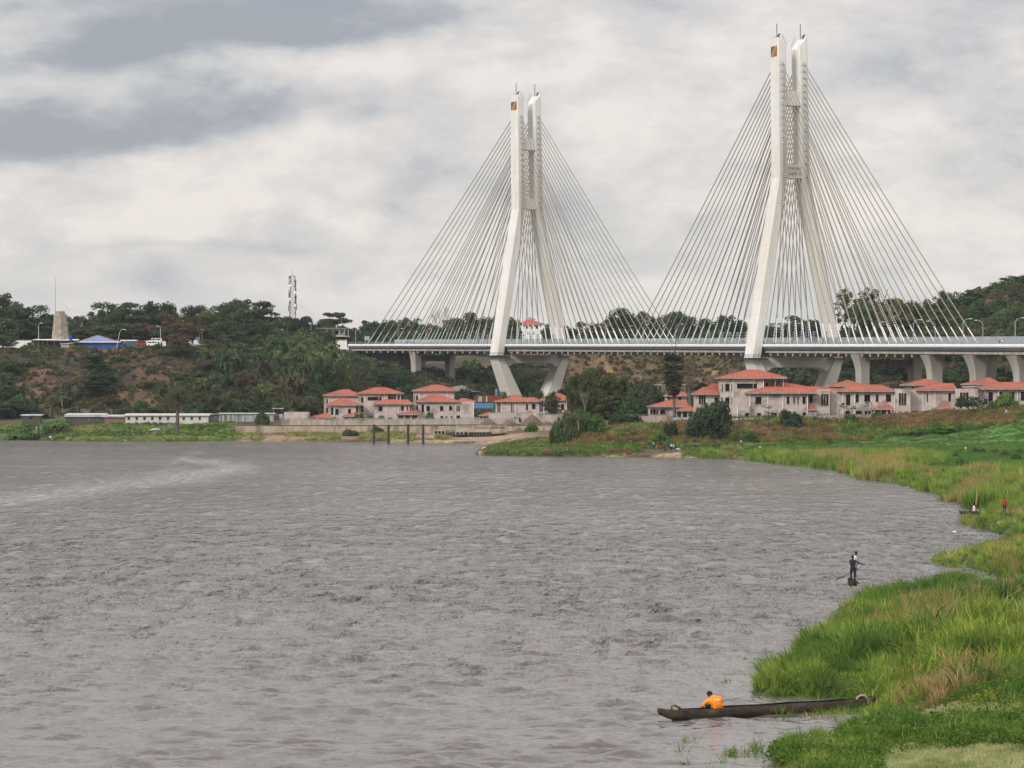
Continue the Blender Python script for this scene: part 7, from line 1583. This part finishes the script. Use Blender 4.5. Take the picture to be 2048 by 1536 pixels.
basin(1349,813.5,'blue','light blue basin at the feet of the washers'); basin(1356,814.5,'white','white laundry bundle between the blue and pink basins',.5,.45); basin(1361,814,'yellow','yellow-green basin beside the white laundry'); basin(1366.5,815,'pink','pink basin at the end of the long beached canoe',.45,.5); basin(1440.5,817,'green','green bundle on the bank beside the white sack',.5,.5); basin(1447,817,'white','white sack at the grass edge past the beached canoe',.5,.6)
c_ = canoe('beached_canoe', 'long dark canoe drawn up along the sandy washing place', 8.6, .9, .55, (xpx(1404,818), 818.5, hz1(xpx(1404,818),818.5)+.15), R(3), m=WDK)
shorefig(1398,0,'sit','grey','blue','person sitting in the beached canoe under a black umbrella',817.6,s_=1.15,dz=.3)
u_ = thing('umbrella', 'open black umbrella with a torn pale panel over the beached canoe', 'umbrella', (xpx(1398,817.6), 817.6, hz1(xpx(1398,817.6),817.6)+1.0)); MB().tube([(0,0,-.6),(0,0,1.0)], .03, 5).build('shaft', WDK, u_); mb = MB(); vs = [(0,0,1.0)]+[(.98*math.cos(6.283*k/8), .98*math.sin(6.283*k/8), .62+.04*(k%2)) for k in range(8)]; mb.add(vs, [(0,k+1,(k+1)%8+1) for k in range(8)]); mb.build('canopy', M['cloth_black'], u_)
shorefig(1484,0,'bend','white','brown','person in white stooping in the grass past the beached canoe',826,s_=1.0)
def farmer(px, py_feet, D, pose, a, c, lb, s_=1.05): x = xpx(px, D); figure(pose, (x, D, hz1(x, D)), 1.0, a, c, lb, s_, 'farm workers in the fields')
farmer(1931,930,706,'stand','white','khaki','field worker in a pale top beside the dark bush in the crops'); farmer(1837,884,828,'bend','navy','black','field worker in dark blue stooping near the field trench'); farmer(2013,830,853,'stand','black','red','person in black standing behind the cream tent')

# ---------------------------------------------------------------- rocks, heaps, litter, sticks
RK = mat('rubble_rock', (.33,.225,.15), (.22,.15,.105), 1.0, .95, .6, 3, objrand=.2); RKD = mat('dark_rock', (.14,.105,.08), (.09,.07,.055), 1, .95, .5, 3)
def rockmesh(seed, slab=False):
    g = np.random.default_rng(seed); bm = bmesh.new(); bmesh.ops.create_icosphere(bm, subdivisions=1, radius=.5)
    for v_ in bm.verts: v_.co *= g.uniform(.75, 1.2)
    me = bpy.data.meshes.new('rock'); bm.to_mesh(me); bm.free(); me.materials.append(RK if seed % 3 else RKD); return me
RMS = [rockmesh(s) for s in range(6)]; n_ = 0
def rock(px, D, sx, sy, sz, rx=0, ry=0, lb=None, z=None):
    global n_
    x = xpx(px, D); o = obj('rock', RMS[n_ % 6], None, (x, D, (hz1(x, D) if z is None else z)+sz*.2), random.uniform(0,3)); o.scale = (sx, sy, sz); o.rotation_euler[0] = rx; o.rotation_euler[1] = ry
    tag(o, lb or f'brown rubble rock on the promontory edge, {ordn(n_)} piece from the tip', 'rock', 'rubble rocks of the promontory'); n_ += 1
slab = thing('concrete_slab', 'tan broken slab leaning up at the tip of the rocky promontory', 'slab', (xpx(972,838), 838, .0)); mb = MB(); mb.box(-.55,.55,-.4,.4,-.2,1.9); o = mb.build('slab_body', RK, slab); o.rotation_euler = (.2, -.38, .3)
for k, (px, D, s_) in enumerate(((957,841,1.4),(962,839,1.5),(967,838.5,1.2),(976,837,1.3),(982,835,.9),(966,843,1.7),(988,832.5,1.3),(993,832,1.1),(999,831.5,.9),(1006,830.5,1.2),(1012,830,.9),(1019,829,1.2),(1026,828.5,.8),(1033,828,1.1),(1040,827.5,.8),(1048,827,1.3),(1058,826,.8),(1072,824.5,.7),(1000,836,1.2),(985,839,1.4))):
    rock(px, D, s_*1.25, s_, s_*random.uniform(.7,1.1), random.uniform(-.5,.5), random.uniform(-.5,.5), z=.0 if k < 17 else None)
for k in range(26):
    px = random.uniform(470, 1000); D = random.uniform(1068,1098) if px > 700 else random.uniform(1104,1122)
    x = xpx(px, D); s_ = random.uniform(.4,1.1); o = obj('rock', RMS[k % 6], None, (x, D, hz1(x, D)), random.uniform(0,3)); o.scale = (s_*1.4, s_, s_*.6); tag(o, f'small rock on the sandy far shore below the wall, {ordn(k)} placed along it', 'rock', 'small rocks on the far shore')
for k in range(34):
    px = random.uniform(1380, 1560); D = random.uniform(826, 850); x = xpx(px, D); s_ = random.uniform(.3,.75); o = obj('rock', RMS[k % 6], None, (x, D, hz1(x, D)), random.uniform(0,3)); o.scale = (s_*1.4, s_, s_*.7); tag(o, f'loose rubble stone on the dark bank by the round shrub, {ordn(k)} of the scatter', 'rock', 'rubble on the dark bank')
DIRT = mat('dark_dirt', (.13,.092,.068), (.085,.06,.046), .8, .95, .6, 2); DIRTL = mat('tan_dirt', (.33,.20,.13), (.24,.15,.10), .7, .95, .6, 2)
def heap(px0, px1, pyt, pyb, D, m, label, seed, dep=6):
    x0, x1 = xpx(px0,D), xpx(px1,D); H = zpx(pyt,D)-zpx(pyb,D); n = 22; k = 12; V = []; 
    for j in range(k+1):
        for i in range(n+1):
            u = i/n*2-1; v_ = j/k*2-1; r = min(1, math.hypot(u, v_)); a = (1-r*r)**1.25*.9+.22*(float(fbm(N1, np.array([seed*7+u*2.5]), np.array([v_*2.5]))[0])-.45)*(1-r); V.append(((x0+x1)/2+u*(x1-x0)/2, D+v_*dep/2, zpx(pyb,D)-.4+a*(H+.4)*1.05))
    I = np.arange((n+1)*(k+1)).reshape(k+1, n+1); Fq = np.stack([I[:-1,:-1], I[:-1,1:], I[1:,1:], I[1:,:-1]], -1).reshape(-1,4); o = obj('dirt_heap', npmesh('dirt_heap', V, Fq, [m], smoothf=True)); tag(o, label, 'dirt heap', 'heaps of dirt around the jetty')
heap(950,1003,840,852,1147,DIRT,'low dark dirt heap behind the jetty balustrade',1); heap(998,1042,839.5,852,1147,DIRT,'second dark dirt heap, between the low one and the largest',2); heap(1036,1092,830,853,1146,DIRT,'largest dark dirt heap above the shore wall',3,8); heap(1078,1110,841,853,1145,DIRT,'small dark dirt heap at the foot of the largest',4)
heap(1015,1060,855,872,1118,DIRT,'dark earth heap spilling over the end of the jetty',5); heap(970,1100,868,884,1100,DIRTL,'broad tan earth bank beside the jetty',6,16); heap(955,1040,876,888,1092,DIRTL,'low orange-tan earth spill at the inlet edge',7,12)
heap(1185,1330,851,872,858,mat('straw_mound', (.15,.105,.065), (.10,.075,.05), .8, .95, .6, 2),'straw-brown mound behind the washing place, beside the green thicket',8,14)
heap(1000,1150,893,906,836,mat('weedy_mound', (.09,.08,.035), (.06,.075,.03), .6, .95, .6, 2),'low weedy mound along the promontory',9,10)
heap(884,962,771,782,1440,mat('gravel', (.20,.17,.14), (.14,.12,.10), .6, .95, .5, 2),'pale gravel slope between the pier and the far pylon',10,14)
def litter(px, py, r_, lb, z=None, c=(.75,.74,.72)):
    D = CAMZ*F/(py-HY) if z is None else (CAMZ-z)*F/(py-HY); g = np.random.default_rng(int(px)); bm = bmesh.new(); bmesh.ops.create_icosphere(bm, subdivisions=2, radius=r_)
    for v_ in bm.verts: v_.co *= g.uniform(.6,1.2); v_.co.z *= .5
    me = bpy.data.meshes.new('bag'); bm.to_mesh(me); bm.free(); me.materials.append(plain('litter_white', c)); o = obj('plastic_bag', me, None, (xpx(px,D), D, (z or 0)+r_*.2)); tag(o, lb, 'litter', 'pale litter')
litter(1909,1065,.24,'white floating bag on the water near the second reed point'); litter(1968,1313,.13,'crumpled white bag caught in the tall grass',1.25); litter(1952,1288,.2,'pale litter at the muddy pool edge',.45); litter(1942,1292,.15,'second pale scrap beside the muddy pool',.4); litter(1763,1441,.07,'tiny white scrap by the dugout reeds',.45); litter(1520,895,.3,'white sack lying in the crop fields',2.4); litter(101,875,.5,'white scrap on the green far shore',.9); litter(220,853,.5,'pale scrap below the brick annex',3.4); litter(1898,891,.35,'white scrap near the field trench',2.8)
def stick(px, pyb, pyt, D, tiltx, lb, r_=.05, z=None): z0 = zpx(pyb, D); o = MB().tube([(0,0,-.4),(tiltx*.5+.04,0,(zpx(pyt,D)-z0)*.5),(tiltx,0,zpx(pyt,D)-z0)], [r_, r_*.9, r_*.7], 6).build('wooden_pole', WOODL); o.location = (xpx(px,D), D, z0); tag(o, lb, 'pole', 'mooring poles in the grass')
stick(1952,1003,975,416,.12,'pale bent pole standing behind the man in white',.07); stick(1921,996,979,440,0,'short pale pole in the reeds beyond the man in white',.05)
# muddy pool in the reeds
# sparse water weeds in the shallows
g = np.random.default_rng(31); P_ = []
for cx, cy, n, sx, sy in ((1372,1484,3,8,6),(1383,1482,2,4,4),(1360,1502,3,6,4),(1465,1512,16,12,10),(1512,1500,18,12,12),(1492,1508,6,8,6),(1650,1478,60,34,14),(1630,1470,30,18,8),(1605,1398,10,60,4),(1420,1530,6,16,6),(1375,1530,4,8,6),(1440,1527,3,6,4),(1452,1362,3,3,3),(1530,1372,8,14,8),(1515,1330,14,16,12),(1600,1424,40,50,5),(1660,1418,120,44,8),(1700,1412,110,30,12),(1575,1438,10,24,5),(1700,1420,50,26,12),(1560,1500,4,30,8),(1640,1425,40,40,9),(1665,1240,8,20,8)):
    for k in range(n):
        px, py = cx+g.normal()*sx*.6, cy+g.normal()*sy*.6; D = CAMZ*F/(py-HY); P_.append((xpx(px,D), D, -.02))
P_ = np.array(P_); n = len(P_); emit('water_weeds', P_[:,0], P_[:,1], P_[:,2]-.02, g, [tuft(300+i, 9, .5, .12, .012, GRD, 3, .9) for i in range(3)]+[tuft(304, 14, .34, .2, .014, GRB, 2, .8), weed(305, WEED, .15, 16, .05, .14)], g.integers(0, 5, n), g.uniform(.6,1.3,n), .25)
# cut reeds fringe at the waterline: long arching blades over the river
pts = []
for (a, c), (a2, c2) in zip(SHORE[5:38], SHORE[6:39]):
    for k in range(16):
        t_ = g.random(); px, py = a+(a2-a)*t_+g.normal()*3, c+(c2-c)*t_+g.normal()*2; D = CAMZ*F/(py-HY); pts.append((xpx(px,D), D))
pts = np.array(pts); zz = np.maximum(height(pts[:,0], pts[:,1]), -.15); n = len(pts); emit('reed_fringe', pts[:,0], pts[:,1], zz, g, [tuft(310+i, 16, 1.1, .25, .024, m_, 4, 1.1) for i, m_ in enumerate((GR, GRD, GRD))], g.integers(0, 3, n), g.uniform(.6,1.2,n), .3)
# shrubs dotted in the fields
for i, (px, py, s_) in enumerate(((1925,926,18),(1911,910,10),(1880,915,12),(1952,904,12),(1966,905,9),(1780,908,9),(1806,905,9),(1818,905,8),(1836,904,8),(1722,896,7),(1660,892,9),(1990,905,12),(2010,908,12),(2032,915,14),(2038,905,10),(1642,885,8))):
    D = (CAMZ-2.0)*F/(py+4-HY); tree('himid', px, py-s_*.6, s_*1.3, D, f'small dark bush dotted in the crop fields, {ordn(i)} of the scatter', 'bushes dotted in the fields', nm='shrub', cat='shrub')
